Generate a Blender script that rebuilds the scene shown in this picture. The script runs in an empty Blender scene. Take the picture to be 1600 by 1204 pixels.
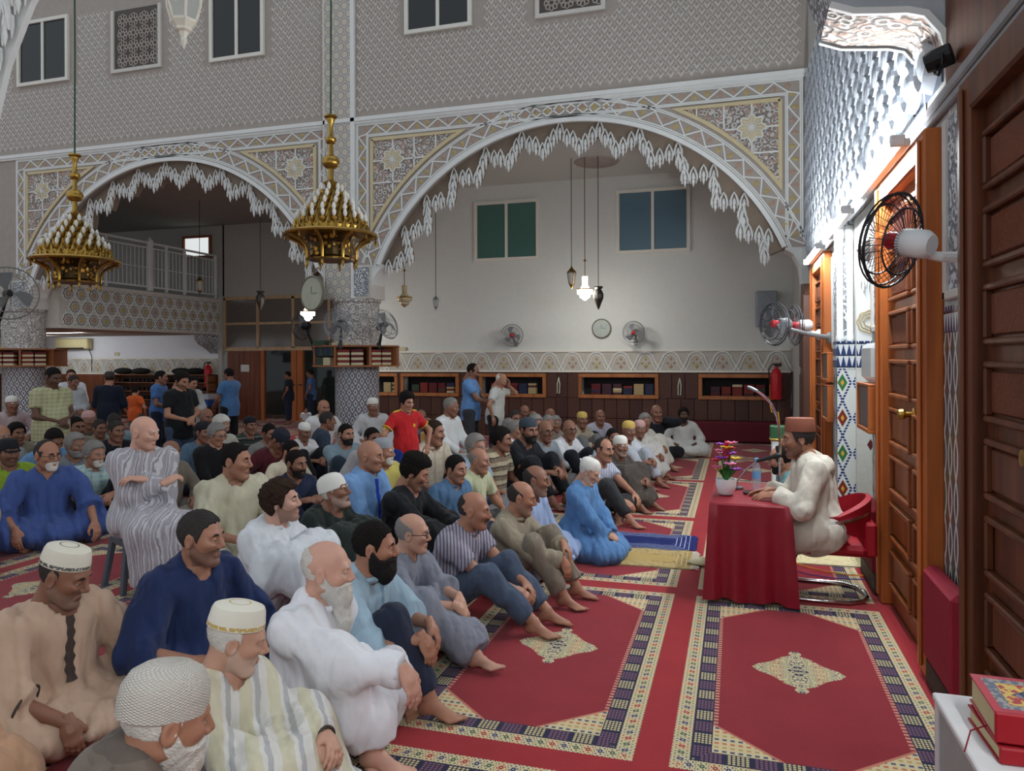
import bpy, bmesh, math, random
import numpy as np
from mathutils import Vector, Matrix
rnd = random.Random(7)
sin, cos, pi = math.sin, math.cos, math.pi
scene = bpy.context.scene
COL = scene.collection

# ---------------------------------------------------------------- camera, world, exposure
CAM_H, FPX = 1.76, 1155.0
YAW = math.atan(350 / 1155)
cam_d = bpy.data.cameras.new('camera')
cam_d.sensor_fit = 'HORIZONTAL'; cam_d.sensor_width = 36.0
cam_d.lens = 36.0 * FPX / 1600
cam_d.shift_y = -(602 - 558) / 1600.0
cam_d.clip_start = 0.02; cam_d.clip_end = 100
cam = bpy.data.objects.new('camera', cam_d); COL.objects.link(cam)
cam.matrix_world = Matrix.Translation((0, 0, CAM_H)) @ Matrix.Rotation(YAW, 4, 'Z') @ Matrix.Rotation(pi / 2, 4, 'X') @ Matrix.Rotation(-0.004, 4, 'Z')
scene.camera = cam
w = bpy.data.worlds.new('world'); scene.world = w; w.use_nodes = True
w.node_tree.nodes['Background'].inputs[0].default_value = (0.86, 0.93, 1.0, 1)
w.node_tree.nodes['Background'].inputs[1].default_value = 0.54
vs = scene.view_settings
vs.view_transform = 'Standard'; vs.look = 'None'; vs.gamma = 1.0; vs.use_curve_mapping = False
vs.exposure = 0.38
TUBE_POWER = 20.0          # emission of the fluorescent tubes (the room's main light)
TUBE_COL = (0.90, 0.96, 1.0)

# ---------------------------------------------------------------- small helpers
def lin(c):
    out = []
    for v in c[:3]:
        v = v / 255.0
        out.append(v / 12.92 if v <= 0.04045 else ((v + 0.055) / 1.055) ** 2.4)
    return (out[0], out[1], out[2], 1.0)

def ray(x, y):
    dx, dy = x - 800, 558 - y
    dy -= 0.004 * (x - 800); dx += 0.004 * (558 - y)
    a = dx / FPX; c, s = cos(YAW), sin(YAW)
    return (a * c - s, a * s + c, dy / FPX)
def onY(x, y, Y):
    r = ray(x, y); t = Y / r[1]; return Vector((r[0] * t, Y, CAM_H + r[2] * t))
def onX(x, y, X):
    r = ray(x, y); t = X / r[0]; return Vector((X, r[1] * t, CAM_H + r[2] * t))
def onZ(x, y, Z=0.0):
    r = ray(x, y); t = (Z - CAM_H) / r[2]; return Vector((r[0] * t, r[1] * t, Z))
def atD(x, y, d):
    r = ray(x, y); return Vector((r[0] * d, r[1] * d, CAM_H + r[2] * d))

def tag(o, label=None, cat=None, group=None, kind=None):
    if label: o['label'] = label
    if cat: o['category'] = cat
    if group: o['group'] = group
    if kind: o['kind'] = kind
    return o
def ob(name, me, parent=None, loc=(0, 0, 0), rot=(0, 0, 0), sc=(1, 1, 1), mat=None):
    o = bpy.data.objects.new(name, me); COL.objects.link(o)
    o.location = loc; o.rotation_euler = rot
    o.scale = sc if hasattr(sc, '__len__') else (sc, sc, sc)
    if parent: o.parent = parent
    if mat is not None and me is not None:
        if len(me.materials) == 0: me.materials.append(mat)
        elif me.materials[0] != mat:
            o.material_slots[0].link = 'OBJECT'; o.material_slots[0].material = mat
    return o
def empty(name, loc=(0, 0, 0), rz=0.0, **k):
    o = bpy.data.objects.new(name, None); COL.objects.link(o)
    o.location = loc; o.rotation_euler = (0, 0, rz); o.empty_display_size = 0.1
    return tag(o, **k)
def copy_tree(o, parent=None):
    c = o.copy(); COL.objects.link(c); c.parent = parent
    for ch in o.children: copy_tree(ch, c)
    return c

class MB:
    """collects simple solids into one mesh"""
    def __init__(s): s.v = []; s.f = []; s.m = []; s.mi = 0
    def add(s, vs, fs):
        n = len(s.v); s.v += [tuple(v) for v in vs]
        s.f += [tuple(i + n for i in f) for f in fs]; s.m += [s.mi] * len(fs)
    def box(s, x0, x1, y0, y1, z0, z1):
        s.add([(x0,y0,z0),(x1,y0,z0),(x1,y1,z0),(x0,y1,z0),(x0,y0,z1),(x1,y0,z1),(x1,y1,z1),(x0,y1,z1)],
              [(0,3,2,1),(4,5,6,7),(0,1,5,4),(1,2,6,5),(2,3,7,6),(3,0,4,7)]); return s
    def bbox(s, x0, x1, y0, y1, z0, z1, b=0.01):
        """box with chamfered vertical profile (all 12 edges cut)"""
        xs, ys, zs = (x0, x1), (y0, y1), (z0, z1); V = []; idx = {}
        for i in (0, 1):
            for j in (0, 1):
                for k in (0, 1):
                    sx, sy, sz = (1 if i == 0 else -1), (1 if j == 0 else -1), (1 if k == 0 else -1)
                    for a in range(3):
                        p = [xs[i], ys[j], zs[k]]
                        for q, sg in enumerate((sx, sy, sz)):
                            if q != a: p[q] += sg * b
                        idx[(i, j, k, a)] = len(V); V.append(p)
        F = []
        def orient(f, n):
            a, b_, c = [Vector(V[q]) for q in f[:3]]
            return f if (b_ - a).cross(c - a).dot(n) > 0 else f[::-1]
        C = Vector(((x0+x1)/2, (y0+y1)/2, (z0+z1)/2))
        def fin(f):
            m = sum((Vector(V[q]) for q in f), Vector()) / len(f)
            F.append(tuple(orient(list(f), m - C)))
        for k in (0, 1):
            fin([idx[(0,0,k,2)], idx[(1,0,k,2)], idx[(1,1,k,2)], idx[(0,1,k,2)]])
            fin([idx[(0,k,0,1)], idx[(1,k,0,1)], idx[(1,k,1,1)], idx[(0,k,1,1)]])
            fin([idx[(k,0,0,0)], idx[(k,1,0,0)], idx[(k,1,1,0)], idx[(k,0,1,0)]])
        for i in (0, 1):
            for j in (0, 1):
                fin([idx[(i,j,0,0)], idx[(i,j,1,0)], idx[(i,j,1,1)], idx[(i,j,0,1)]])
                fin([idx[(i,0,j,0)], idx[(i,1,j,0)], idx[(i,1,j,2)], idx[(i,0,j,2)]])
                fin([idx[(0,i,j,1)], idx[(1,i,j,1)], idx[(1,i,j,2)], idx[(0,i,j,2)]])
                for k in (0, 1): fin([idx[(i,j,k,0)], idx[(i,j,k,1)], idx[(i,j,k,2)]])
        s.add(V, F); return s
    def lathe(s, prof, n=16, c=(0, 0, 0), sx=1.0, sy=1.0, cap=True):
        m = len(prof); V = []
        for r, z in prof:
            for k in range(n):
                a = 2 * pi * k / n; V.append((c[0] + r * cos(a) * sx, c[1] + r * sin(a) * sy, c[2] + z))
        F = []
        for i in range(m - 1):
            for k in range(n):
                k2 = (k + 1) % n; F.append((i*n+k, i*n+k2, (i+1)*n+k2, (i+1)*n+k))
        if cap: F += [tuple(range(n))[::-1], tuple((m-1)*n + k for k in range(n))]
        s.add(V, F); return s
    def tube(s, pts, r, n=8, closed=False):
        pts = [Vector(p) for p in pts]; m = len(pts)
        rr = r if hasattr(r, '__len__') else [r] * m
        V = []; F = []; up = None
        for i in range(m):
            if closed: t = pts[(i+1) % m] - pts[i-1]
            else: t = pts[min(i+1, m-1)] - pts[max(i-1, 0)]
            if t.length < 1e-9: t = Vector((0, 0, 1))
            t.normalize()
            if up is None:
                up = Vector((0, 0, 1)) if abs(t.z) < 0.9 else Vector((1, 0, 0))
            a = t.cross(up)
            if a.length < 1e-6: a = t.cross(Vector((0.3, 1, 0.2)))
            a.normalize(); b = a.cross(t); up = b
            for k in range(n):
                q = 2 * pi * k / n; V.append(pts[i] + (a * cos(q) + b * sin(q)) * rr[i])
        for i in range(m if closed else m - 1):
            j = (i + 1) % m
            for k in range(n):
                k2 = (k + 1) % n; F.append((i*n+k, j*n+k, j*n+k2, i*n+k2))
        if not closed: F += [tuple(range(n)), tuple((m-1)*n + k for k in range(n))[::-1]]
        s.add(V, F); return s
    def prism(s, poly, a0, a1, axis='y'):
        """extrude a 2-D polygon; axis y: poly in (x,z); z: (x,y); x: (y,z)"""
        n = len(poly)
        def P(p, a): return {'y': (p[0], a, p[1]), 'z': (p[0], p[1], a), 'x': (a, p[0], p[1])}[axis]
        V = [P(p, a0) for p in poly] + [P(p, a1) for p in poly]
        F = [tuple(range(n)), tuple(range(n, 2*n))[::-1]] + [(i, (i+1) % n + 0, (i+1) % n + n, i + n)[::-1] for i in range(n)]
        s.add(V, F); return s
    def sphere(s, c, r, n=12, m=8):
        r = r if hasattr(r, '__len__') else (r, r, r)
        pr = [(sin(pi * i / m), -cos(pi * i / m)) for i in range(m + 1)]
        V = [(c[0], c[1], c[2] - r[2])]; F = []
        for i in range(1, m):
            for k in range(n):
                a = 2*pi*k/n; V.append((c[0] + r[0]*pr[i][0]*cos(a), c[1] + r[1]*pr[i][0]*sin(a), c[2] + r[2]*pr[i][1]))
        V.append((c[0], c[1], c[2] + r[2])); L = len(V) - 1
        for k in range(n):
            k2 = (k+1) % n; F.append((0, 1+k2, 1+k)); F.append((L, L-n+k, L-n+k2))
            for i in range(m - 2): F.append((1+i*n+k, 1+i*n+k2, 1+(i+1)*n+k2, 1+(i+1)*n+k))
        s.add(V, F); return s
    def mesh(s, name, mats=None, smooth=False, fix=True):
        me = bpy.data.meshes.new(name); me.from_pydata(s.v, [], s.f)
        if mats:
            for m in (mats if isinstance(mats, (list, tuple)) else [mats]): me.materials.append(m)
            me.polygons.foreach_set('material_index', s.m)
        if fix:
            bm = bmesh.new(); bm.from_mesh(me); bmesh.ops.recalc_face_normals(bm, faces=bm.faces); bm.to_mesh(me); bm.free()
        if smooth:
            me.polygons.foreach_set('use_smooth', [True] * len(me.polygons))
            if smooth != 'all':
                try: me.set_sharp_from_angle(angle=math.radians(40))
                except Exception: pass
        me.update(); return me
    def build(s, name, mat, parent=None, loc=(0, 0, 0), rot=(0, 0, 0), sc=1, smooth=False, fix=True):
        return ob(name, s.mesh(name, mat, smooth, fix), parent, loc, rot, sc)

# ---------------------------------------------------------------- node expressions
class E:
    def __init__(s, nt, v): s.nt = nt; s.v = v
    def m(s, op, b=None, c=None):
        n = s.nt.nodes.new('ShaderNodeMath'); n.operation = op
        for i, q in enumerate((s, b, c)):
            if q is None: continue
            q = q.v if isinstance(q, E) else q
            if isinstance(q, (int, float)): n.inputs[i].default_value = q
            else: s.nt.links.new(q, n.inputs[i])
        return E(s.nt, n.outputs[0])
    def __add__(s, b): return s.m('ADD', b)
    def __radd__(s, b): return s.m('ADD', b)
    def __sub__(s, b): return s.m('SUBTRACT', b)
    def __rsub__(s, b): return (s * -1.0) + b
    def __mul__(s, b): return s.m('MULTIPLY', b)
    def __rmul__(s, b): return s.m('MULTIPLY', b)
    def __truediv__(s, b): return s.m('DIVIDE', b)
    def abs(s): return s.m('ABSOLUTE')
    def sin(s): return s.m('SINE')
    def cos(s): return s.m('COSINE')
    def floor(s): return s.m('FLOOR')
    def mod(s, b): return s.m('FLOORED_MODULO', b)
    def lt(s, b): return s.m('LESS_THAN', b)
    def gt(s, b): return s.m('GREATER_THAN', b)
    def min(s, b): return s.m('MINIMUM', b)
    def max(s, b): return s.m('MAXIMUM', b)
    def pow(s, b): return s.m('POWER', b)
    def sqrt(s): return s.m('SQRT')
    def tri(s, p): return ((s / p).mod(1.0) - 0.5).abs() * 2.0       # 1 at cell edges, 0 in the middle
class Mat:
    """a principled material with expression helpers"""
    def __init__(s, name, rough=0.7, metal=0.0, spec=0.3):
        s.mat = bpy.data.materials.new(name); s.mat.use_nodes = True; s.nt = s.mat.node_tree
        s.b = s.nt.nodes['Principled BSDF']
        s.b.inputs['Roughness'].default_value = rough; s.b.inputs['Metallic'].default_value = metal
        s.b.inputs['Specular IOR Level'].default_value = spec
    def coords(s, kind='Object'):
        n = s.nt.nodes.new('ShaderNodeTexCoord'); sp = s.nt.nodes.new('ShaderNodeSeparateXYZ')
        s.nt.links.new(n.outputs[kind], sp.inputs[0]); s.vec = n.outputs[kind]
        return [E(s.nt, sp.outputs[i]) for i in range(3)]
    def noise(s, scale, detail=3.0, rough=0.55, vec=None, stretch=None):
        n = s.nt.nodes.new('ShaderNodeTexNoise'); n.inputs['Scale'].default_value = scale
        n.inputs['Detail'].default_value = detail; n.inputs['Roughness'].default_value = rough
        v = vec if vec is not None else getattr(s, 'vec', None)
        if v is None: s.coords(); v = s.vec
        if stretch:
            mp = s.nt.nodes.new('ShaderNodeMapping'); mp.inputs['Scale'].default_value = stretch
            s.nt.links.new(v, mp.inputs[0]); v = mp.outputs[0]
        s.nt.links.new(v, n.inputs['Vector']); return E(s.nt, n.outputs[0])
    def combine(s, x, y, z):
        n = s.nt.nodes.new('ShaderNodeCombineXYZ')
        for i, q in enumerate((x, y, z)):
            if isinstance(q, E): s.nt.links.new(q.v, n.inputs[i])
            else: n.inputs[i].default_value = q
        return n.outputs[0]
    def voronoi(s, scale, vec=None, out='Distance', feature='F1'):
        n = s.nt.nodes.new('ShaderNodeTexVoronoi'); n.inputs['Scale'].default_value = scale; n.feature = feature
        s.nt.links.new(vec if vec is not None else s.vec, n.inputs['Vector']); return n.outputs[out]
    def mix(s, fac, a, b):
        n = s.nt.nodes.new('ShaderNodeMix'); n.data_type = 'RGBA'
        for i, q in ((0, fac), (6, a), (7, b)):
            q = q.v if isinstance(q, E) else q
            if isinstance(q, (int, float)): n.inputs[i].default_value = q
            elif isinstance(q, tuple): n.inputs[i].default_value = lin(q)
            else: s.nt.links.new(q, n.inputs[i])
        return n.outputs[2]
    def color(s, c):
        if isinstance(c, tuple): s.b.inputs['Base Color'].default_value = lin(c)
        else: s.nt.links.new(c, s.b.inputs['Base Color'])
        return s
    def bump(s, h, strength=0.3, dist=0.01):
        n = s.nt.nodes.new('ShaderNodeBump'); n.inputs['Strength'].default_value = strength; n.inputs['Distance'].default_value = dist
        s.nt.links.new(h.v if isinstance(h, E) else h, n.inputs['Height']); s.nt.links.new(n.outputs[0], s.b.inputs['Normal']); return s
_mc = {}
def plain(c, rough=0.7, metal=0.0, spec=0.3, var=0.08, bump=0.0, bscale=60):
    """one colour with slight procedural mottling"""
    key = ('p', c, rough, metal, spec, var, bump, bscale)
    if key in _mc: return _mc[key]
    m = Mat('surface_%d_%d_%d' % c, rough, metal, spec); m.coords()
    n = m.noise(9.0, 4)
    m.color(m.mix(n, tuple(int(v * (1 - var)) for v in c), tuple(min(255, int(v * (1 + var))) for v in c)))
    if bump: m.bump(m.noise(bscale, 3), bump, 0.01)
    _mc[key] = m.mat; return m.mat
def emis(c, strength, name='glow'):
    m = bpy.data.materials.new(name); m.use_nodes = True; nt = m.node_tree
    b = nt.nodes['Principled BSDF']; b.inputs['Base Color'].default_value = (0.8, 0.8, 0.8, 1)
    b.inputs['Emission Color'].default_value = (c[0], c[1], c[2], 1); b.inputs['Emission Strength'].default_value = strength
    return m
def glassy(name, c, alpha=0.35, rough=0.05):
    """thin glass: see-through with a tint and a gloss"""
    m = bpy.data.materials.new(name); m.use_nodes = True; nt = m.node_tree
    b = nt.nodes['Principled BSDF']; b.inputs['Base Color'].default_value = lin(c); b.inputs['Roughness'].default_value = rough
    b.inputs['Alpha'].default_value = alpha; b.inputs['Specular IOR Level'].default_value = 0.6
    return m
def wood(c1, c2, name='wood', rough=0.45, axis='z', scale=6.0):
    key = ('w', c1, c2, rough, axis, scale)
    if key in _mc: return _mc[key]
    m = Mat(name, rough, 0, 0.4); m.coords()
    st = {'z': (scale, scale, scale * 0.08), 'x': (scale * 0.08, scale, scale), 'y': (scale, scale * 0.08, scale)}[axis]
    n = m.noise(1.6, 6, 0.6, stretch=st)
    f = ((n - 0.5) * 2.6 + 0.5)
    m.color(m.mix(f, c1, c2)); m.bump(n, 0.12, 0.01)
    _mc[key] = m.mat; return m.mat
# ---------------------------------------------------------------- shared materials
PLASTER = plain((214, 216, 212), 0.85, var=0.02, bump=0.05)
PLASTER_GREY = plain((176, 174, 168), 0.85, var=0.03)
STUCCO = plain((206, 202, 196), 0.85, var=0.04, bump=0.08, bscale=90)
STUCCO_WHITE = plain((226, 228, 226), 0.8, var=0.03)
TAUPE = plain((138, 124, 110), 0.9, var=0.06)
TAUPE_L = plain((166, 157, 149), 0.9, var=0.06)
YELLOW_TRIM = plain((206, 191, 154), 0.8, var=0.05)
SALMON = plain((176, 150, 134), 0.85, var=0.06)
OCHRE = plain((182, 164, 118), 0.85, var=0.06)
BLUEGREY = plain((140, 140, 150), 0.85, var=0.05)
FRAME_WHITE = plain((224, 222, 212), 0.5, var=0.02)
WOOD_OR = wood((150, 78, 34), (190, 108, 52), 'orange_wood', 0.4)
WOOD_DK = wood((70, 36, 20), (112, 62, 34), 'dark_wood', 0.45)
WOOD_MD = wood((112, 58, 28), (154, 88, 46), 'door_wood', 0.4)
WOOD_MIN = wood((66, 40, 30), (96, 60, 44), 'minbar_wood', 0.5)
BRASS = plain((176, 142, 70), 0.32, 0.95, 0.5, var=0.12)
BRASS_DK = plain((120, 92, 44), 0.4, 0.9, 0.5, var=0.2)
CHROME = plain((200, 202, 205), 0.15, 1.0, 0.5, var=0.01)
BLACK = plain((22, 22, 24), 0.4, var=0.05)
GREY_PL = plain((120, 122, 124), 0.5, var=0.03)
WHITE_PL = plain((228, 230, 230), 0.45, var=0.02)
RED_PL = plain((190, 30, 40), 0.35, var=0.04)
NIGHT_GLASS = plain((16, 22, 24), 0.08, 0, 0.6, var=0.2)
GREEN_GLASS = glassy('green_tinted_glass', (78, 116, 108), 0.95, 0.12); BLUE_GLASS = glassy('blue_tinted_glass', (96, 124, 140), 0.95, 0.12)
RED_VELVET = plain((138, 24, 44), 0.75, var=0.1, bump=0.1, bscale=40)
MAROON_V = plain((88, 20, 34), 0.8, var=0.1)

def carpet_mat():
    m = Mat('red_prayer_carpet', 0.95, 0, 0.08); x, y, z = m.coords('Object')
    PX, PY, CW, CL = 1.376, 2.535, 1.22, 2.37
    u = (x + 0.44 + CW).mod(PX); v = (y - 3.23).mod(PY)
    du = (u - CW / 2).abs() * -1.0 + CW / 2          # distance to the carpet's long edge (negative: gap)
    dv = (v - CL / 2).abs() * -1.0 + CL / 2
    de = du.min(dv)
    along_u = dv.lt(du)                               # 1: nearest edge runs along x
    s_ = along_u * u + (1.0 - along_u) * v            # coordinate along the border
    n1 = m.noise(3.0, 5); n2 = m.noise(160, 2)
    red = m.mix(n1, (128, 28, 38), (160, 42, 52)); redg = m.mix(n1, (142, 28, 36), (166, 42, 48))
    red = m.mix(n2 * 0.35, red, (84, 10, 20))
    CREAM, NAVY = (206, 192, 150), (30, 32, 62)
    # outer cream band with small flowers
    fl = (s_ / 0.055).mod(1.0) - 0.5; fw = (de - 0.043) / 0.043
    r = (fl * fl * 4.0 + fw * fw * 1.3).sqrt()
    pet = (fl * 16.0).sin() * (fw * 8.0).sin()
    fi = (s_ / 0.055).floor().mod(3.0)
    fc = m.mix(fi.lt(0.5), m.mix(fi.lt(1.5), (70, 92, 72), (52, 62, 104)), (168, 52, 48))
    outer = m.mix(r.lt(0.42) + pet.gt(0.45), CREAM, fc)
    outer = m.mix(r.lt(0.13), outer, CREAM)
    # navy band with alternating cream and mauve blocks
    bi = (s_ / 0.115).floor().mod(2.0); bl = (s_ / 0.115).mod(1.0) - 0.5; bw = (de - 0.131) / 0.087
    inblk = bl.abs().lt(0.40) * bw.abs().lt(0.44)
    mot = ((bl * 19.0).cos() * (bw * 17.0).cos()).abs().gt(0.40)
    band = m.mix(inblk * mot, NAVY, m.mix(bi, (204, 190, 140), (122, 84, 104)))
    # corner pieces with small checks
    iu = du - 0.174; iv = dv - 0.174
    corner = (iu / 0.31 + iv / 0.27)
    cu, cv = (u / 0.035), (v / 0.035)
    ck = (cu.mod(1.0) - 0.5).abs().lt(0.28) * (cv.mod(1.0) - 0.5).abs().lt(0.22)
    cki = (cv.floor().mod(3.0)); ckc = m.mix(cki.lt(0.5), m.mix(cki.lt(1.5), (60, 72, 110), (196, 106, 66)), (186, 150, 90))
    cpc = m.mix(ck, CREAM, ckc)
    # medallion
    mu = (u - CW / 2).abs(); mv = (v - CL / 2).abs()
    scal = ((mu * 48.0).sin() + (mv * 48.0).cos()) * 0.035
    md = mu / 0.25 + mv / 0.25 + scal
    tip = ((mu * mu + (mv - 0.25) * (mv - 0.25)).sqrt()).lt(0.035)
    vv = E(m.nt, m.voronoi(30.0, vec=m.combine(mu, mv, 0.0))); mp = (vv * 15.0).sin() + (mu * 70.0).sin() * 0.25
    mc = m.mix(mp.gt(0.72), CREAM, m.mix((mu * 40.0).sin().gt(0.0), (150, 60, 52), (64, 74, 96)))
    mc = m.mix((mp * -1.0).gt(0.85), mc, (120, 128, 98))
    mc = m.mix((md.lt(0.30)) * mp.gt(0.1), mc, (44, 46, 76))
    # red field with ticks at the long sides
    tick = du.lt(0.196) * ((v / 0.032).mod(1.0)).lt(0.5) * along_u.lt(0.5)
    field = m.mix(tick, red, (200, 150, 128))
    field = m.mix(md.lt(1.0).max(tip), field, mc)
    line = (corner.gt(0.93) * corner.lt(1.0))
    field = m.mix(corner.lt(1.0), field, m.mix(line, cpc, (188, 120, 96)))
    col = m.mix(de.lt(0.174), field, band)
    edge = de.gt(0.083) * de.lt(0.089)
    col = m.mix(de.lt(0.087), col, outer); col = m.mix(edge, col, (40, 38, 60))
    col = m.mix(de.lt(0.0), col, redg)
    m.color(col); m.bump(n2, 0.5, 0.006); m.b.inputs['Sheen Weight'].default_value = 0.15
    return m.mat
CARPET = carpet_mat()

def diamond_tile(name, pw, ph, axis, ground=(206, 206, 196), line=(34, 44, 84), cent=(70, 92, 110), radius=None):
    """navy lattice of diamonds with a small lozenge in each"""
    m = Mat(name, 0.25, 0, 0.5); x, y, z = m.coords('Object')
    if radius: s_ = y.m('ARCTAN2', x) * radius
    else: s_ = {'x': x, 'y': y}[axis]
    a = s_ / pw; b = z / ph
    p, q = (a + b).mod(1.0) - 0.5, (a - b).mod(1.0) - 0.5
    d = p.abs().max(q.abs())
    c = m.mix(d.gt(0.36), ground, line); c = m.mix(d.gt(0.455), c, (150, 150, 170))
    c = m.mix(d.lt(0.17), c, (56, 72, 110)); c = m.mix(d.lt(0.09), c, (120, 96, 60))
    m.color(c); m.bump(m.noise(40, 2), 0.06); return m.mat

def lattice_floral(name, base, hi, lo, scale):
    m = Mat(name, 0.85, 0, 0.2); x, y, z = m.coords('Object')
    v = m.voronoi(scale, out='Distance'); n = m.noise(scale * 1.4, 3)
    w_ = E(m.nt, v) + n * 0.4
    f = (w_ * 14.0).sin()
    c = m.mix(f.gt(0.1), lo, hi); c = m.mix((n).gt(0.56), c, base)
    m.color(c); m.bump(f, 0.5, 0.012); return m.mat
FLORAL = lattice_floral('carved_floral_stucco', (180, 154, 140), (206, 204, 200), (136, 128, 122), 11.0)
FLORAL_W = lattice_floral('carved_white_stucco', (150, 152, 158), (216, 220, 222), (128, 132, 138), 12.0)
def hex_panel():
    m = Mat('hexagon_carved_stucco', 0.85, 0, 0.2); x, y, z = m.coords('Object')
    a = x / 0.17; b = z / 0.30
    p1 = ((a.mod(1.0) - 0.5) * 0.17).pow(2.0) + ((b.mod(1.0) - 0.5) * 0.30).pow(2.0)
    p2 = (((a + 0.5).mod(1.0) - 0.5) * 0.17).pow(2.0) + (((b + 0.5).mod(1.0) - 0.5) * 0.30).pow(2.0)
    d = p1.min(p2).sqrt()
    ring = d.gt(0.062) * d.lt(0.078)
    c = m.mix(d.lt(0.062), (210, 207, 203), (200, 193, 178)); c = m.mix(ring, c, (136, 132, 132))
    c = m.mix(d.gt(0.088) * d.lt(0.095), c, (164, 160, 160))
    m.color(c); m.bump(d, 0.3, 0.01); return m.mat
HEXP = hex_panel()

# ---------------------------------------------------------------- setting: floor and outer shell
f = MB(); f.box(-24, 1.6, -4, 20.2, -0.08, 0.0)
floor = f.build('floor', CARPET); tag(floor, 'wall-to-wall red carpet woven with rows of bordered prayer panels and medallions', 'carpet', kind='structure')

YA = 12.2                                   # front face of the arcade wall
AC = [(-2.75, 3.77, 1.98), (-10.95, 3.77, 1.98)]     # two arches: centre x, radius, centre z
SPR = 3.45
def arch_pts(k, dr=0.0, n=64, zmin=SPR):
    cx, R, cz = AC[k]; R = R + dr
    a0 = math.asin(min(1.0, (zmin - cz) / R))
    return [(cx + R * cos(pi - a0 - (pi - 2 * a0) * i / n), cz + R * sin(pi - a0 - (pi - 2 * a0) * i / n)) for i in range(n + 1)]

def arcade_slab(mb, zt, y0, y1):
    """wall above the two arches: piers, spandrels, soffits"""
    pr, pl = arch_pts(0), arch_pts(1)
    outline = [(1.12, SPR)] + pr[::-1] + pl[::-1] + [(-17.2, SPR)]
    n = len(outline)
    V = [(x, y0, z) for x, z in outline] + [(x, y0, zt) for x, z in outline] + [(x, y1, z) for x, z in outline] + [(x, y1, zt) for x, z in outline]
    F = []
    for i in range(n - 1):
        F += [(i, i+1, n+i+1, n+i), (2*n+i+1, 2*n+i, 3*n+i, 3*n+i+1), (i+1, i, 2*n+i, 2*n+i+1)]
    mb.add(V, F)
mb = MB(); arcade_slab(mb, 11.0, YA, YA + 0.5)
wa = mb.build('wall_arcade', TAUPE_L)
tag(wa, 'tall carved stucco arcade wall with two wide scalloped arches behind the chandeliers', 'wall', kind='structure')

# upper zone: lattice of raised diamonds with a fleur in each, real relief
def fleur_lattice(x0, x1, z0, z1, pw=0.165, ph=0.19, skip=()):
    V = []; F = []
    def ridge(p, q, wd, h):
        d = Vector((q[0] - p[0], 0, q[1] - p[1]))
        if d.length < 1e-6: return
        d.normalize(); nn = Vector((-d.z, 0, d.x)) * wd
        a, b = Vector((p[0], 0, p[1])), Vector((q[0], 0, q[1])); n = len(V)
        V.extend([a + nn, a - nn, b - nn, b + nn, a + Vector((0, -h, 0)), b + Vector((0, -h, 0))])
        F.extend([(n, n+3, n+5, n+4), (n+1, n+4, n+5, n+2), (n, n+4, n+1), (n+3, n+2, n+5)])
    nx, nz = int((x1 - x0) / pw), int((z1 - z0) / ph * 2)
    for j in range(nz):
        for i in range(nx):
            cx = x0 + (i + (0.5 if j % 2 else 0.0)) * pw; cz = z0 + (j + 1) * ph / 2
            if any(a < cx < b and c < cz < d for a, b, c, d in skip) or cx + pw / 2 > x1: continue
            ridge((cx, cz + ph / 2), (cx + pw / 2, cz), 0.006, 0.012)
            ridge((cx, cz + ph / 2), (cx - pw / 2, cz), 0.006, 0.012)
            ridge((cx, cz - 0.03), (cx - 0.045, cz + 0.045), 0.014, 0.02)
            ridge((cx, cz - 0.03), (cx + 0.045, cz + 0.045), 0.014, 0.02)
            ridge((cx, cz - 0.055), (cx, cz + 0.02), 0.006, 0.012)
    m = MB(); m.v = [tuple(v) for v in V]; m.f = F; m.m = [0] * len(F); return m
skips = [(-5.85, -4.2, 7.5, 9), (-10.0, -8.45, 7.5, 9), (-14.95, -13.2, 7.5, 9), (-12.45, -10.85, 7.5, 9), (-3.4, -1.9, 7.45, 9), (-7.32, -6.68, 6, 9)]
lt = fleur_lattice(-17.0, 1.0, 6.22, 8.9, skip=skips).build('lattice_relief', plain((214, 210, 206), 0.85, var=0.05), wa, (0, YA - 0.001, 0), fix=False)
tag(lt, kind='stuff')

# cornice and vertical strips
def strip(mb, pts, w_, h, y):
    """flat raised strip along a polyline in the wall plane, mitred, standing h proud"""
    P = [Vector((p[0], p[1])) for p in pts]; n = len(P); L = []; R_ = []
    for i in range(n):
        t0 = (P[i] - P[i-1]).normalized() if i > 0 else (P[1] - P[0]).normalized()
        t1 = (P[i+1] - P[i]).normalized() if i < n - 1 else t0
        nn = Vector((-(t0 + t1).y, (t0 + t1).x))
        nn = nn.normalized() / max(0.35, math.sqrt(max(0.02, (1 + t0.dot(t1)) / 2)))
        L.append(P[i] + nn * w_ / 2); R_.append(P[i] - nn * w_ / 2)
    V = [(p.x, y, p.y) for p in L] + [(p.x, y, p.y) for p in R_] + [(p.x, y - h, p.y) for p in L] + [(p.x, y - h, p.y) for p in R_]
    F = []
    for i in range(n - 1):
        F += [(2*n+i, 2*n+i+1, 3*n+i+1, 3*n+i), (i, i+1, 2*n+i+1, 2*n+i), (n+i+1, n+i, 3*n+i, 3*n+i+1)]
    mb.add(V, F)
m = MB(); m.box(-16.5, 1.08, YA - 0.06, YA, 6.10, 6.17); m.box(-16.5, 1.08, YA - 0.035, YA, 6.06, 6.10)
m.build('cornice', STUCCO_WHITE, wa)
m = MB(); m.box(-6.77, -6.69, YA - 0.06, YA, 2.85, 9.0); m.build('corner_strip', STUCCO_WHITE, wa)
m = MB(); m.box(-7.30, -6.77, YA - 0.05, YA, 2.85, 9.0)
m.build('pier_panel', HEXP, wa)
m = MB(); m.box(-7.34, -7.30, YA - 0.06, YA, 2.85, 9.0); m.build('corner_strip', STUCCO, wa)

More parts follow.
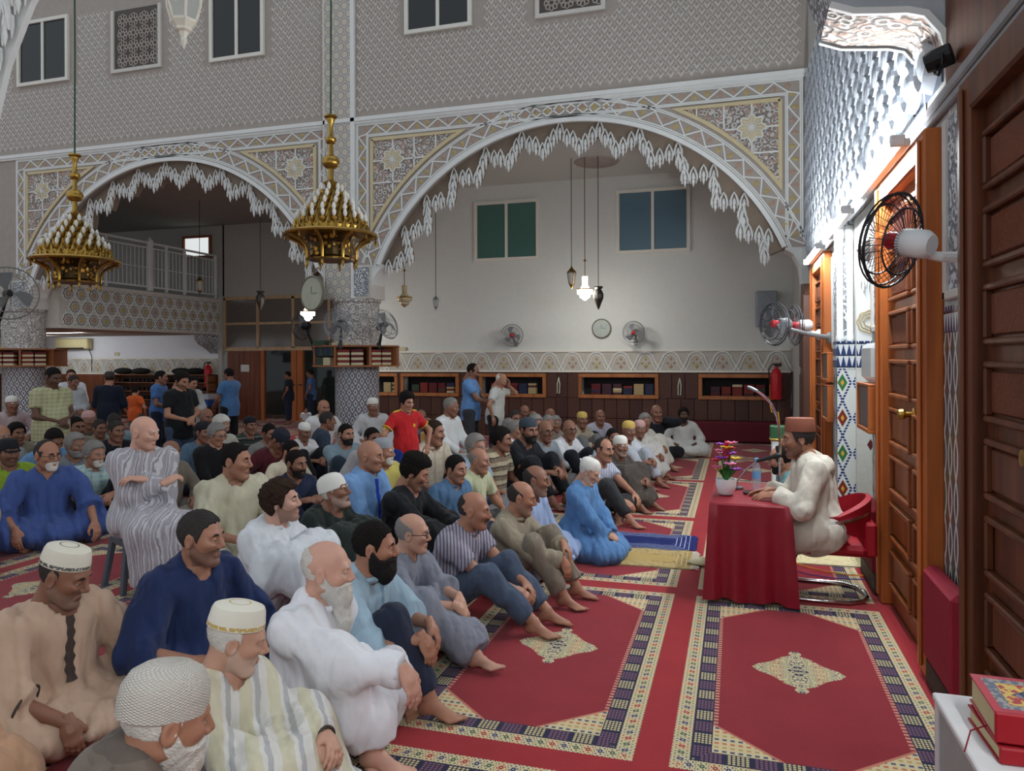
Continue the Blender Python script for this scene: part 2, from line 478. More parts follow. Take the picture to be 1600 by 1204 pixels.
def zig_band(mb_l, mb_a, mb_b, pts, wd, y, step=0.20):
    """a band along a path: two edge lines, a zigzag and small leaves of two colours"""
    P = [Vector((p[0], p[1])) for p in pts]
    seg = [(P[i+1] - P[i]).length for i in range(len(P) - 1)]; L = sum(seg)
    def at(s_):
        for i, l in enumerate(seg):
            if s_ <= l or i == len(seg) - 1:
                t = (P[i+1] - P[i]).normalized(); return P[i] + t * s_, Vector((-t.y, t.x))
            s_ -= l
    n = max(2, int(L / step)); zz = []
    for i in range(n + 1):
        p, nn = at(L * i / n); zz.append(p + nn * (wd * 0.30 * (1 if i % 2 else -1)))
        if i < n:
            q, n2 = at(L * (i + 0.5) / n); t = Vector((n2.y, -n2.x))
            for k, (off, tgt) in enumerate(((0.16, mb_a), (-0.16, mb_b))):
                pass
            sgn = 1 if i % 2 == 0 else -1
            c, n3 = at(L * (i + (0.0 if False else 1.0)) / n) if i < n - 1 else (None, None)
            if c is None: continue
            sg = -1 if (i + 1) % 2 else 1
            c = c + n3 * (wd * 0.06 * sg); tt = Vector((n3.y, -n3.x)); tgt = mb_a if (i // 2) % 2 else mb_b
            pts4 = [c + n3 * 0.075 * sg * -1 * -1, c + tt * 0.05, c - n3 * 0.06 * sg, c - tt * 0.05]
            V = [(a.x, y, a.y) for a in pts4] + [(c.x, y - 0.022, c.y)]
            tgt.add(V, [(0, 1, 4), (1, 2, 4), (2, 3, 4), (3, 0, 4)])
    strip(mb_l, zz, 0.022, 0.018, y)
    for o in (-0.46, -0.36, 0.36, 0.46):
        line = []
        for i in range(len(P)):
            t0 = (P[i] - P[i-1]).normalized() if i else (P[1] - P[0]).normalized()
            t1 = (P[i+1] - P[i]).normalized() if i < len(P) - 1 else t0
            nn = Vector((-(t0 + t1).y, (t0 + t1).x)).normalized() / max(0.5, math.sqrt((1 + t0.dot(t1)) / 2))
            line.append(P[i] + nn * wd * o)
        strip(mb_l, line, 0.02, 0.016, y)
bl, ba, bb = MB(), MB(), MB()
for k in (0, 1):
    cx = AC[k][0]
    zig_band(bl, ba, bb, arch_pts(k, 0.20, 60), 0.30, YA)
    xl, xr = cx - 3.80, cx + 3.62
    zig_band(bl, ba, bb, [(xl, 3.6), (xl, 5.93), (xr, 5.93), (xr, 3.6)], 0.26, YA)
for q, nm, mt in ((bl, 'band_tracery', STUCCO_WHITE), (ba, 'band_leaves', SALMON), (bb, 'band_leaves', OCHRE)):
    tag(q.build(nm, mt, wa, fix=False), kind='stuff')
# white edge moulding and the spandrel panels
for k in (0, 1):
    e = MB(); strip(e, arch_pts(k, 0.0, 80), 0.07, 0.05, YA); e.build('arch_edge', STUCCO_WHITE, wa)
    cx, R, cz = AC[k]
    for sd in (-1, 1):
        Rb = R + 0.42; zt = 5.74; xo = cx + sd * (3.60 if sd < 0 else 3.42)
        a_top = math.asin((zt - cz) / Rb); xt = cx + sd * Rb * cos(a_top)
        zb = cz + math.sqrt(max(0.0, Rb * Rb - (xo - cx) ** 2)); a_bot = math.acos(abs(xo - cx) / Rb)
        arc = [(cx + sd * Rb * cos(a_bot + (a_top - a_bot) * i / 16), cz + Rb * sin(a_bot + (a_top - a_bot) * i / 16)) for i in range(17)]
        poly = [(xo, zt)] + arc
        p = MB(); nn = len(poly)
        p.add([(x, YA - 0.012, z) for x, z in poly], [tuple(range(nn))])
        p.build('spandrel_panel', FLORAL, wa)
        t = MB(); strip(t, [(xo, zt)] + arc + [(xo, zt)], 0.06, 0.03, YA - 0.01); t.build('spandrel_frame', YELLOW_TRIM, wa)
        g = MB()
        for i in range(1, 6):
            xx = xo - sd * 0.42 * i
            zz0 = cz + math.sqrt(max(0, Rb * Rb - (xx - cx) ** 2))
            if zz0 < zt - 0.05: g.box(xx - 0.012, xx + 0.012, YA - 0.03, YA - 0.01, zz0, zt)
            zz = zt - 0.40 * i
            if zz > zb + 0.1:
                xin = cx + sd * math.sqrt(max(0, Rb * Rb - (zz - cz) ** 2))
                g.box(min(xin, xo), max(xin, xo), YA - 0.03, YA - 0.01, zz - 0.012, zz + 0.012)
        g.build('panel_grid', STUCCO_WHITE, wa)
        ro = MB(); rc_ = (xo - sd * 0.42, zt - 0.40)
        ring = [(rc_[0] + (0.19 + 0.03 * cos(8 * a)) * cos(a), YA - 0.03, rc_[1] + (0.19 + 0.03 * cos(8 * a)) * sin(a)) for a in [2 * pi * i / 48 for i in range(48)]]
        ro.add(ring + [(rc_[0], YA - 0.045, rc_[1])], [(i, (i + 1) % 48, 48) for i in range(48)])
        o = ro.build('rosette', YELLOW_TRIM, wa); rb = MB(); rb.tube(ring, 0.014, 6, True)
        for i in range(8):
            a = pi * i / 8; rb.tube([(rc_[0] + 0.15 * cos(a), YA - 0.05, rc_[1] + 0.15 * sin(a)), (rc_[0] - 0.15 * cos(a), YA - 0.05, rc_[1] - 0.15 * sin(a))], 0.006, 4)
        rb.build('rosette_rim', STUCCO_WHITE, o)

# scalloped fringe of hanging stucco drops, set back behind each arch edge
PEND = MB(); PEND.lathe([(0.0, 0.10), (0.022, 0.06), (0.030, 0.0), (0.018, -0.05), (0.026, -0.09), (0.014, -0.14), (0.0, -0.19)], 6, cap=False)
for sg in (-1, 1):
    PEND.tube([(0, -0.02, 0.20), (sg * 0.030, -0.02, 0.13), (sg * 0.056, -0.02, 0.03), (sg * 0.066, -0.015, -0.06)], [0.008, 0.016, 0.017, 0.009], 5)
    PEND.tube([(sg * 0.046, 0.03, 0.08), (sg * 0.05, 0.03, 0.0), (sg * 0.045, 0.03, -0.11)], [0.02, 0.022, 0.006], 5)
PEND_ME = PEND.mesh('stucco_pendant', STUCCO_WHITE, False)
HOOD = MB()
HOOD.add([(-0.085, -0.06, -0.02), (0.085, -0.06, -0.02), (0, -0.06, 0.24), (-0.085, 0.1, -0.02), (0.085, 0.1, -0.02), (0, 0.1, 0.24), (0, -0.10, 0.03)],
         [(0, 1, 6), (1, 2, 6), (2, 0, 6), (0, 2, 5, 3), (1, 4, 5, 2), (3, 5, 4), (0, 3, 4, 1)])
OFFS = [0.03, 0.15, 0.20, 0.33, 0.24, 0.12]
def fringe(parent, pts, y, sp=0.118, offs=OFFS, depth=0.22, scale=1.0, mat=STUCCO_WHITE, panel=True, zs=1.15):
    P = [Vector((p[0], p[1])) for p in pts]; seg = [(P[i+1] - P[i]).length for i in range(len(P) - 1)]; L = sum(seg)
    n = int(L / sp); prev = None; V = []; F = []
    for i in range(n + 1):
        s_ = L * i / n; j = 0
        while j < len(seg) - 1 and s_ > seg[j]: s_ -= seg[j]; j += 1
        t = (P[j+1] - P[j]).normalized(); p = P[j] + t * s_
        nn = Vector((t.y, -t.x))                      # inward / downward side
        q = p + nn * offs[i % len(offs)]
        o = ob('stucco_pendant', PEND_ME, parent, (q.x, y - 0.02, q.y), (0, 0, 0.3 * (rnd.random() - 0.5)), (1.0 * scale, 1.0 * scale, zs * scale), mat)
        a = p - nn * 0.06; k = len(V)
        V.extend([(a.x, y, a.y), (q.x, y, q.y), (a.x, y + depth, a.y), (q.x, y + depth, q.y)])
        if i: F.extend([(k-4, k-3, k+1, k), (k-2, k+2, k+3, k-1), (k-3, k-1, k+3, k+1)])
    if panel:
        m = MB(); m.add(V, F); m.build('fringe_panel', TAUPE, parent)
for k in (0, 1): fringe(wa, arch_pts(k, 0.0, 64), YA + 0.16, scale=1.0, zs=0.85, offs=[0.14, 0.27, 0.31, 0.44, 0.36, 0.24])

# windows and pierced grilles in the upper wall
wn = [0]
def window(x0, x1, z0, z1, y, glass, parent_y_front=True, label='', panes=2, fr=0.07, frame=None):
    wn[0] += 1; frame = frame or FRAME_WHITE
    o = MB(); d = 0.06
    o.box(x0, x1, y - d, y, z0, z0 + fr); o.box(x0, x1, y - d, y, z1 - fr, z1); o.box(x0, x0 + fr, y - d, y, z0 + fr, z1 - fr); o.box(x1 - fr, x1, y - d, y, z0 + fr, z1 - fr)
    r = o.build('window_%d' % wn[0], frame); tag(r, label, 'window', kind='structure')
    wd = (x1 - x0 - 2 * fr) / panes
    for i in range(panes):
        g = MB(); g.box(x0 + fr + wd * i + 0.012, x0 + fr + wd * (i + 1) - 0.012, y - 0.022, y - 0.012, z0 + fr, z1 - fr); g.build('pane', glass, r)
        if i: s_ = MB(); s_.box(x0 + fr + wd * i - 0.03, x0 + fr + wd * i + 0.03, y - 0.05, y - 0.005, z0 + fr, z1 - fr); s_.build('mullion', frame, r)
    return r
window(-5.68, -4.40, 7.56, 9.0, YA, NIGHT_GLASS, label='dark night window high above the big arch, between pier and centre')
window(-9.86, -8.62, 7.56, 9.0, YA, NIGHT_GLASS, label='dark night window above the left arch, beside the top of the pier')
window(-14.8, -13.4, 7.62, 9.0, YA, NIGHT_GLASS, label='dark night window in the far upper left corner of the arcade wall')
def grille(xc, z0, z1, wd):
    r = MB()
    r.box(xc - wd / 2, xc + wd / 2, YA - 0.05, YA, z0, z0 + 0.07); r.box(xc - wd / 2, xc - wd / 2 + 0.07, YA - 0.05, YA, z0 + 0.07, z1); r.box(xc + wd / 2 - 0.07, xc + wd / 2, YA - 0.05, YA, z0 + 0.07, z1)
    o = r.build('pierced_grille', STUCCO, wa)
    bk = MB(); bk.box(xc - wd / 2 + 0.07, xc + wd / 2 - 0.07, YA - 0.012, YA - 0.004, z0 + 0.07, z1); bk.build('backing', plain((92, 86, 82), 0.9), o)
    t = MB(); st = 0.27
    for i in range(int((wd - 0.2) / st + 0.5)):
        for j in range(int((z1 - z0 - 0.1) / st)):
            cx, cz = xc - wd / 2 + 0.2 + (i + 0.3) * st, z0 + 0.24 + j * st
            for q in range(8):
                a = 2 * pi * q / 8
                c2 = (cx + 0.088 * cos(a), cz + 0.088 * sin(a))
                t.tube([(c2[0] + 0.038 * cos(b), YA - 0.02, c2[1] + 0.05 * sin(b)) for b in [2 * pi * h / 8 for h in range(8)]], 0.011, 4, True)
            t.tube([(cx + 0.05 * cos(b), YA - 0.02, cz + 0.05 * sin(b)) for b in [2 * pi * h / 8 for h in range(8)]], 0.012, 4, True)
    t.build('tracery', plain((178, 170, 162), 0.85), o)
grille(-11.65, 7.62, 8.9, 1.25); grille(-2.65, 7.52, 8.9, 1.2)

# round tiled columns with the drum and bracket under the pier
TILE_COL = diamond_tile('navy_diamond_tile', 0.118, 0.205, 'r', radius=0.41)
DRUM = lattice_floral('carved_drum_stucco', (188, 182, 176), (214, 212, 208), (150, 145, 142), 11.0)
def column(x, label):
    r = empty('column', (x, YA + 0.3, 0), label=label, cat='column', kind='structure')
    MB().lathe([(0.41, 0), (0.41, 1.62)], 40).build('tiled_shaft', TILE_COL, r, smooth=True)
    MB().lathe([(0.44, 1.95), (0.44, 2.03), (0.42, 2.05), (0.42, 2.78), (0.45, 2.80), (0.45, 2.85)], 32).build('drum', DRUM, r, smooth=True)
    c = MB(); c.box(-0.44, 0.46, -0.34, 0.24, 2.85, 3.46); c.build('pier_foot', STUCCO, r)
    c = MB(); c.box(0.14, 0.43, -0.37, -0.34, 2.9, 3.42); c.build('arched_panel', FLORAL_W, r)
    c = MB(); c.box(-0.43, 0.06, -0.37, -0.34, 2.88, 3.5); c.build('hexagon_panel', HEXP, r)
    # corbels that carry the arch feet
    for sd in (-1, 1):
        p = [(sd * 0.44, 3.05), (sd * 0.50, 3.2), (sd * 0.58, 3.32), (sd * 0.66, 3.40), (sd * 0.66, 3.47), (sd * 0.44, 3.47)]
        q = MB(); q.prism(p, -0.30, 0.2, 'y'); q.build('corbel', STUCCO_WHITE, r)
    return r
column(-6.84, 'round column of navy diamond tiles carrying the pier between both arches')
column(-15.05, 'tiled round column at the left edge of the picture')
# pier at the right end of the arcade
m = MB(); m.box(0.98, 1.12, YA + 0.02, YA + 0.45, 0, 3.46); o = m.build('pier', PLASTER, wa)
m = MB(); m.prism([(0.98, 2.9), (0.95, 3.15), (0.86, 3.34), (0.74, 3.42), (0.74, 3.47), (0.98, 3.47)], YA + 0.02, YA + 0.45, 'y'); m.build('corbel', STUCCO_WHITE, wa)

# ---------------------------------------------------------------- right bay: back wall with frieze, wainscot and book niches
YB = 15.8
m = MB(); m.box(-8.9, 1.5, YB, YB + 0.5, 1.45, 5.7); m.box(-8.9, 1.5, YB + 0.3, YB + 0.5, 0, 1.45); m.box(-8.95, -8.7, YB, 18.2, 0, 5.7)
wb = m.build('wall_back', PLASTER); tag(wb, 'plain white plaster back wall seen through the big arch', 'wall', kind='structure')
m = MB(); m.box(-8.9, 1.5, YA + 0.5, YB + 0.1, 5.62, 5.72); tag(m.build('ceiling', PLASTER), 'white ceiling of the bay behind the big arch', 'ceiling', kind='structure')
m = MB(); m.lathe([(0.45, 0.0), (0.42, -0.03), (0.30, -0.035), (0.27, -0.05), (0.05, -0.06)], 32)
cz = onZ(932, 254, 5.6); tag(m.build('ceiling_rosette', plain((178, 166, 160), 0.9), loc=(cz.x, cz.y, 5.62), smooth=True), 'round plaster rosette on the white ceiling above the pendants', 'rosette', kind='thing')
wi1 = window(-5.66, -4.14, 3.92, 5.26, YB, GREEN_GLASS, label='green tinted sliding window in the white back wall, nearer the column')
wi2 = window(-2.44, -0.9, 3.95, 5.31, YB, BLUE_GLASS, label='blue tinted sliding window in the white back wall, nearer the mihrab')
def frieze(parent, x0, x1, z0, z1, y, per=0.5):
    m = MB(); m.box(x0, x1, y - 0.02, y, z0, z1); m.build('frieze_band', plain((186, 182, 172), 0.85, var=0.06), parent)
    m = MB(); m.box(x0, x1, y - 0.05, y, z1 - 0.03, z1 + 0.02); m.box(x0, x1, y - 0.045, y, z0 - 0.02, z0 + 0.02); m.build('frieze_rail', FRAME_WHITE, parent)
    h = z1 - z0 - 0.06
    arc = [(-per * 0.62, 0.0), (-per * 0.42, h * 0.45), (-per * 0.30, h * 0.8), (-per * 0.15, h * 0.97), (0, h), (per * 0.15, h * 0.97), (per * 0.30, h * 0.8), (per * 0.42, h * 0.45), (per * 0.62, 0.0)]
    a = MB(); strip(a, arc, 0.022, 0.02, 0); strip(a, [(p[0] * 0.7, p[1] * 0.85) for p in arc], 0.014, 0.016, 0); am = a.mesh('frieze_arch', STUCCO_WHITE)
    lf = MB()
    for (px, pz, s_) in ((0, h * 0.22, 0.07), (0, h * 0.62, 0.05), (-0.07, h * 0.4, 0.045), (0.07, h * 0.4, 0.045)):
        lf.add([(px, 0, pz + s_), (px + s_ * 0.7, 0, pz), (px, 0, pz - s_ * 0.8), (px - s_ * 0.7, 0, pz), (px, -0.02, pz)], [(0, 1, 4), (1, 2, 4), (2, 3, 4), (3, 0, 4)])
    l1 = lf.mesh('palmette', SALMON); n = int((x1 - x0) / per)
    for i in range(n):
        xx = x0 + (i + 0.5) * (x1 - x0) / n
        c = ob('frieze_arch', am, parent, (xx, y - 0.02, z0 + 0.02))
        ob('palmette', l1, c, (0, -0.001, 0), mat=OCHRE if i % 2 else SALMON)
frieze(wb, -8.9, 1.05, 1.45, 1.90, YB)
NICHES = [(-8.45, -7.58), (-7.5, -6.05), (-5.56, -4.0), (-3.28, -1.56), (-0.75, 0.72)]
BROWN = plain((78, 50, 42), 0.5, var=0.14); BROWN2 = plain((70, 44, 38), 0.5, var=0.14)
def panels(parent, x0, x1, z0, z1, y, wd, mats, name='panel', skip=()):
    n = max(1, round((x1 - x0) / wd)); wd = (x1 - x0) / n
    m = MB(); m.bbox(-wd / 2 + 0.004, wd / 2 - 0.004, -0.03, 0.03, z0 + 0.004, z1 - 0.004, 0.006); me = m.mesh(name, mats[0])
    for i in range(n):
        xx = x0 + (i + 0.5) * wd
        if any(a - wd * 0.4 < xx < b + wd * 0.4 for a, b in skip): continue
        ob(name, me, parent, (xx, y, 0), mat=mats[i % 2 if rnd.random() < 0.7 else 0])
panels(wb, -8.9, 1.05, 0.0, 0.44, YB + 0.02, 0.27, (BROWN, BROWN2)); panels(wb, -8.9, 1.05, 0.44, 0.88, YB + 0.02, 0.27, (BROWN, BROWN2))
for g0, g1 in zip([-8.9] + [n_[1] for n_ in NICHES], [n_[0] for n_ in NICHES] + [1.05]): panels(wb, g0, g1, 0.88, 1.42, YB + 0.02, 0.27, (BROWN, BROWN2))
m = MB(); m.box(-8.9, 1.05, YB - 0.005, YB + 0.3, 1.40, 1.46); m.build('wainscot_rail', BROWN, wb)
COVERS = [plain(c, 0.6) for c in ((92, 28, 34), (40, 44, 70), (170, 150, 110), (120, 42, 36), (50, 70, 52), (196, 184, 150), (66, 40, 50))]
BOOK = MB(); BOOK.bbox(-0.5, 0.5, -0.5, 0.5, 0, 1, 0.04); BOOK_ME = BOOK.mesh('book')
BOOK_ME.materials.append(COVERS[0])
def book(loc, size, mat, label, group, rot=(0, 0, 0)):
    o = ob('book', BOOK_ME, None, loc, rot, size, mat); tag(o, label, 'book', group); return o
NLAB = ['beside the column', 'behind the boy in red', 'behind the two standing men', 'under the clock', 'near the fire extinguisher']
for ni, (a, b) in enumerate(NICHES):
    r = empty('book_niche', ((a + b) / 2, YB, 0.9), label='wooden framed book niche in the brown wainscot, ' + NLAB[ni], cat='bookcase')
    hw = (b - a) / 2; m = MB()
    m.bbox(-hw, hw, -0.05, 0.02, -0.03, 0.05, 0.008); m.bbox(-hw, hw, -0.05, 0.02, 0.42, 0.50, 0.008); m.bbox(-hw, -hw + 0.08, -0.045, 0.02, 0.05, 0.42, 0.008); m.bbox(hw - 0.08, hw, -0.045, 0.02, 0.05, 0.42, 0.008)
    m.build('frame', wood((140, 84, 44), (176, 112, 64), 'niche_wood'), r)
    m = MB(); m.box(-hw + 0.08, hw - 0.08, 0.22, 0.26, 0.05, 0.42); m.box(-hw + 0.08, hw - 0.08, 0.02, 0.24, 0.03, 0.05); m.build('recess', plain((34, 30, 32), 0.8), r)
    if ni == 0: k0, k1 = 0.55, 0.95
    else: k0, k1 = 0.1, 0.9
    x = a + 0.12 + (b - a - 0.24) * k0; xe = a + 0.12 + (b - a - 0.24) * k1
    while x < xe:                                     # lying stacks, as in the photograph
        wd = 0.18 + 0.03 * rnd.random(); zz = 0.951; c = rnd.choice(COVERS)
        for q in range(rnd.choice((4, 5, 5))):
            book((x + wd / 2, YB + 0.13, zz), (wd, 0.15, 0.045), c if rnd.random() < 0.8 else rnd.choice(COVERS), 'small book lying in a stack inside the wall niche ' + NLAB[ni], 'books in the niche ' + NLAB[ni]); zz += 0.046
        x += wd + 0.03
# red bolster bench along the back wall
m = MB(); m.bbox(-1.3, 0.9, YB - 0.2, YB - 0.03, 0.01, 0.44, 0.04); o = m.build('wall_bolster', MAROON_V); tag(o, 'dark red padded bolster along the brown wainscot of the back wall', 'cushion')

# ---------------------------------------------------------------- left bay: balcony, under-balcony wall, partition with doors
YL = 18.1; XB = -14.3
m = MB(); m.box(-24, -14.2, YL, YL + 0.3, 0, 5.7); m.box(-14.25, -8.9, YL, YL + 0.3, 3.52, 5.7); m.box(-14.32, -14.18, YL - 0.12, YL + 0.2, 0, 3.55)
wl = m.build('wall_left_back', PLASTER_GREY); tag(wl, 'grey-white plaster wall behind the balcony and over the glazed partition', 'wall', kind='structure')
m = MB(); m.box(-24, -23.8, 5, YL, 0, 5.7); tag(m.build('wall_left', PLASTER), 'plain side wall beyond the left arch', 'wall', kind='structure')
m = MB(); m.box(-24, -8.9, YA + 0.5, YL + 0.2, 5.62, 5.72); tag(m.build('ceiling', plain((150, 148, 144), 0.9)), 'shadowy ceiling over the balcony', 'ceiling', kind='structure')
m = MB(); m.box(-23.8, -14.32, YL - 0.03, YL, 1.78, 2.45); m.build('white_strip', plain((222, 226, 232), 0.8, var=0.02), wl)
frieze(wl, -23.8, -14.32, 1.31, 1.78, YL - 0.01, 0.52)
panels(wl, -23.8, -14.32, 0.0, 1.30, YL - 0.03, 0.2, (wood((86, 44, 28), (116, 64, 40), 'plank_a'), wood((96, 52, 32), (124, 70, 44), 'plank_b')), 'plank')
# balcony slab and star fascia
bal = empty('balcony', (XB, 15, 2.45), label='mezzanine balcony with a star-patterned fascia and white railing', cat='balcony', kind='structure')
m = MB(); m.box(-8.0, 0.0, -2.28, 3.1, 0.0, 1.0); m.build('slab', plain((192, 186, 176), 0.85), bal)
m = MB(); m.box(0.0, 0.04, -2.28, 3.1, 0.0, 0.06); m.box(0.0, 0.05, -2.28, 3.1, 0.93, 1.02); m.build('fascia_rail', STUCCO, bal)
st = MB(); n = 48
def star(r0, r1, k, x):
    return [(x, (r0 + (r1 - r0) * (0.5 + 0.5 * cos(k * 2 * pi * i / n))) * cos(2 * pi * i / n), (r0 + (r1 - r0) * (0.5 + 0.5 * cos(k * 2 * pi * i / n))) * sin(2 * pi * i / n)) for i in range(n)]
for (r0, r1, k, rad) in ((0.155, 0.19, 8, 0.012), (0.09, 0.125, 8, 0.010)): st.tube(star(r0, r1, k, 0.012), rad, 4, True)
for i in range(8):
    a = 2 * pi * (i + 0.5) / 8; st.tube([(0.01, 0.15 * cos(a), 0.15 * sin(a)), (0.01, 0.25 * cos(a), 0.25 * sin(a))], 0.010, 4)
stm = st.mesh('star_rosette', STUCCO_WHITE)
cd = MB(); cd.lathe([(0.085, 0), (0.07, 0.02), (0.0, 0.03)], 10, cap=False); cdm = cd.mesh('star_centre', OCHRE)
sb = MB(); sb.lathe([(0.152, 0), (0.15, 0.006)], 16); sbm = sb.mesh('star_ground', plain((112, 106, 100), 0.9))
for j in range(3):
    for i in range(15):
        yy = -2.05 + (i + (0.5 if j % 2 else 0)) * 0.345; zz = 0.2 + j * 0.29
        if yy > 3.0: continue
        s_ = ob('star_rosette', stm, bal, (0.0, yy, zz), sc=(1, 0.86, 0.86))
        ob('star_ground', sbm, s_, (0.001, 0, 0), (0, pi / 2, 0)); ob('star_centre', cdm, s_, (0.008, 0, 0), (0, pi / 2, 0), mat=OCHRE if (i + j) % 2 else SALMON)
# railing
rl = empty('balcony_railing', (XB - 0.1, 15, 3.5), label='white metal railing with thin balusters and clear sheets on the balcony edge', cat='railing')
m = MB(); m.box(-0.025, 0.025, -2.2, 3.0, 1.2, 1.25); m.box(-0.02, 0.02, -2.2, 3.0, 1.08, 1.11); m.box(-0.02, 0.02, -2.2, 3.0, 0.08, 0.12); m.box(-0.02, 0.02, -2.2, 3.0, 0.58, 0.60); m.build('rail', WHITE_PL, rl)
pm = MB(); pm.box(-0.03, 0.03, -0.03, 0.03, 0, 1.25); pme = pm.mesh('post', WHITE_PL); bm_ = MB(); bm_.box(-0.008, 0.008, -0.008, 0.008, 0.1, 1.1); bme = bm_.mesh('baluster', WHITE_PL)
for yy in (-2.2, -0.92, 0.42, 1.05, 1.72, 2.98): ob('post', pme, rl, (0, yy, 0))
for i in range(40): ob('baluster', bme, rl, (0, -2.1 + i * 0.13, 0))
m = MB(); m.bbox(-0.06, 0.06, 0.42, 0.54, 0, 1.3, 0.01); m.lathe([(0.08, 1.3), (0.0, 1.4)], 4, (0, 0.48, 0)); m.build('newel_post', WHITE_PL, rl)
SHEET = glassy('clear_sheet', (190, 196, 200), 0.28, 0.06)
for (a, b) in ((-2.15, -0.95), (-0.9, 0.38), (0.58, 1.02), (1.08, 1.7), (1.75, 2.95)):
    g = MB(); g.box(-0.05, -0.044, a, b, 0.12, 1.06); g.build('clear_sheet', SHEET, rl)
# corbel below the end of the balcony
m = MB(); m.prism([(17.35, 2.45), (17.4, 2.3), (17.55, 2.16), (17.75, 2.08), (17.95, 1.98), (18.05, 1.9), (18.05, 2.45)], XB - 0.35, XB - 0.02, 'x'); o = m.build('corbel', FLORAL_W, wl)
# lit opening on the upper floor
wlit = window(-15.62, -14.62, 4.7, 5.36, YL, emis((0.95, 1.0, 1.0), 0.55, 'lit_room'), label='small lit window in the wall above the balcony railing', panes=1, frame=WOOD_MD)
# glazed partition with wooden doors
pt = empty('door_3', (-14.2, YL, 0), label='beige framed glazed partition with six panes above wooden and glass doors', cat='partition', kind='structure')
BEIGE = wood((176, 146, 112), (196, 168, 134), 'beige_frame')
SMOKE = plain((104, 98, 92), 0.12, 0, 0.7, var=0.06)
m = MB(); m.box(0, 5.3, -0.06, 0.06, 1.98, 2.08); m.box(0, 5.3, -0.06, 0.06, 3.44, 3.54); m.box(0, 5.3, -0.05, 0.05, 2.72, 2.79)
for xx in (0.0, 1.12, 2.28, 3.42, 4.56): m.box(xx, xx + 0.08, -0.06, 0.06, 2.05, 3.5)
m.build('partition_frame', BEIGE, pt)
for i, xx in enumerate((0.0, 1.12, 2.28, 3.42)):
    for j, zz in enumerate((2.08, 2.79)):
        g = MB(); g.box(xx + 0.08, xx + 1.12, -0.01, 0.01, zz, zz + 0.65); g.build('pane', SMOKE, pt)
PARQ = wood((92, 44, 24), (130, 68, 38), 'door_planks')
dl = MB(); dl.box(0.15, 1.28, -0.06, 0.0, 0, 1.98); dr = dl.build('wooden_door', PARQ, pt)
for i in range(6):
    g = MB(); g.bbox(0.2 + i * 0.175, 0.37 + i * 0.175, -0.075, -0.055, 0.05, 1.92, 0.006); g.build('plank', PARQ, dr)
g = MB(); g.box(0.62, 0.9, -0.085, -0.078, 1.38, 1.58); pn = g.build('paper_notice', plain((216, 216, 210), 0.9), dr)
GD = glassy('door_glass', (40, 52, 50), 0.45, 0.04)
for (a, b) in ((1.38, 2.28), (2.62, 3.7), (3.8, 5.0)):
    g = MB(); g.box(a, b, -0.02, 0.0, 0.05, 1.98); g.build('door_glass', GD, pt)
for (a, b) in ((1.28, 1.38), (2.26, 2.44), (2.46, 2.64), (3.7, 3.8)):
    g = MB(); g.box(a, b, -0.07, 0.05, 0, 1.98); g.build('door_stile', WOOD_OR, pt)
for xx in (2.28, 2.52):
    g = MB(); g.box(xx, xx + 0.1, -0.09, -0.07, 1.0, 1.03); g.build('door_handle', BLACK, pt)
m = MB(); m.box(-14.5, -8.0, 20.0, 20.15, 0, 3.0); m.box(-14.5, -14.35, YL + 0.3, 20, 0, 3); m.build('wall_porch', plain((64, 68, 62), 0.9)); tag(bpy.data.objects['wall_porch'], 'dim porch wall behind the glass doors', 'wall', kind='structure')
# ---------------------------------------------------------------- qibla wall on the right
XR = 1.08
def zellige_narrow():
    m = Mat('zellige_interlace', 0.25, 0, 0.5); x, y, z = m.coords('Object')
    w1 = (z * 14.0).sin() * 0.032; a = ((y + w1) / 0.105).mod(1.0) - 0.5; b = ((y - w1) / 0.105).mod(1.0) - 0.5
    la, lb = a.abs().lt(0.10), b.abs().lt(0.10); ea, eb = a.abs().lt(0.17), b.abs().lt(0.17)
    fi = ((y / 0.105).floor() + (z / 0.224).floor()).mod(4.0)
    c = m.mix(fi.lt(0.5), m.mix(fi.lt(1.5), m.mix(fi.lt(2.5), (86, 90, 96), (92, 104, 60)), (124, 72, 50)), (60, 84, 92))
    c = m.mix(ea.max(eb), c, (40, 46, 84)); c = m.mix(la.max(lb), c, (206, 208, 204))
    m.color(c); m.bump(m.noise(60, 2), 0.05); return m.mat
ZELL = zellige_narrow()
def chain_tile():
    m = Mat('diamond_chain_tile', 0.25, 0, 0.5); x, y, z = m.coords('Object')
    s_ = x + y; P = 0.335
    zz = (z / P).mod(1.0); k = (z / P).floor().mod(2.0)
    u = ((s_ / 0.17).mod(1.0) - 0.5)
    cur = (zz * 2 * pi).cos() * 0.40
    e1 = (u.abs() - (cur.abs() * 0.0 + (0.44 - 0.44 * 0.0)))
    edge = ((u.abs() - (((zz - 0.5).abs() * -2.0 + 1.0) * 0.43)).abs()).lt(0.065)
    dash = ((z / 0.028).mod(1.0)).lt(0.72)
    d = u.abs() * 0.17 / 0.045 + ((zz - 0.5) * P).abs() / 0.085
    c = m.mix(edge * dash, (206, 210, 206), (36, 60, 120))
    dc = m.mix(k, (52, 110, 66), (122, 46, 36))
    c = m.mix(d.lt(1.0), c, dc); c = m.mix(d.lt(0.36), c, (206, 160, 60))
    m.color(c); m.bump(((s_ / 0.02).mod(1.0) - 0.5).abs().max(((z / 0.02).mod(1.0) - 0.5).abs()), 0.1, 0.004); return m.mat
CHAIN = chain_tile()
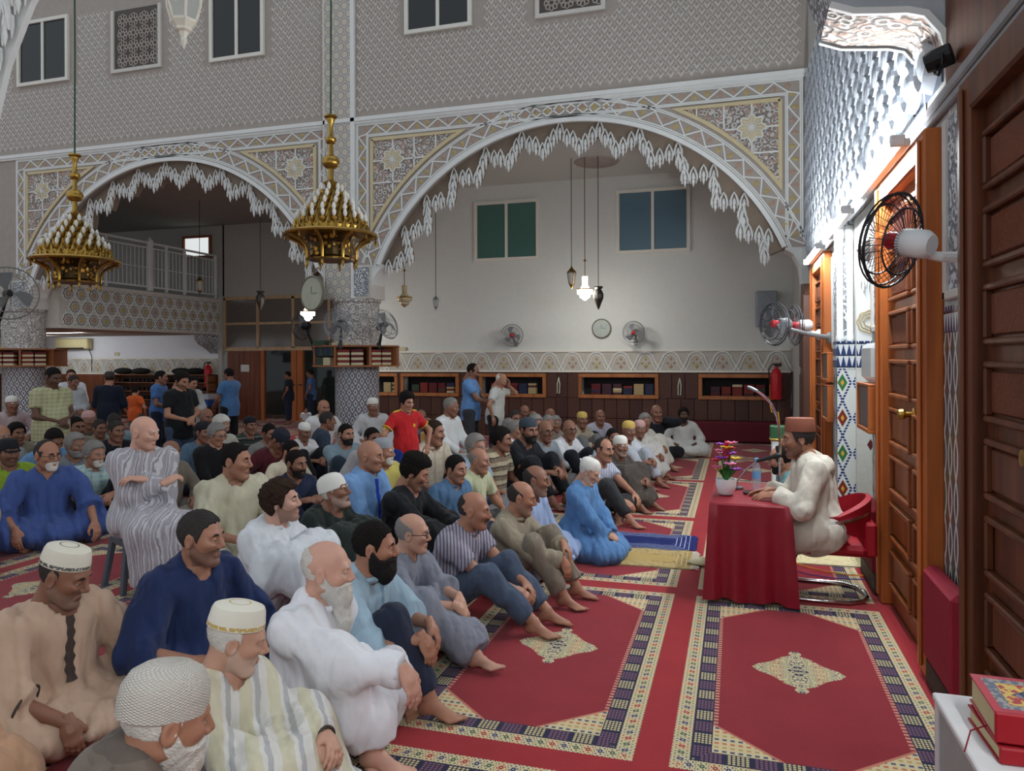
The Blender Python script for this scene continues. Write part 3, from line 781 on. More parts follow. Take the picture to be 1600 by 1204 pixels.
def small_diamond():
    m = Mat('white_tile_small_diamonds', 0.3, 0, 0.5); x, y, z = m.coords('Object')
    P = 0.62; zz = (z / P).mod(1.0) - 0.5; k = (z / P).floor().mod(2.0)
    d = (x - 1.20).abs() / 0.030 + (zz * P).abs() / 0.055
    n = m.noise(30, 3)
    c = m.mix(n, (188, 190, 184), (212, 214, 208)); c = m.mix(d.lt(1.0), c, m.mix(k, (44, 96, 62), (96, 34, 40)))
    m.color(c); return m.mat
SMALLD = small_diamond()
def band_tile(ax):
    m = Mat('blue_merlon_tile_band', 0.25, 0, 0.5); x, y, z = m.coords('Object'); s_ = x if ax == 'x' else y
    u = ((s_ / 0.05).mod(1.0) - 0.5).abs(); v = (z / 0.11).mod(1.0)
    c = m.mix((u + v * 0.5).lt(0.52), (200, 206, 208), (34, 50, 96)); c = m.mix(v.lt(0.12), c, (30, 36, 60))
    m.color(c); return m.mat
BANDX, BANDY = band_tile('x'), band_tile('y')
NICHE = (6.66, 7.6)
m = MB()
m.box(XR, 1.6, -4, NICHE[0], 0, 3.0); m.box(XR, 1.6, NICHE[1], YA + 0.4, 0, 3.0); m.box(XR, 1.6, -4, YA + 0.4, 3.0, 9.0); m.box(XR + 0.01, 1.6, YA + 0.3, YB + 0.3, 0, 5.7); m.box(1.45, 1.6, NICHE[0], NICHE[1], 0, 3.0); m.box(XR, 1.5, NICHE[0], NICHE[1], 2.75, 3.0)
wr = m.build('wall_right', plain((190, 190, 186), 0.85)); tag(wr, 'ornate qibla wall on the right with doors, tiled niche and carved stucco', 'wall', kind='structure')
# raised leaf relief on the upper stucco
lf = MB(); N_ = 20
ring = []
for i in range(N_):
    a = 2 * pi * i / N_; yy = 0.115 * cos(a); zz = 0.22 * sin(a)
    k = 1.0 - 0.62 * abs(sin(a)) ** 2.2; ring.append((0.0, yy * (k + 0.25), zz))
mid = [(-0.03, p[1] * 0.82, p[2] * 0.86) for p in ring]; inn = [(-0.012, p[1] * 0.66, p[2] * 0.72) for p in ring]; boss = [(-0.03, p[1] * 0.3, p[2] * 0.42) for p in ring]
V = ring + mid + inn + boss + [(-0.034, 0, 0)]
F = []
for q in range(3):
    for i in range(N_): F.append((q*N_+i, q*N_+(i+1) % N_, (q+1)*N_+(i+1) % N_, (q+1)*N_+i))
F += [(3*N_+i, 3*N_+(i+1) % N_, 4*N_) for i in range(N_)]
lf.add(V, F); LEAF = lf.mesh('relief_leaf', plain((172, 178, 186), 0.85, var=0.12, bump=0.5, bscale=30))
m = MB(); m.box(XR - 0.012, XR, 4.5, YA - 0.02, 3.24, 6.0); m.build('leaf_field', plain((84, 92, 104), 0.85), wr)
nr = 0
for j in range(11):
    for i in range(30):
        yy = 4.70 + (i + (0.5 if j % 2 else 0)) * 0.37; zz = 3.40 + j * 0.235
        if yy > YA - 0.2 or zz > 5.9: continue
        # nearer, only the lower rows show below the arch foot
        if nr > 295: break
        ob('relief_leaf', LEAF, wr, (XR - 0.012, yy, zz), sc=(2.2, 1.2, 0.74)); nr += 1
m = MB(); m.box(XR - 0.05, XR, 9.8, YA, 5.92, 6.0); m.box(XR - 0.03, XR, YA - 0.05, YA - 0.0, 3.2, 6.0); m.build('white_edge', STUCCO_WHITE, wr)
# ledge over the doors
m = MB(); m.bbox(XR - 0.045, XR, -4, 12.0, 3.10, 3.16, 0.01); m.bbox(XR - 0.03, XR, -4, 12.0, 3.05, 3.10, 0.008); m.build('ledge', plain((150, 150, 152), 0.8), wr)
m = MB(); m.tube([(XR - 0.06, y, 3.19 + 0.01 * sin(y * 2)) for y in np.linspace(4.9, 11.4, 24)], 0.008, 6); m.build('cable', BLACK, wr)
# tiled strips and stucco panels between the doors
def tile_panel(y0, y1, z0, z1, mat, name='tile_panel', x=XR, t=0.012):
    q = MB(); q.box(x - t, x + 0.01, y0, y1, z0, z1); return q.build(name, mat, wr)
def stucco_panel(y0, y1, z0, z1):
    q = MB(); q.box(XR - 0.01, XR, y0 + 0.04, y1 - 0.04, z0, z1); p = q.build('stucco_panel', FLORAL_W, wr)
    q = MB()
    for a in ((y0, y0 + 0.05, z0 - 0.05, z1), (y1 - 0.05, y1, z0 - 0.05, z1), (y0, y1, z0 - 0.05, z0)): q.bbox(XR - 0.03, XR, a[0], a[1], a[2], a[3], 0.008)
    q.build('panel_frame', STUCCO, p)
tile_panel(3.86, 4.47, 0.0, 1.88, ZELL); tile_panel(3.86, 4.47, 1.88, 2.02, BANDY, 'tile_band'); stucco_panel(3.9, 4.43, 2.1, 3.0)
tile_panel(5.94, 6.66, 0.0, 1.55, ZELL); stucco_panel(5.98, 6.62, 2.0, 2.95); tile_panel(5.94, 6.66, 1.55, 1.95, plain((160, 160, 158), 0.7))
tile_panel(7.95, 9.3, 0.0, 1.2, plain((96, 90, 88), 0.5)); stucco_panel(8.0, 9.2, 1.9, 2.9); tile_panel(7.95, 9.3, 1.2, 1.8, plain((170, 168, 164), 0.7))
# niche side facing the hall: white tile, merlon band, carved upper part
q = MB(); q.box(XR + 0.005, 1.5, NICHE[1] - 0.02, NICHE[1], 0.25, 1.64); q.build('niche_tile', SMALLD, wr)
q = MB(); q.box(XR + 0.005, 1.5, NICHE[1] - 0.025, NICHE[1], 1.64, 1.9); q.box(XR + 0.005, 1.5, NICHE[1] - 0.025, NICHE[1], 0.0, 0.25); q.build('niche_band', BANDX, wr)
q = MB(); q.box(XR + 0.005, 1.5, NICHE[1] - 0.02, NICHE[1], 1.9, 3.0); nu = q.build('niche_stucco', plain((214, 216, 216), 0.8), wr)
q = MB(); cn = Vector((1.19, NICHE[1] - 0.03, 2.08))
for rr in (0.045, 0.075, 0.10): q.tube([(cn.x + rr * cos(a) * (1 + 0.06 * cos(8 * a)), cn.y, cn.z + rr * sin(a) * (1 + 0.06 * cos(8 * a))) for a in [2 * pi * i / 40 for i in range(40)]], 0.006, 5, True)
q.build('niche_rosette', OCHRE, wr)
for i in range(5):
    for j in range(3 - abs(i - 2) // 1 if i != 2 else 4):
        ob('stucco_pendant', PEND_ME, wr, (1.14 + i * 0.07, NICHE[1] - 0.05, 2.36 + j * 0.09 + abs(i - 3) * 0.03), sc=(0.42, 0.42, 0.5))
# engaged pilasters of the niche
q = MB(); q.box(0.92, XR, 7.62, 7.9, 0.25, 1.64); q.build('pilaster', CHAIN, wr)
q = MB(); q.box(0.915, XR, 7.615, 7.905, 1.64, 1.9); q.box(0.915, XR, 7.615, 7.905, 0, 0.25); q.build('pilaster_band', BANDX, wr)
for xx in (0.955, 1.045):
    MB().lathe([(0.035, 1.9), (0.042, 1.93), (0.03, 1.97), (0.03, 2.85), (0.045, 2.92), (0.05, 3.0)], 12, (xx, 7.7, 0)).build('colonnette', STUCCO_WHITE, wr, smooth=True)
q = MB(); q.box(0.93, XR, 7.72, 7.9, 1.9, 3.05); q.build('pilaster_stucco', FLORAL_W, wr)
# doors
PANEL = MB(); PANEL.bbox(-0.02, 0.0, -0.5, 0.5, -0.5, 0.5, 0.006)
def door(n, y0, y1, label, rows=8, split=0.64, mw=WOOD_MD, mf=WOOD_OR, handle=True):
    r = empty('door_%d' % n, (XR, (y0 + y1) / 2, 0), label=label, cat='door', kind='structure'); hw = (y1 - y0) / 2; H_ = 3.0; fw = 0.15
    for sg in (-1, 1):
        q = MB(); a, b = (sg * hw, sg * (hw - fw)); q.bbox(-0.10, 0.0, min(a, b), max(a, b), 0, H_, 0.012); q.bbox(-0.12, -0.10, min(a, b) + 0.05, max(a, b) - 0.05, 0.05, H_ - 0.05, 0.008); q.build('door_frame', mf, r)
    q = MB(); q.bbox(-0.10, 0.0, -hw + fw, hw - fw, H_ - 0.16, H_, 0.012); q.build('door_lintel', mf, r)
    q = MB(); q.box(-0.03, 0.0, -hw + fw, hw - fw, 0.02, H_ - 0.16); lfm = q.build('door_leaf', mw, r)
    q = MB(); q.box(-0.035, 0.0, -hw + fw, hw - fw, 0, 0.02); q.build('threshold', BRASS_DK, r)
    iw = 2 * (hw - fw); zc = 0.12; hh = (H_ - 0.16 - 0.2) / rows
    cols = ((hw - fw - 0.06 - iw * split + 0.10, hw - fw - 0.06), (-hw + fw + 0.05, -hw + fw + iw * (1 - split) - 0.06))
    carve = plain((104, 54, 30), 0.6, var=0.2, bump=1.0, bscale=45)
    for (a, b) in cols:
        for i in range(rows):
            z0, z1 = zc + i * hh + 0.035, zc + (i + 1) * hh - 0.035
            q = MB(); t = 0.028
            q.bbox(-0.065, -0.03, a, b, z0, z0 + t, 0.007); q.bbox(-0.065, -0.03, a, b, z1 - t, z1, 0.007); q.bbox(-0.065, -0.03, a, a + t, z0 + t, z1 - t, 0.007); q.bbox(-0.065, -0.03, b - t, b, z0 + t, z1 - t, 0.007)
            pn = q.build('door_panel', mw, lfm)
            if i not in (2,): q = MB(); q.bbox(-0.045, -0.028, a + t + 0.012, b - t - 0.012, z0 + t + 0.012, z1 - t - 0.012, 0.008); q.build('panel_field', carve if i > 3 else mw, lfm)
    if handle:
        yy = -hw + fw + iw * (1 - split) - 0.0
        q = MB(); q.lathe([(0.035, 0), (0.04, 0.01), (0.016, 0.02), (0.016, 0.05), (0.034, 0.07), (0.03, 0.095), (0.0, 0.1)], 14); hd = q.build('door_handle', BRASS, lfm, (-0.03, yy, 1.40), (0, -pi / 2, 0), smooth=True)
        q = MB(); q.bbox(-0.04, -0.03, yy - 0.03, yy + 0.03, 1.2, 1.36, 0.004); q.build('lock_plate', BLACK, lfm)
    return r
door(1, 4.50, 5.92, 'carved brown wooden door with raised panels and brass knob behind the speaker')
door(2, 2.45, 3.84, 'dark carved wooden door at the right edge of the picture', mw=WOOD_DK, mf=WOOD_DK)
door(4, 9.35, 10.85, 'far orange-lit wooden door frame beside the minbar', mw=WOOD_DK, handle=False)
# fluorescent lamps along the ledge: the hall's main light
TUBE = emis(TUBE_COL, TUBE_POWER * 10, 'lit_tube')
def tube_lamp(y0, y1, label, x=XR - 0.20, z=2.99, mat=TUBE):
    r = empty('tube_lamp', (x, (y0 + y1) / 2, z), label=label, cat='lamp', group='fluorescent tubes on the qibla wall'); h = (y1 - y0) / 2
    q = MB(); q.bbox(0.03, 0.09, -h, h, -0.02, 0.03, 0.008); q.build('batten', WHITE_PL, r)
    for sg in (-1, 1): q = MB(); q.bbox(-0.02, 0.06, sg * h - 0.015, sg * h + 0.015, -0.02, 0.05, 0.006); q.build('tube_holder', WHITE_PL, r)
    q = MB(); q.tube([(0, -h + 0.01, 0), (0, h - 0.01, 0)], 0.019, 10); q.build('glass_tube', mat, r, smooth=True)
    return r
tube_lamp(4.75, 6.25, 'glowing fluorescent tube over the carved door behind the speaker')
tube_lamp(6.85, 8.35, 'glowing fluorescent tube over the tiled niche')
tube_lamp(9.0, 10.5, 'glowing fluorescent tube furthest along the ledge, over the minbar door')
tube_lamp(-0.4, 1.1, 'unseen fluorescent tube added beside the viewer to light the front people')  # out of view, added to light the front people from the right
tube_lamp(-2.6, -1.1, 'unseen fluorescent tube added behind the viewer as fill for the front people')  # second added tube, unseen behind the camera, fill light only

# ---------------------------------------------------------------- near arch overhead
YN = 4.4
NP = [(1.10, 2.98), (1.09, 3.16), (1.08, 3.32), (1.05, 3.46), (0.97, 3.57), (0.88, 3.60), (0.78, 3.61), (0.62, 3.63), (0.50, 3.68), (0.42, 3.95), (0.25, 4.5), (-0.2, 5.0), (-1.0, 5.5), (-2.2, 5.75), (-3.6, 5.65), (-4.7, 5.45), (-5.5, 5.1), (-5.95, 4.7), (-6.15, 4.3), (-6.3, 3.8), (-6.4, 3.3)]
n = len(NP); m = MB()
V = [(x, YN, z) for x, z in NP] + [(x, YN, 9) for x, z in NP] + [(x, YN + 0.45, z) for x, z in NP] + [(x, YN + 0.45, 9) for x, z in NP]; F = []
for i in range(n - 1): F += [(i, i+1, n+i+1, n+i), (2*n+i+1, 2*n+i, 3*n+i, 3*n+i+1)]
m.add(V, F); wnr = m.build('wall_near_arch', plain((170, 174, 178), 0.85)); tag(wnr, 'stucco wall of the nearest arch, its foot curving in at the upper right', 'wall', kind='structure')
q = MB(); q.add([(x, YN, z) for x, z in NP[:9]] + [(x, YN + 0.45, z) for x, z in NP[:9]], [(i + 1, i, 9 + i, 10 + i) for i in range(8)]); q.build('arch_soffit', FLORAL, wnr)
q = MB(); q.add([(x, YN, z) for x, z in NP[8:]] + [(x, YN + 0.45, z) for x, z in NP[8:]], [(i + 1, i, n - 8 + i, n - 7 + i) for i in range(n - 9)]); q.build('arch_soffit', FLORAL_W, wnr)
q = MB(); strip(q, NP[:9], 0.035, 0.03, YN); strip(q, NP[:9], 0.035, -0.03, YN + 0.45); q.build('arch_edge', STUCCO_WHITE, wnr)
fringe(wnr, [(0.86, 3.80), (0.66, 3.86), (0.50, 3.86)], YN + 0.56, sp=0.06, offs=[0.04, 0.08, 0.12, 0.05], scale=0.5, depth=0.1)
fringe(wnr, [(-5.05, 5.05), (-5.42, 4.62), (-5.65, 4.2), (-5.80, 3.75)], YN + 0.1, sp=0.085, offs=[0.05, 0.11, 0.17], scale=0.85, depth=0.1, panel=False)
q = MB(); strip(q, [(-5.2, 5.15), (-5.55, 4.7), (-5.82, 4.2), (-5.98, 3.7)], 0.35, 0.05, YN + 0.2); q.build('fringe_backing', STUCCO_WHITE, wnr)
q = MB(); q.box(XR - 0.02, XR + 0.01, -3.5, 4.38, 3.18, 6.5); q.build('upper_wood_panel', WOOD_DK, wr)
# small black spotlight on the ledge
sp = empty('spotlight', (0.98, 4.18, 3.2), label='small black spotlight standing on the ledge beside the near arch foot', cat='spotlight')
q = MB(); q.lathe([(0.045, -0.06), (0.055, -0.02), (0.055, 0.06), (0.045, 0.065)], 14); q.build('head', BLACK, sp, (0, 0, 0.05), (0.4, pi / 2.4, 0))
q = MB(); q.tube([(0, -0.07, 0.05), (0, -0.07, 0.0), (0, 0, -0.03), (0, 0.07, 0.0), (0, 0.07, 0.05)], 0.008, 6); q.build('yoke', BLACK, sp)

# ---------------------------------------------------------------- brass chandeliers
def chandelier(loc, label):
    r = empty('brass_chandelier', loc, 0.2, label=label, cat='chandelier', group='brass chandeliers')
    q = MB(); q.lathe([(0.05, 0.62), (0.10, 0.70), (0.035, 0.74), (0.035, 0.88), (0.06, 0.89), (0.10, 0.92), (0.115, 0.97), (0.10, 1.02), (0.06, 1.05), (0.03, 1.06), (0.03, 1.20), (0.05, 1.21), (0.07, 1.25), (0.07, 1.28), (0.03, 1.31), (0.028, 1.46), (0.05, 1.50), (0.055, 1.53), (0.085, 1.55), (0.085, 1.57), (0.0, 1.58)], 20); q.build('stem', BRASS, r, smooth=True)
    q = MB(); q.lathe([(0.60, 0.0), (0.61, 0.02), (0.58, 0.045), (0.47, 0.05), (0.48, 0.10), (0.45, 0.13), (0.40, 0.14)], 16); q.lathe([(0.60, 0.0), (0.34, -0.01)], 16, cap=False); q.build('rim_plate', BRASS, r)
    q = MB(); q.lathe([(0.42, 0.12), (0.40, 0.20), (0.34, 0.22), (0.33, 0.30), (0.27, 0.32), (0.26, 0.40), (0.19, 0.42), (0.18, 0.50), (0.12, 0.52), (0.10, 0.60), (0.05, 0.64)], 16); q.build('tier_cone', BRASS_DK, r)
    pierced = Mat('pierced_brass', 0.35, 0.9, 0.5); pierced.coords(); vv = E(pierced.nt, pierced.voronoi(16.0)); pierced.color(pierced.mix(vv.gt(0.42), (180, 132, 54), (58, 44, 22))); pierced.bump(vv, 0.4, 0.01)
    q = MB(); q.lathe([(0.35, -0.01), (0.31, -0.10), (0.31, -0.26), (0.29, -0.29)], 8); q.build('drum', pierced.mat, r, rot=(0, 0, pi / 8))
    q = MB(); q.lathe([(0.305, -0.285), (0.30, -0.31), (0.1, -0.30)], 8); q.build('drum_base', BRASS_DK, r, rot=(0, 0, pi / 8))
    br = MB(); br.tube([(0.56, 0, -0.01), (0.50, 0, -0.03), (0.42, 0, -0.07), (0.36, 0, -0.13), (0.335, 0, -0.20), (0.33, 0, -0.30)], [0.022, 0.026, 0.026, 0.024, 0.02, 0.016], 6); br.lathe([(0.0, -0.42), (0.012, -0.39), (0.022, -0.36), (0.012, -0.33), (0.025, -0.31), (0.01, -0.29)], 8, (0.33, 0, 0), cap=False); brm = br.mesh('bracket', BRASS, True)
    fn = MB(); fn.lathe([(0.0, -0.09), (0.012, -0.07), (0.018, -0.05), (0.008, -0.03), (0.016, -0.01), (0.01, 0.0)], 8, cap=False); fnm = fn.mesh('finial', BRASS, True)
    for k in range(8):
        ob('bracket', brm, r, rot=(0, 0, 2 * pi * k / 8)); a = 2 * pi * (k + 0.5) / 8; ob('finial', fnm, r, (0.57 * cos(a), 0.57 * sin(a), 0))
    cu = MB(); cu.lathe([(0.012, -0.03), (0.03, 0.0), (0.036, 0.03), (0.02, 0.035), (0.02, 0.05)], 8); cum = cu.mesh('candle_cup', BRASS, True)
    bu = MB(); bu.lathe([(0.012, 0.05), (0.025, 0.078), (0.027, 0.10), (0.017, 0.132), (0.0, 0.152)], 8, cap=False); bum = bu.mesh('candle_bulb', plain((232, 230, 222), 0.3, spec=0.5), True)
    pe = MB(); pe.add([(0, -0.035, 0), (0, 0.035, 0), (0, 0, 0.10), (0.015, 0, 0.03), (-0.012, 0, 0.03)], [(0, 1, 3), (1, 2, 3), (2, 0, 3), (0, 4, 1), (1, 4, 2), (2, 4, 0)]); pem = pe.mesh('crown_leaf', BRASS)
    for (rad, z, cnt) in ((0.44, 0.15, 20), (0.36, 0.24, 16), (0.285, 0.34, 13), (0.21, 0.44, 10), (0.135, 0.54, 7)):
        for k in range(cnt):
            a = 2 * pi * (k + 0.3 * rad * 10) / cnt
            c = ob('candle_cup', cum, r, (rad * cos(a), rad * sin(a), z)); ob('candle_bulb', bum, c)
            a += pi / cnt; ob('crown_leaf', pem, r, ((rad + 0.02) * cos(a), (rad + 0.02) * sin(a), z - 0.05), (0, 0, a), 1.12)
    for k in range(28):
        a = 2 * pi * k / 28; ob('crown_leaf', pem, r, (0.485 * cos(a), 0.485 * sin(a), 0.03), (0, 0, a), (1, 1.2, 1.3))
    q = MB(); q.tube([(0, 0, 1.57), (0.01, 0.0, 3.0), (0, 0.01, 4.6), (0, 0, 6.0)], 0.012, 6); q.build('chain', plain((58, 84, 62), 0.6), r)
    return r
chandelier((-5.02, 8.5, 3.33), 'brass tiered chandelier hanging in front of the central pier')
chandelier((-9.25, 8.5, 3.18), 'brass tiered chandelier hanging in front of the left arch')

# ---------------------------------------------------------------- small pendants in the bays
GLASSW = glassy('lantern_glass', (190, 200, 196), 0.35, 0.1)
WARM = emis((1.0, 0.96, 0.89), 75.0, 'warm_bulbs')
def crystal(p, label, lit, zc):
    r = empty('crystal_pendant', p, label=label, cat='pendant lamp', group='pendant lamps in the bays')
    cm = WARM if lit else plain((196, 178, 140), 0.2, spec=0.7, var=0.2)
    q = MB(); q.lathe([(0.05, 0.30), (0.06, 0.28), (0.055, 0.14), (0.10, 0.05)], 12, cap=False); q.build('bead_cone', emis((1.0, 0.74, 0.36), 3.0, 'warm_beads') if lit else cm, r, smooth=True)
    q = MB(); q.lathe([(0.15, 0.04), (0.155, 0.0), (0.135, -0.04), (0.10, -0.05), (0.095, -0.10), (0.06, -0.12), (0.03, -0.15), (0.0, -0.16)], 14); q.build('crystal_bowl', cm, r, smooth=True)
    q = MB(); q.lathe([(0.16, 0.035), (0.165, 0.05), (0.155, 0.06)], 14); q.build('ring', BRASS, r)
    q = MB(); q.tube([(0, 0, 0.29), (0, 0, zc - p[2])], 0.008, 5); q.lathe([(0.0, 0.58), (0.035, 0.60), (0.0, 0.64)], 6); q.build('cord', BRASS_DK, r)
def vase_lamp(p, label, zc):
    r = empty('metal_lantern', p, label=label, cat='pendant lamp', group='pendant lamps in the bays')
    q = MB(); q.lathe([(0.0, -0.27), (0.02, -0.24), (0.05, -0.16), (0.095, -0.05), (0.10, 0.03), (0.07, 0.10), (0.05, 0.12), (0.09, 0.16), (0.085, 0.18)], 8); q.build('body', plain((66, 62, 58), 0.45, 0.6, var=0.2), r)
    q = MB(); q.tube([(0, 0, 0.17), (0, 0, zc - p[2])], 0.007, 5); q.build('cord', BLACK, r)
def cage_lamp(p, label, zc, s_=1.0, frame=BRASS_DK):
    r = empty('glass_lantern', p, label=label, cat='pendant lamp', group='pendant lamps in the bays')
    q = MB(); q.lathe([(0.05 * s_, -0.12 * s_), (0.085 * s_, 0.10 * s_)], 6); q.build('glass', GLASSW, r)
    q = MB(); q.lathe([(0.09 * s_, 0.10 * s_), (0.09 * s_, 0.12 * s_), (0.03 * s_, 0.18 * s_), (0.012 * s_, 0.22 * s_)], 6); q.lathe([(0.055 * s_, -0.12 * s_), (0.035 * s_, -0.15 * s_), (0.012 * s_, -0.20 * s_), (0, -0.22 * s_)], 6)
    for k in range(6):
        a = 2 * pi * k / 6; q.tube([(0.052 * s_ * cos(a), 0.052 * s_ * sin(a), -0.12 * s_), (0.087 * s_ * cos(a), 0.087 * s_ * sin(a), 0.1 * s_)], 0.006 * s_, 4)
    q.build('frame', frame, r)
    q = MB(); q.tube([(0, 0, 0.2 * s_), (0, 0, zc - p[2])], 0.007, 5); q.build('cord', BLACK, r)
P = lambda x, y, Y=14.0: tuple(onY(x, y, Y))
crystal(P(914, 456), 'brightly lit crystal pendant lamp in front of the white back wall', True, 5.6)
crystal(P(481, 490), 'brightly lit crystal pendant lamp before the glazed partition', True, 5.6)
crystal(P(632, 468), 'unlit gold crystal pendant lamp just right of the column', False, 5.6)
cage_lamp(P(893, 434), 'small glass lantern on a cord left of the lit pendant', 5.6)
cage_lamp(P(681, 473), 'small pale glass lantern on a thin cord under the big arch', 5.6, 0.7, GREY_PL)
cage_lamp(P(312, 446, 15.0), 'small lantern hanging before the balcony railing', 5.6, 1.0)
vase_lamp(P(935, 462), 'dark vase-shaped metal lantern right of the lit pendant', 5.6)
vase_lamp(P(407, 467), 'dark vase-shaped metal lantern before the partition panes', 5.6)
# white framed lantern close to the viewer, upper left
lp = atD(287, 15, 5.2); ln = empty('white_lantern', lp, 0.3, label='white framed glass lantern hanging close to the viewer at the top', cat='lantern')
q = MB(); q.lathe([(0.085, -0.08), (0.115, 0.02), (0.125, 0.14), (0.12, 0.28)], 6, cap=False); q.build('glass', glassy('lantern_pane', (200, 206, 200), 0.4, 0.15), ln)
q = MB()
for k in range(6):
    a = 2 * pi * k / 6; q.tube([(rr * cos(a), rr * sin(a), z) for rr, z in ((0.087, -0.08), (0.117, 0.02), (0.127, 0.14), (0.122, 0.28))], 0.009, 5)
q.lathe([(0.09, -0.075), (0.09, -0.09), (0.055, -0.13), (0.06, -0.15), (0.035, -0.16), (0.02, -0.20), (0.026, -0.22), (0.012, -0.25), (0.004, -0.275)], 6); q.lathe([(0.135, 0.28), (0.13, 0.30), (0.05, 0.40)], 6); q.build('frame', plain((226, 222, 206), 0.5), ln)
MB().sphere((0, 0, 0.1), (0.04, 0.04, 0.055)).build('bulb', plain((230, 230, 226), 0.3), ln, smooth=True)
q = MB(); q.tube([(0, 0, 0.38), (0, 0, 1.5)], 0.008, 6); q.build('rod', plain((226, 222, 206), 0.5), ln)

# ---------------------------------------------------------------- fans
def fan(p, aim, label, hub=RED_PL, blade=GREY_PL, body=GREY_PL, R=0.22, mount=(0.0, 0.0, -0.3), stand=False, cagem=None, parts=True):
    """axis along local +x = the way it blows"""
    r = empty('fan', p, aim[0], label=label, cat='fan'); r.rotation_euler = (0, aim[1], aim[0])
    cg = cagem or plain((150, 152, 156), 0.35, 0.5); q = MB()
    for x_, rr in ((0.06, R * 0.75), (0.0, R), (0.03, R * 0.97), (-0.05, R * 0.7)): q.tube([(x_, rr * cos(a), rr * sin(a)) for a in [2 * pi * i / 28 for i in range(28)]], 0.005 if rr < R else 0.008, 5, True)
    for i in range(36):
        a = 2 * pi * i / 36; q.tube([(0.075, 0.05 * cos(a), 0.05 * sin(a)), (0.06, R * 0.75 * cos(a), R * 0.75 * sin(a)), (0.0, R * cos(a), R * sin(a)), (-0.05, R * 0.7 * cos(a), R * 0.7 * sin(a)), (-0.07, 0.06 * cos(a), 0.06 * sin(a))], 0.0022, 3)
    q.build('cage', cg, r)
    b = MB(); N_ = 8
    for k in range(3):
        a0 = 2 * pi * k / 3; V = []
        for i in range(N_ + 1):
            t = i / N_; rr = 0.04 + (R * 0.82 - 0.04) * t; wd = 0.10 + 0.32 * sin(pi * min(1, t * 0.75 + 0.1)) ; a = a0 - 0.4 * t
            V += [(0.02, rr * cos(a - wd), rr * sin(a - wd)), (-0.02, rr * cos(a + wd), rr * sin(a + wd))]
        b.add(V, [(2*i, 2*i+1, 2*i+3, 2*i+2) for i in range(N_)])
    b.build('blades', blade, r, smooth=True)
    q = MB(); q.lathe([(0.0, 0.05), (0.03, 0.045), (0.045, 0.02), (0.045, -0.03)], 14); q.build('hub', hub, r, rot=(0, pi / 2, 0), smooth=True)
    q = MB(); q.lathe([(0.055, 0.04), (0.07, 0.06), (0.07, 0.17), (0.05, 0.2), (0.0, 0.205)], 16); q.build('motor', body, r, rot=(0, -pi / 2, 0), smooth=True)
    inv = r.matrix_basis.to_3x3().inverted(); mv = inv @ Vector(mount)
    q = MB(); q.tube([(-0.12, 0, -0.04), tuple(Vector((-0.12, 0, -0.06)) * 0.5 + mv * 0.5), tuple(mv)], [0.02, 0.024, 0.03], 8); q.build('bracket_arm', body, r)
    q = MB(); q.sphere(tuple(mv), (0.045, 0.045, 0.07), 10, 6); q.build('wall_plate', body, r, smooth=True)
    return r
fan(onX(1396, 376, 0.76), (math.radians(138), math.radians(-14)), 'large white wall fan jutting out near the carved door, red hub', body=WHITE_PL, blade=glassy('pink_blade', (190, 120, 130), 0.6, 0.3), R=0.235, mount=(0.31, -0.02, -0.10), cagem=plain((40, 40, 44), 0.4))
fan(onX(1243, 508, 0.72), (math.radians(195), 0.0), 'white wall fan with red hub on the lit orange post', body=WHITE_PL, blade=glassy('red_blade', (170, 90, 96), 0.5, 0.3), R=0.25, mount=(0.28, 0.06, -0.12), cagem=plain((60, 62, 66), 0.4))
fan(onX(1211, 506, 0.42), (math.radians(215), 0.0), 'dark wall fan behind the white fan, beside the loudspeaker', body=GREY_PL, R=0.24, mount=(0.62, 0.5, -0.15), cagem=plain((60, 62, 66), 0.4))
fan((*onY(800, 526, 15.45)[:2], 2.24), (math.radians(-78), 0.05), 'grey wall fan with red hub on the back wall, left one of two', R=0.24, mount=(0, 0.33, -0.18))
fan((*onY(990, 522, 15.45)[:2], 2.26), (math.radians(-105), 0.05), 'grey wall fan with red hub on the back wall, right one of two', R=0.24, mount=(0, 0.33, -0.18))
fan((-6.75, 11.62, 2.36), (math.radians(-98), 0.1), 'grey desk fan standing on the column bookshelf, facing the hall', hub=GREY_PL, body=plain((60, 64, 66), 0.4), R=0.28, mount=(0.0, 0.10, -0.385))
fan((-5.98, 12.0, 2.36), (math.radians(-12), -0.35), 'grey desk fan on the column bookshelf, turned toward the big arch', hub=GREY_PL, body=plain((40, 46, 54), 0.4), R=0.28, mount=(-0.2, 0.1, -0.385))
fan((-7.72, 12.0, 2.34), (math.radians(170), 0.1), 'dark fan at the left end of the column bookshelf', hub=GREY_PL, body=BLACK, R=0.24, mount=(0.2, 0.1, -0.365), cagem=plain((60, 60, 60), 0.5))
fan(onY(14, 458, 9.0), (math.radians(-30), 0.0), 'large dark fan cut off by the left picture edge', hub=BLACK, body=BLACK, R=0.42, mount=(-0.5, 0.2, -0.5), cagem=plain((120, 122, 122), 0.4))
fan(onY(47, 537, 13.2), (math.radians(-75), 0.2), 'grey fan with red hub under the balcony near the tiled column', R=0.27, mount=(0.02, 0.4, -0.16))

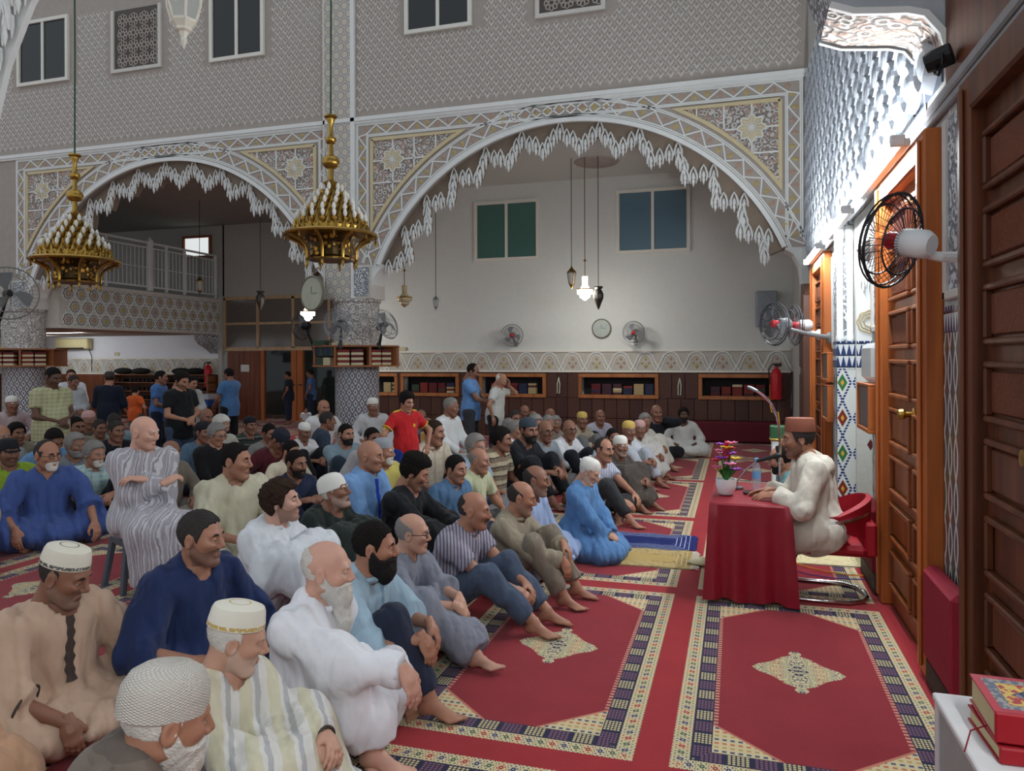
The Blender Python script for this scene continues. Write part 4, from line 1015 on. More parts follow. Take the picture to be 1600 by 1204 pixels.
# ---------------------------------------------------------------- octagonal bookshelf around the columns
SHW = wood((128, 72, 38), (160, 98, 56), 'shelf_wood')
def ring_shelf(x, label, short, full=True):
    cy = YA + 0.3; r = empty('column_bookshelf', (x, cy, 1.60), label=label, cat='bookshelf')
    R = 0.84
    q = MB(); q.lathe([(R, 0.0), (R, 0.03)], 8); q.build('bottom_board', SHW, r)
    q = MB(); q.lathe([(R, 0.36), (R, 0.39)], 8); q.build('top_board', SHW, r)
    q = MB(); q.lathe([(0.46, 0.03), (0.46, 0.36)], 16); q.build('core', WOOD_DK, r)
    for k in range(8):
        a = 2 * pi * k / 8; q = MB(); q.box(0.44, R - 0.02, -0.02, 0.02, 0.03, 0.36); q.build('divider', SHW, r, rot=(0, 0, a))
    ap = R * cos(pi / 8)
    for k, a in enumerate((-pi / 2 - pi / 8, -pi / 2 + pi / 8, -pi / 2 + 3 * pi / 8, -pi / 2 - 3 * pi / 8)):
        t = Vector((-sin(a), cos(a))); nn = Vector((cos(a), sin(a))); w_ = 0.56
        def put(s_, sz, z, c, kind):
            p = Vector((x, cy)) + nn * (ap - 0.10) + t * s_
            book((p.x, p.y, z), sz, c, kind + ' book on the octagonal shelf around ' + short, kind + ' books on the shelf around ' + short, (0, 0, a - pi / 2 + pi))
        if k == 0:
            s_ = -0.26
            while s_ < 0.26: put(s_, (0.034, 0.15, 0.17 + 0.03 * rnd.random()), 1.79, rnd.choice(COVERS[1:2] + COVERS[4:5]), 'upright dark'); s_ += 0.038
            for s_, c in ((-0.15, COVERS[4]), (0.06, COVERS[5])):
                for j in range(3): put(s_, (0.2, 0.15, 0.045), 1.631 + j * 0.046, c, 'lying')
        else:
            for s_, c in ((-0.16, COVERS[3]), (0.08, COVERS[0])):
                for j in range(6): put(s_, (0.21, 0.15, 0.045), 1.631 + j * 0.046, c if j % 2 else COVERS[5], 'lying')
    for j, (s_, c) in enumerate(((-0.30, COVERS[4]), (-0.28, COVERS[4]), (0.10, COVERS[5]))):
        p = Vector((x - 0.1 + s_, cy - 0.62)); book((p.x, p.y, 1.991 + (0.046 if j == 1 else 0)), (0.26, 0.17, 0.045), c, 'green or cream book lying on top of the shelf around ' + short, 'books on top of the shelf around ' + short)
ring_shelf(-6.84, 'octagonal wooden bookshelf around the diamond-tiled column', 'the diamond-tiled column')
ring_shelf(-15.05, 'octagonal wooden bookshelf around the column at the left picture edge', 'the left-edge column')

# ---------------------------------------------------------------- things on the walls
def disc_clock(p, R, rz, label, face):
    r = empty('wall_clock', p, rz, label=label, cat='clock')
    q = MB(); q.lathe([(R, 0), (R, 0.03), (R * 0.93, 0.045), (R * 0.9, 0.03), (0, 0.03)], 28); q.build('case', plain((120, 118, 100), 0.5), r, rot=(pi / 2, 0, 0), smooth=True)
    q = MB(); q.lathe([(R * 0.89, 0.031), (0.0, 0.036)], 28); q.build('dial', face, r, rot=(pi / 2, 0, 0))
    q = MB(); q.box(-0.005, 0.005, -0.045, -0.04, 0, R * 0.4); q.box(0, R * 0.5, -0.045, -0.04, -0.004, 0.004); q.build('hands', GREY_PL, r)
disc_clock((-7.46, 11.98, 2.95), 0.33, -0.35, 'round pale wall clock at the left side of the pier', plain((176, 178, 160), 0.5))
disc_clock(onY(940, 513, YB - 0.02), 0.21, 0, 'round pale wall clock under the dark lantern on the white back wall', plain((170, 178, 172), 0.5))
q = MB(); q.bbox(-0.2, 0.2, -0.18, 0.0, -0.36, 0.36, 0.02); sk = empty('loudspeaker', onY(1196, 483, YB - 0.06), 0.12, label='grey loudspeaker box on the white back wall near the corner', cat='loudspeaker'); q.build('cabinet', plain((150, 158, 166), 0.7), sk)
q = MB(); q.lathe([(0.13, 0), (0.11, 0.015), (0.03, -0.01), (0, 0.005)], 18); q.build('cone', plain((110, 118, 128), 0.6), sk, (0, -0.182, -0.12), (pi / 2, 0, 0))
ac = empty('air_conditioner', onY(115, 537, YL - 0.14), label='cream wall air conditioner under the balcony', cat='air conditioner')
q = MB(); q.bbox(-0.65, 0.65, -0.1, 0.1, -0.17, 0.17, 0.03); q.build('case', plain((206, 196, 150), 0.5), ac); q = MB(); q.box(-0.58, 0.5, -0.11, -0.1, -0.16, -0.12); q.build('outlet', BLACK, ac); q = MB(); q.tube([(0.62, -0.02, -0.15), (0.62, 0.08, -0.4), (0.6, 0.1, -0.9)], 0.012, 5); q.build('cable', BLACK, ac)
for i, (x, y, Y) in enumerate(((183, 553, YL), (78, 554, YL), (629, 545, YB))):
    q = MB(); q.bbox(-0.09, 0.09, -0.02, 0.0, -0.05, 0.05, 0.006); o = q.build('socket_plate', plain((196, 186, 150), 0.5), loc=onY(x, y, Y - 0.035)); tag(o, ('double socket plate on the white wall below the air conditioner', 'small socket plate near the fan under the balcony', 'double socket plate on the white wall right of the column')[i], 'socket')
tl = tube_lamp(-0.7, 0.7, 'lit fluorescent tube under the balcony at the left', 0, 0, emis((0.92, 0.97, 1), 45, 'lit_tube_balcony')); tl.location = (-19.3, 16.6, 2.42); tl.rotation_euler = (0, pi, 0.9); del tl['group']
tl2 = tube_lamp(-0.7, 0.7, 'second tube under the balcony, hidden further along', 0, 0, bpy.data.materials['lit_tube_balcony']); tl2.location = (-17.0, 15.2, 2.42); tl2.rotation_euler = (0, pi, 1.57); del tl2['group']
def extinguisher(p, label):
    r = empty('fire_extinguisher', p, label=label, cat='extinguisher')
    q = MB(); q.lathe([(0.10, 0), (0.105, 0.03), (0.105, 0.5), (0.08, 0.58), (0.035, 0.62), (0.03, 0.66)], 16); q.build('cylinder', RED_PL, r, smooth=True)
    q = MB(); q.bbox(-0.03, 0.1, -0.02, 0.02, 0.66, 0.72, 0.008); q.tube([(0, 0, 0.68), (-0.08, 0, 0.70), (-0.14, 0, 0.6), (-0.13, 0, 0.3)], 0.013, 6); q.build('valve_and_hose', BLACK, r)
extinguisher((*onY(325, 590, YL - 0.25)[:2], 0.95), 'red fire extinguisher hung beside the shoe rack')
extinguisher((*onY(1213, 600, YB - 0.18)[:2], 0.9), 'red fire extinguisher hung in the far corner by the minbar')
for i, (x, y) in enumerate(((873, 600), (1062, 602))):
    p = onY(x, y, YB - 0.02); q = MB(); q.tube([(0, 0, 0.15), (0.03, -0.02, 0.0), (0.02, -0.02, -0.2), (-0.03, -0.02, -0.2), (-0.03, -0.02, 0.0), (0, 0, 0.15)], 0.012, 6); o = q.build('hanging_beads', plain((196, 200, 180), 0.4), loc=p); tag(o, ('pale prayer beads hanging on the wainscot left of the clock', 'pale prayer beads hanging on the wainscot right of the clock')[i], 'prayer beads')
# shoe rack with shoes and bags
rk = empty('shoe_rack', (-16.2, YL - 0.25, 0), label='wooden shoe rack with dark shoes below the balcony', cat='shelf')
q = MB(); q.box(-1.75, 1.75, 0.15, 0.17, 0, 1.3); q.build('back_board', WOOD_DK, rk)
for xx in (-1.75, 0.0, 1.72): q = MB(); q.box(xx, xx + 0.04, -0.17, 0.17, 0, 1.3); q.build('upright', wood((120, 76, 48), (146, 96, 62), 'rack_wood'), rk)
for z in (0.05, 0.3, 0.55, 0.8, 1.05, 1.28): q = MB(); q.box(-1.75, 1.76, -0.18, 0.17, z, z + 0.022); q.build('shelf_board', wood((120, 76, 48), (146, 96, 62), 'rack_wood'), rk)
sh = MB(); sh.lathe([(0.0, -0.14), (0.035, -0.13), (0.045, -0.06), (0.042, 0.06), (0.05, 0.10), (0.035, 0.14), (0, 0.145)], 8); SHOE = sh.mesh('shoe', BLACK, True)
SHM = [plain(c, 0.6) for c in ((24, 22, 24), (44, 30, 26), (60, 48, 40), (30, 34, 44))]
for z in (0.573, 0.823, 1.073):
    xx = -1.6
    while xx < 1.65:
        if rnd.random() < 0.8 and abs(xx) > 0.08:
            o = ob('shoe', SHOE, None, (-16.2 + xx, YL - 0.27, z + 0.05), (pi / 2, 0, 0.1 * rnd.random()), (1, 1.05, 1), rnd.choice(SHM)); tag(o, 'dark shoe lying on the shoe rack under the balcony', 'shoe', 'shoes on the shoe rack')
        xx += 0.15
for xx in (-1.4, -0.75, 0.7, 1.2):
    q = MB(); q.sphere((0, 0, 0.09), (0.32, 0.17, 0.10), 12, 8); o = q.build('bag', plain((26, 24, 26), 0.8), loc=(-16.2 + xx, YL - 0.25, 1.303), smooth=True); tag(o, 'dark soft bag heaped on top of the shoe rack', 'bag', 'bags on top of the shoe rack')
wc = empty('water_cooler_box', (onY(320, 640, 17.2).x, 17.2, 0), label='blue and white drinks cooler box on a stand near the shoe rack', cat='cooler')
q = MB(); q.bbox(-0.25, 0.25, -0.2, 0.2, 0.42, 0.62, 0.03); q.build('body', plain((40, 78, 150), 0.5), wc); q = MB(); q.bbox(-0.26, 0.26, -0.21, 0.21, 0.62, 0.78, 0.03); q.build('lid', plain((186, 194, 206), 0.5), wc); q = MB(); q.box(-0.24, 0.24, -0.18, 0.18, 0.0, 0.42); q.build('stand', WOOD_DK, wc)

# ---------------------------------------------------------------- minbar, wall boxes, bolsters on the qibla side
mn = empty('minbar', (0.98, 11.35, 0), label='dark carved wooden minbar side beside the lit orange post', cat='minbar')
q = MB(); q.prism([(-0.45, 0), (-0.45, 2.55), (-0.2, 2.78), (0.35, 2.82), (0.5, 2.2), (0.5, 0)], -0.06, 0.08, 'x'); q.build('side_wall', WOOD_MIN, mn)
for z0, z1 in ((0.1, 0.75), (0.85, 1.5), (1.6, 2.3)):
    q = MB(); q.bbox(-0.085, -0.06, -0.36, 0.36, z0, z1, 0.012); pn = q.build('carved_panel', plain((84, 54, 42), 0.6, var=0.2, bump=1.0, bscale=35), mn)
q = MB(); q.bbox(-0.10, 0.09, -0.50, -0.44, 0, 2.6, 0.01); q.build('corner_post', WOOD_MIN, mn)
wp = empty('white_post', onZ(1215, 738), label='white boxed post with a green carved top standing on the carpet', cat='post')
wp.location = (0.44, 8.6, 0)
q = MB(); q.bbox(-0.07, 0.07, -0.09, 0.09, 0, 0.86, 0.01); q.build('post', WHITE_PL, wp); q = MB(); q.bbox(-0.085, 0.085, -0.1, 0.1, 0.86, 1.0, 0.01); q.build('green_cap', plain((48, 92, 58), 0.5, bump=0.6, bscale=30), wp); q = MB(); q.bbox(-0.09, 0.09, -0.105, 0.105, 0.84, 0.865, 0.006); q.build('gilt_rim', BRASS, wp)
def wall_box(p, w_, h, label):
    r = empty('wall_book_box', p, label=label, cat='box')
    q = MB(); q.bbox(-0.13, 0.0, -w_ / 2, w_ / 2, 0, 0.03, 0.004); q.bbox(-0.13, 0.0, -w_ / 2, w_ / 2, h - 0.02, h, 0.004); q.bbox(-0.13, 0.0, -w_ / 2, -w_ / 2 + 0.025, 0.03, h - 0.02, 0.004); q.bbox(-0.13, 0.0, w_ / 2 - 0.025, w_ / 2, 0.03, h - 0.02, 0.004); q.build('frame', WOOD_OR, r)
    q = MB(); q.box(-0.11, -0.01, -w_ / 2 + 0.025, w_ / 2 - 0.025, 0.03, h - 0.02); q.build('inside', plain((110, 104, 100), 0.7), r)
wall_box((XR - 0.012, 6.3, 1.18), 0.55, 0.37, 'small orange wood book box on the tiled wall, near the carved door')
wall_box((XR - 0.012, 8.9, 1.05), 0.6, 0.4, 'small orange wood book box on the wall beyond the niche, lower one')
wall_box((XR - 0.012, 8.9, 1.48), 0.6, 0.32, 'small orange wood book box on the wall beyond the niche, upper one')
q = MB(); q.bbox(-0.09, 0.0, -0.26, 0.26, 0.0, 0.30, 0.04); o = q.build('plastic_bag', glassy('bag_film', (200, 202, 202), 0.75, 0.3), loc=(XR - 0.02, 6.32, 1.56)); tag(o, 'translucent plastic bag on top of the wooden book box', 'bag')
def bolster(y0, y1, x0, label):
    r = empty('wall_bolster', (x0, (y0 + y1) / 2, 0), label=label, cat='cushion'); h = (y1 - y0) / 2
    q = MB(); q.bbox(0, 0.10, -h, h, 0.14, 0.64, 0.03); q.build('padding', RED_VELVET, r, smooth=False); q = MB(); q.bbox(0.015, 0.1, -h + 0.01, h - 0.01, 0.0, 0.14, 0.006); q.build('base', plain((40, 18, 22), 0.6), r)
bolster(5.95, 6.64, 0.955, 'red padded bolster against the tiled wall behind the red chair')
bolster(3.88, 4.46, 0.955, 'red padded bolster against the tiled strip near the white cabinet')
# white cabinet and two ornate books
cb = empty('white_cabinet', (0.545, 2.36, 0), label='white cabinet in the lower right corner carrying ornate books', cat='cabinet')
q = MB(); q.bbox(0.0, 0.5, -0.42, 0.0, 0, 0.78, 0.006); q.build('body', plain((150, 150, 150), 0.5), cb); q = MB(); q.bbox(-0.012, 0.5, -0.435, 0.01, 0.78, 0.80, 0.004); q.build('top', plain((206, 204, 204), 0.4), cb)
q = MB(); q.bbox(-0.008, 0.02, -0.43, -0.40, 0, 0.78, 0.004); q.bbox(-0.008, 0.02, -0.02, 0.005, 0, 0.78, 0.004); q.build('edge_trim', plain((206, 202, 202), 0.4), cb)
def ornate(): 
    m = Mat('ornate_cover', 0.5, 0, 0.4); x, y, z = m.coords('Object'); ex = (x.abs() - 0.15) * -1.0; ey = (y.abs() - 0.11) * -1.0; e = ex.min(ey)
    n = m.noise(60, 4); c = m.mix(n.gt(0.52), (196, 164, 84), (64, 74, 92)); c = m.mix((x.abs() / 0.085 + y.abs() / 0.07).lt(1.0), m.mix(n.gt(0.5), (206, 178, 96), (168, 60, 62)), m.mix(n.gt(0.5), (52, 62, 84), (128, 130, 150)))
    c = m.mix(e.lt(0.045), c, m.mix(n.gt(0.52), (92, 100, 116), (152, 148, 140))); c = m.mix(e.lt(0.02), c, (172, 52, 66)); m.color(c); return m.mat
ORN = ornate(); PAGES = plain((196, 180, 140), 0.8, var=0.06)
for i, (z, s_, lab) in enumerate(((0.801, 0.9, 'thinner red bound book lying beneath the ornate one on the cabinet'), (0.847, 1.0, 'large ornate red and gold book on top of the white cabinet'))):
    r = empty('ornate_book', (0.735, 2.11, z), 0.03 - 0.06 * i, label=lab, cat='book'); t = 0.072 if i else 0.04
    q = MB(); q.bbox(-0.145, 0.145, -0.1, 0.107, 0.004, t - 0.004, 0.002); q.build('pages', PAGES, r)
    q = MB(); q.bbox(-0.15, 0.15, -0.11, 0.11, 0.0, 0.005, 0.001); q.bbox(-0.15, 0.15, -0.11, 0.11, t - 0.005, t, 0.001); q.build('cover', ORN if i else plain((158, 24, 34), 0.5), r)
    q = MB(); q.bbox(-0.15, 0.15, -0.118, -0.106, 0.0, t, 0.004); spn = q.build('spine', plain((150, 22, 34), 0.5), r)
    if i:
        for k, xx in enumerate((-0.06, 0.0, 0.06)):
            q = MB()
            for a in range(4): q.box(xx - 0.012 * (a % 2) - 0.003, xx + 0.012 * (a % 2) + 0.003, -0.1192, -0.118, 0.02 + a * 0.009, 0.026 + a * 0.009)
            q.build('gilt_stamp', BRASS, spn)
        q = MB(); q.tube([(-0.15, -0.05, 0.01), (-0.19, -0.07, 0.0), (-0.21, -0.10, -0.04)], 0.002, 5); q.build('ribbon', plain((120, 20, 34), 0.6), r)

# ---------------------------------------------------------------- speaker's table
def drape():
    """table cloth: top plus hanging folds"""
    n = 96; P_ = []; w2, l2 = 0.27, 0.46
    per = [(-w2, -l2), (w2, -l2), (w2, l2), (-w2, l2)]; pts = []
    for i in range(4):
        a, b = Vector(per[i]), Vector(per[(i+1) % 4]); k = 20 if i % 2 == 0 else 28
        for j in range(k): pts.append(a + (b - a) * j / k)
    n = len(pts); V = []; F = []; Z = [0.712, 0.70, 0.6, 0.45, 0.3, 0.15, 0.025]
    for zi, z in enumerate(Z):
        for i, p in enumerate(pts):
            d = Vector((p.x / w2, p.y / l2)); k = max(abs(d.x), abs(d.y)); t = (0.712 - z) / 0.69
            corner = min(abs(d.x), abs(d.y))
            out = 0.012 + t * (0.015 + 0.045 * corner ** 6) + t * 0.016 * sin(i * 2 * pi / n * 17 + 0.8 * sin(i * 0.3)) + t * 0.01 * sin(i * 0.9 + 2.0)
            nn = Vector((0, 0))
            if abs(d.x) > 0.999: nn.x = math.copysign(1, d.x)
            if abs(d.y) > 0.999: nn.y = math.copysign(1, d.y)
            if nn.length > 0: nn.normalize()
            q = p + nn * (out if zi else 0.0); V.append((q.x, q.y, z + (0.012 * sin(i * 0.5) * t if zi > 3 else 0)))
    for zi in range(len(Z) - 1):
        for i in range(n): F.append((zi*n+i, zi*n+(i+1) % n, (zi+1)*n+(i+1) % n, (zi+1)*n+i))
    F.append(tuple(range(n))[::-1]); return V, F
tb = empty('speaker_table', (0.10, 5.96, 0), -0.02, label='small table in front of the speaker under a red cloth', cat='table')
q = MB(); q.box(-0.26, 0.26, -0.45, 0.45, 0.68, 0.708); q.build('tabletop', WOOD_MD, tb)
for sx in (-1, 1):
    for sy in (-1, 1): q = MB(); q.box(sx * 0.23 - 0.02, sx * 0.23 + 0.02, sy * 0.41 - 0.02, sy * 0.41 + 0.02, 0, 0.68); q.build('leg', WOOD_MD, tb)
SATIN = plain((136, 22, 38), 0.42, 0, 0.35, var=0.08); V, F = drape(); q = MB(); q.add(V, F)
tc = q.build('tablecloth', SATIN, loc=(0.10, 5.96, 0), rot=(0, 0, -0.02), smooth=True); tag(tc, 'dark red satin cloth draped over the speaker table to the floor', 'tablecloth')
TZ = 0.716
pot = empty('flower_pot', (-0.075, 5.82, TZ), label='white pot of artificial flowers on the red tablecloth', cat='flower pot'); pot.scale = (1.28, 1.28, 1.2)
q = MB(); q.lathe([(0.032, 0), (0.045, 0.01), (0.058, 0.06), (0.06, 0.10), (0.052, 0.10), (0.05, 0.09)], 20); q.build('pot', WHITE_PL, pot, smooth=True)
lfm = MB()
for i in range(14):
    a = rnd.random() * 6.28; L_ = 0.05 + 0.05 * rnd.random(); b = Vector((cos(a), sin(a), 0)); t = Vector((-sin(a), cos(a), 0))
    p0 = b * 0.01 + Vector((0, 0, 0.09)); p1 = b * L_ * 0.6 + Vector((0, 0, 0.14 + 0.03 * rnd.random())); p2 = b * L_ * 1.2 + Vector((0, 0, 0.13 + 0.05 * rnd.random()))
    lfm.add([p0, p1 + t * 0.016, p2, p1 - t * 0.016, p1 + Vector((0, 0, -0.004))], [(0, 1, 4), (1, 2, 4), (2, 3, 4), (3, 0, 4)])
lfm.build('leaves', plain((52, 110, 40), 0.6, var=0.25), pot)
FCOL = [(226, 120, 160), (140, 70, 176), (222, 190, 50), (200, 24, 50), (236, 150, 180), (150, 80, 190)]
for i in range(15):
    a = i * 2.4; h = 0.14 + 0.018 * (14 - i) * 0.7; rr = 0.055 if i > 5 else 0.03
    p = Vector((rr * cos(a), rr * sin(a), h)); q = MB(); c = FCOL[i % 6]
    for k in range(6):
        b = 2 * pi * k / 6; d = Vector((cos(b), sin(b), 0.5)) * 0.036; t = Vector((-sin(b), cos(b), 0)) * 0.020
        q.add([p, p + d * 0.6 + t, p + d * 1.1, p + d * 0.6 - t, p + d * 0.6 + Vector((0, 0, 0.006))], [(0, 1, 4), (1, 2, 4), (2, 3, 4), (3, 0, 4)])
    q.sphere(p + Vector((0, 0, 0.008)), 0.008, 6, 4); fl = q.build('flower', plain(c, 0.6), pot)
    q = MB(); q.tube([(0, 0, 0.08), tuple(p)], 0.0025, 4); q.build('stem', plain((52, 110, 40), 0.6), fl)
q = MB(); q.lathe([(0.012, 0.22), (0.022, 0.25), (0.018, 0.30), (0.006, 0.335), (0, 0.34)], 8); q.build('red_bud', plain((196, 16, 40), 0.5), pot)
def bottle(p, label, s_=1.0):
    r = empty('water_bottle', p, label=label, cat='bottle'); g = glassy('bottle_plastic', (196, 210, 220), 0.32, 0.05)
    q = MB(); q.lathe([(0.030 * s_, 0.0), (0.033 * s_, 0.01 * s_), (0.033 * s_, 0.15 * s_), (0.03 * s_, 0.175 * s_), (0.014 * s_, 0.215 * s_), (0.013 * s_, 0.228 * s_)], 16); q.build('body', g, r, smooth=True)
    q = MB(); q.lathe([(0.0336 * s_, 0.085 * s_), (0.0336 * s_, 0.14 * s_)], 16, cap=False); q.build('label_band', plain((110, 160, 206), 0.5), r)
    q = MB(); q.lathe([(0.0155 * s_, 0.225 * s_), (0.0155 * s_, 0.245 * s_)], 12); q.build('cap', plain((120, 170, 220), 0.4), r)
bottle((0.15, 6.12, TZ), 'clear plastic water bottle with blue label on the red tablecloth')
bottle((*onZ(107, 806)[:2], 0.001), 'clear plastic water bottle standing on the carpet by the royal blue robe', 1.05)
q = MB(); q.bbox(-0.11, 0.11, -0.05, 0.05, 0, 0.016, 0.004); o = q.build('phone_case', plain((52, 30, 28), 0.4), loc=(0.16, 5.93, TZ), rot=(0, 0, 0.1)); tag(o, 'dark brown phone case lying on the tablecloth', 'phone case')
# microphones
ms = empty('gooseneck_microphone', (0.33, 6.24, TZ), label='silver gooseneck microphone rising behind the speaker hat', cat='microphone')
path = [(0, 0, 0), (0, 0, 0.25), (0.0, 0, 0.45), (-0.02, 0, 0.56), (-0.06, 0, 0.66), (-0.12, 0, 0.73), (-0.17, 0, 0.765)]
q = MB(); q.tube(path, 0.009, 8); q.build('neck', CHROME, ms, smooth=True); q = MB(); q.tube([(-0.17, 0, 0.765), (-0.22, 0, 0.79), (-0.245, 0, 0.80)], [0.013, 0.016, 0.012], 10); q.build('capsule', plain((120, 126, 132), 0.4, 0.5), ms, smooth=True)
q = MB(); q.lathe([(0.07, 0), (0.07, 0.012), (0.02, 0.02)], 18); q.build('base', BLACK, ms); q = MB(); q.tube([(0.0, 0.012, 0.1), (0.012, 0.012, 0.35), (-0.01, 0.0, 0.6), (-0.06, 0, 0.60), (-0.07, 0, 0.66)], 0.004, 5); q.build('yellow_cable', plain((206, 160, 40), 0.5), ms)
mb_ = empty('boom_microphone', (0.03, 6.1, TZ), label='black microphone on a small boom stand pointing at the speaker', cat='microphone')
q = MB(); q.tube([(-0.03, 0.02, 0.05), (0.05, 0.0, 0.16), (0.14, -0.02, 0.235)], 0.007, 6); q.build('boom', plain((150, 150, 160), 0.3, 0.7), mb_)
q = MB(); q.tube([(0.12, -0.02, 0.225), (0.25, -0.02, 0.265)], [0.012, 0.017], 10); q.tube([(0.25, -0.02, 0.265), (0.275, -0.02, 0.273), (0.30, -0.02, 0.281)], [0.022, 0.026, 0.016], 10); q.build('microphone', BLACK, mb_, smooth=True)
q = MB(); q.tube([(-0.03, 0.02, 0.05), (-0.03, 0.02, 0.01)], 0.008, 6); q.lathe([(0.055, 0), (0.055, 0.012), (0.01, 0.02)], 16, (-0.03, 0.02, 0)); q.build('stand', plain((90, 90, 94), 0.4, 0.6), mb_)
# red cantilever chair
ch = empty('cantilever_chair', (0.66, 5.92, 0), label='red upholstered chair with chrome cantilever base under the speaker', cat='chair')
SEAT = plain((158, 18, 36), 0.6, var=0.08)
q = MB(); q.bbox(-0.26, 0.22, -0.25, 0.25, 0.34, 0.42, 0.03); q.build('seat', SEAT, ch)
q = MB(); pr = []
N_ = 14
for i in range(N_ + 1):
    a = -pi / 2 - 0.15 + (pi + 0.3) * i / N_; pr.append((cos(a), sin(a)))
V = []; F = []
for i, (c_, s_) in enumerate(pr):
    f_ = max(0.0, c_); top = 0.62 + 0.12 * f_; bot = 0.54 - 0.1 * f_
    for rr, z in ((0.27, bot), (0.30, bot), (0.31, top), (0.27, top + 0.01)): V.append((rr * c_ * 0.9 + 0.0 - (0.12 if c_ < 0.05 else 0), rr * s_, z))
for i in range(N_):
    for k in range(4): F.append((i*4+k, i*4+(k+1) % 4, (i+1)*4+(k+1) % 4, (i+1)*4+k))
F += [(0, 1, 2, 3), tuple(N_ * 4 + k for k in (3, 2, 1, 0))]
q.add(V, F); q.build('wrap_backrest', SEAT, ch, smooth=True)
q = MB(); q.bbox(0.20, 0.29, -0.2, 0.2, 0.33, 0.58, 0.02); q.build('back_post', SEAT, ch)
q = MB(); q.tube([(-0.28 + 0.0, -0.27, 0.53)] + [(0.29 * c_ * 0.9, 0.315 * s_, 0.585 + 0.06 * max(0, c_)) for c_, s_ in pr] + [(-0.28, 0.27, 0.53)], 0.013, 8); q.build('arm_rail', CHROME, ch, smooth=True)
q = MB(); q.tube([(-0.24, -0.21, 0.36), (-0.30, -0.23, 0.22), (-0.30, -0.24, 0.06), (-0.24, -0.245, 0.02), (-0.05, -0.25, 0.017), (0.10, -0.24, 0.017), (0.20, -0.17, 0.017), (0.24, -0.06, 0.017), (0.24, 0.06, 0.017), (0.20, 0.17, 0.017), (0.10, 0.24, 0.017), (-0.05, 0.25, 0.017), (-0.24, 0.245, 0.02), (-0.30, 0.24, 0.06), (-0.30, 0.23, 0.22), (-0.24, 0.21, 0.36)], 0.016, 10); q.build('tube_base', CHROME, ch, smooth=True)
# prayer rugs
def rug_mat(name, base, motif, light, w_, l_):
    m = Mat(name, 0.9, 0, 0.1); x, y, z = m.coords('Object'); n = m.noise(34, 3); ex = (x.abs() - l_ / 2) * -1.0; ey = (y.abs() - w_ / 2) * -1.0; e = ex.min(ey)
    c = m.mix(n.gt(0.55), base, motif); c = m.mix((e.gt(0.13)) * ((y.abs() / (w_ * 0.26) + (x - 0.1).abs() / (l_ * 0.45)).lt(1.0)), c, base)
    c = m.mix(((e / 0.04).mod(1.0)).lt(0.16) * e.lt(0.13), c, light); m.color(c); m.bump(m.noise(120, 2), 0.3, 0.004); return m.mat
def rug(p, l_, w_, rz, mat, fr, label, both=True):
    r = empty('prayer_rug', p, rz, label=label, cat='rug'); V = []; F = []; nx, ny = 24, 10
    for i in range(nx + 1):
        for j in range(ny + 1): V.append((-l_/2 + l_*i/nx, -w_/2 + w_*j/ny, 0.012 + 0.004 * sin(i * 0.9) * sin(j * 0.8)))
    for i in range(nx):
        for j in range(ny): F.append((i*(ny+1)+j, (i+1)*(ny+1)+j, (i+1)*(ny+1)+j+1, i*(ny+1)+j+1))
    q = MB(); q.add(V, F); n = len(q.v); q.box(-l_/2, l_/2, -w_/2, w_/2, 0.001, 0.007); q.build('woven_field', mat, r)
    for sg in ((1, -1) if both else (1,)):
        q = MB()
        for k in range(40):
            y0 = -w_/2 + w_ * (k + 0.5) / 40; q.tube([(sg * l_/2, y0, 0.012), (sg * (l_/2 + 0.03), y0 + 0.01 * rnd.uniform(-1, 1), 0.012), (sg * (l_/2 + 0.05 + 0.02 * rnd.random()), y0 + 0.014 * rnd.uniform(-1, 1), 0.006)], 0.0045, 4)
        tag(q.build('fringe', fr, r), kind='stuff')
rug((-0.98, 7.12, 0.0), 1.12, 0.55, 0.02, rug_mat('blue_rug', (34, 42, 92), (62, 72, 122), (180, 190, 214), 0.55, 1.12), plain((40, 46, 110), 0.8), 'navy blue prayer rug with blue tassels before the man in the bright blue robe')
rug((-0.93, 6.52, 0.0), 1.12, 0.56, 0.02, rug_mat('beige_rug', (176, 150, 96), (140, 116, 78), (206, 192, 156), 0.56, 1.12), plain((214, 204, 186), 0.9), 'beige and gold prayer rug with cream fringe')
rug((0.74, 6.98, 0.0), 0.62, 0.56, 0.03, rug_mat('cream_rug', (206, 192, 150), (190, 170, 120), (222, 212, 186), 0.56, 0.62), plain((222, 214, 196), 0.9), 'cream prayer rug behind the red chair')
q = MB(); q.tube([(0.40, 6.75, 0.02), (0.52, 6.6, 0.015), (0.68, 6.48, 0.015), (0.84, 6.42, 0.015), (1.0, 6.44, 0.015)], 0.006, 5); o = q.build('yellow_cable', plain((206, 140, 40), 0.5)); tag(o, 'thin yellow cable lying across the cream rug behind the chair', 'cable')
q = MB(); q.tube([(0.40, 6.5, 0.012), (0.55, 6.36, 0.012), (0.75, 6.3, 0.012), (1.0, 6.34, 0.012)], 0.005, 5); o = q.build('purple_cable', plain((80, 60, 130), 0.5)); tag(o, 'thin purple cable lying on the carpet behind the chair', 'cable')

q = MB(); q.sphere((0, 0, 0.03), (0.10, 0.07, 0.03), 12, 6); q.sphere((0.05, 0.03, 0.05), (0.06, 0.05, 0.025), 10, 6); p_ = onZ(1098, 884); fc = q.build('folded_cloth', plain((206, 196, 160), 0.9, bump=0.6, bscale=20), loc=(-0.30, p_.y, 0.002), smooth=True); tag(fc, 'small crumpled cream cloth on the carpet left of the speaker table', 'cloth')
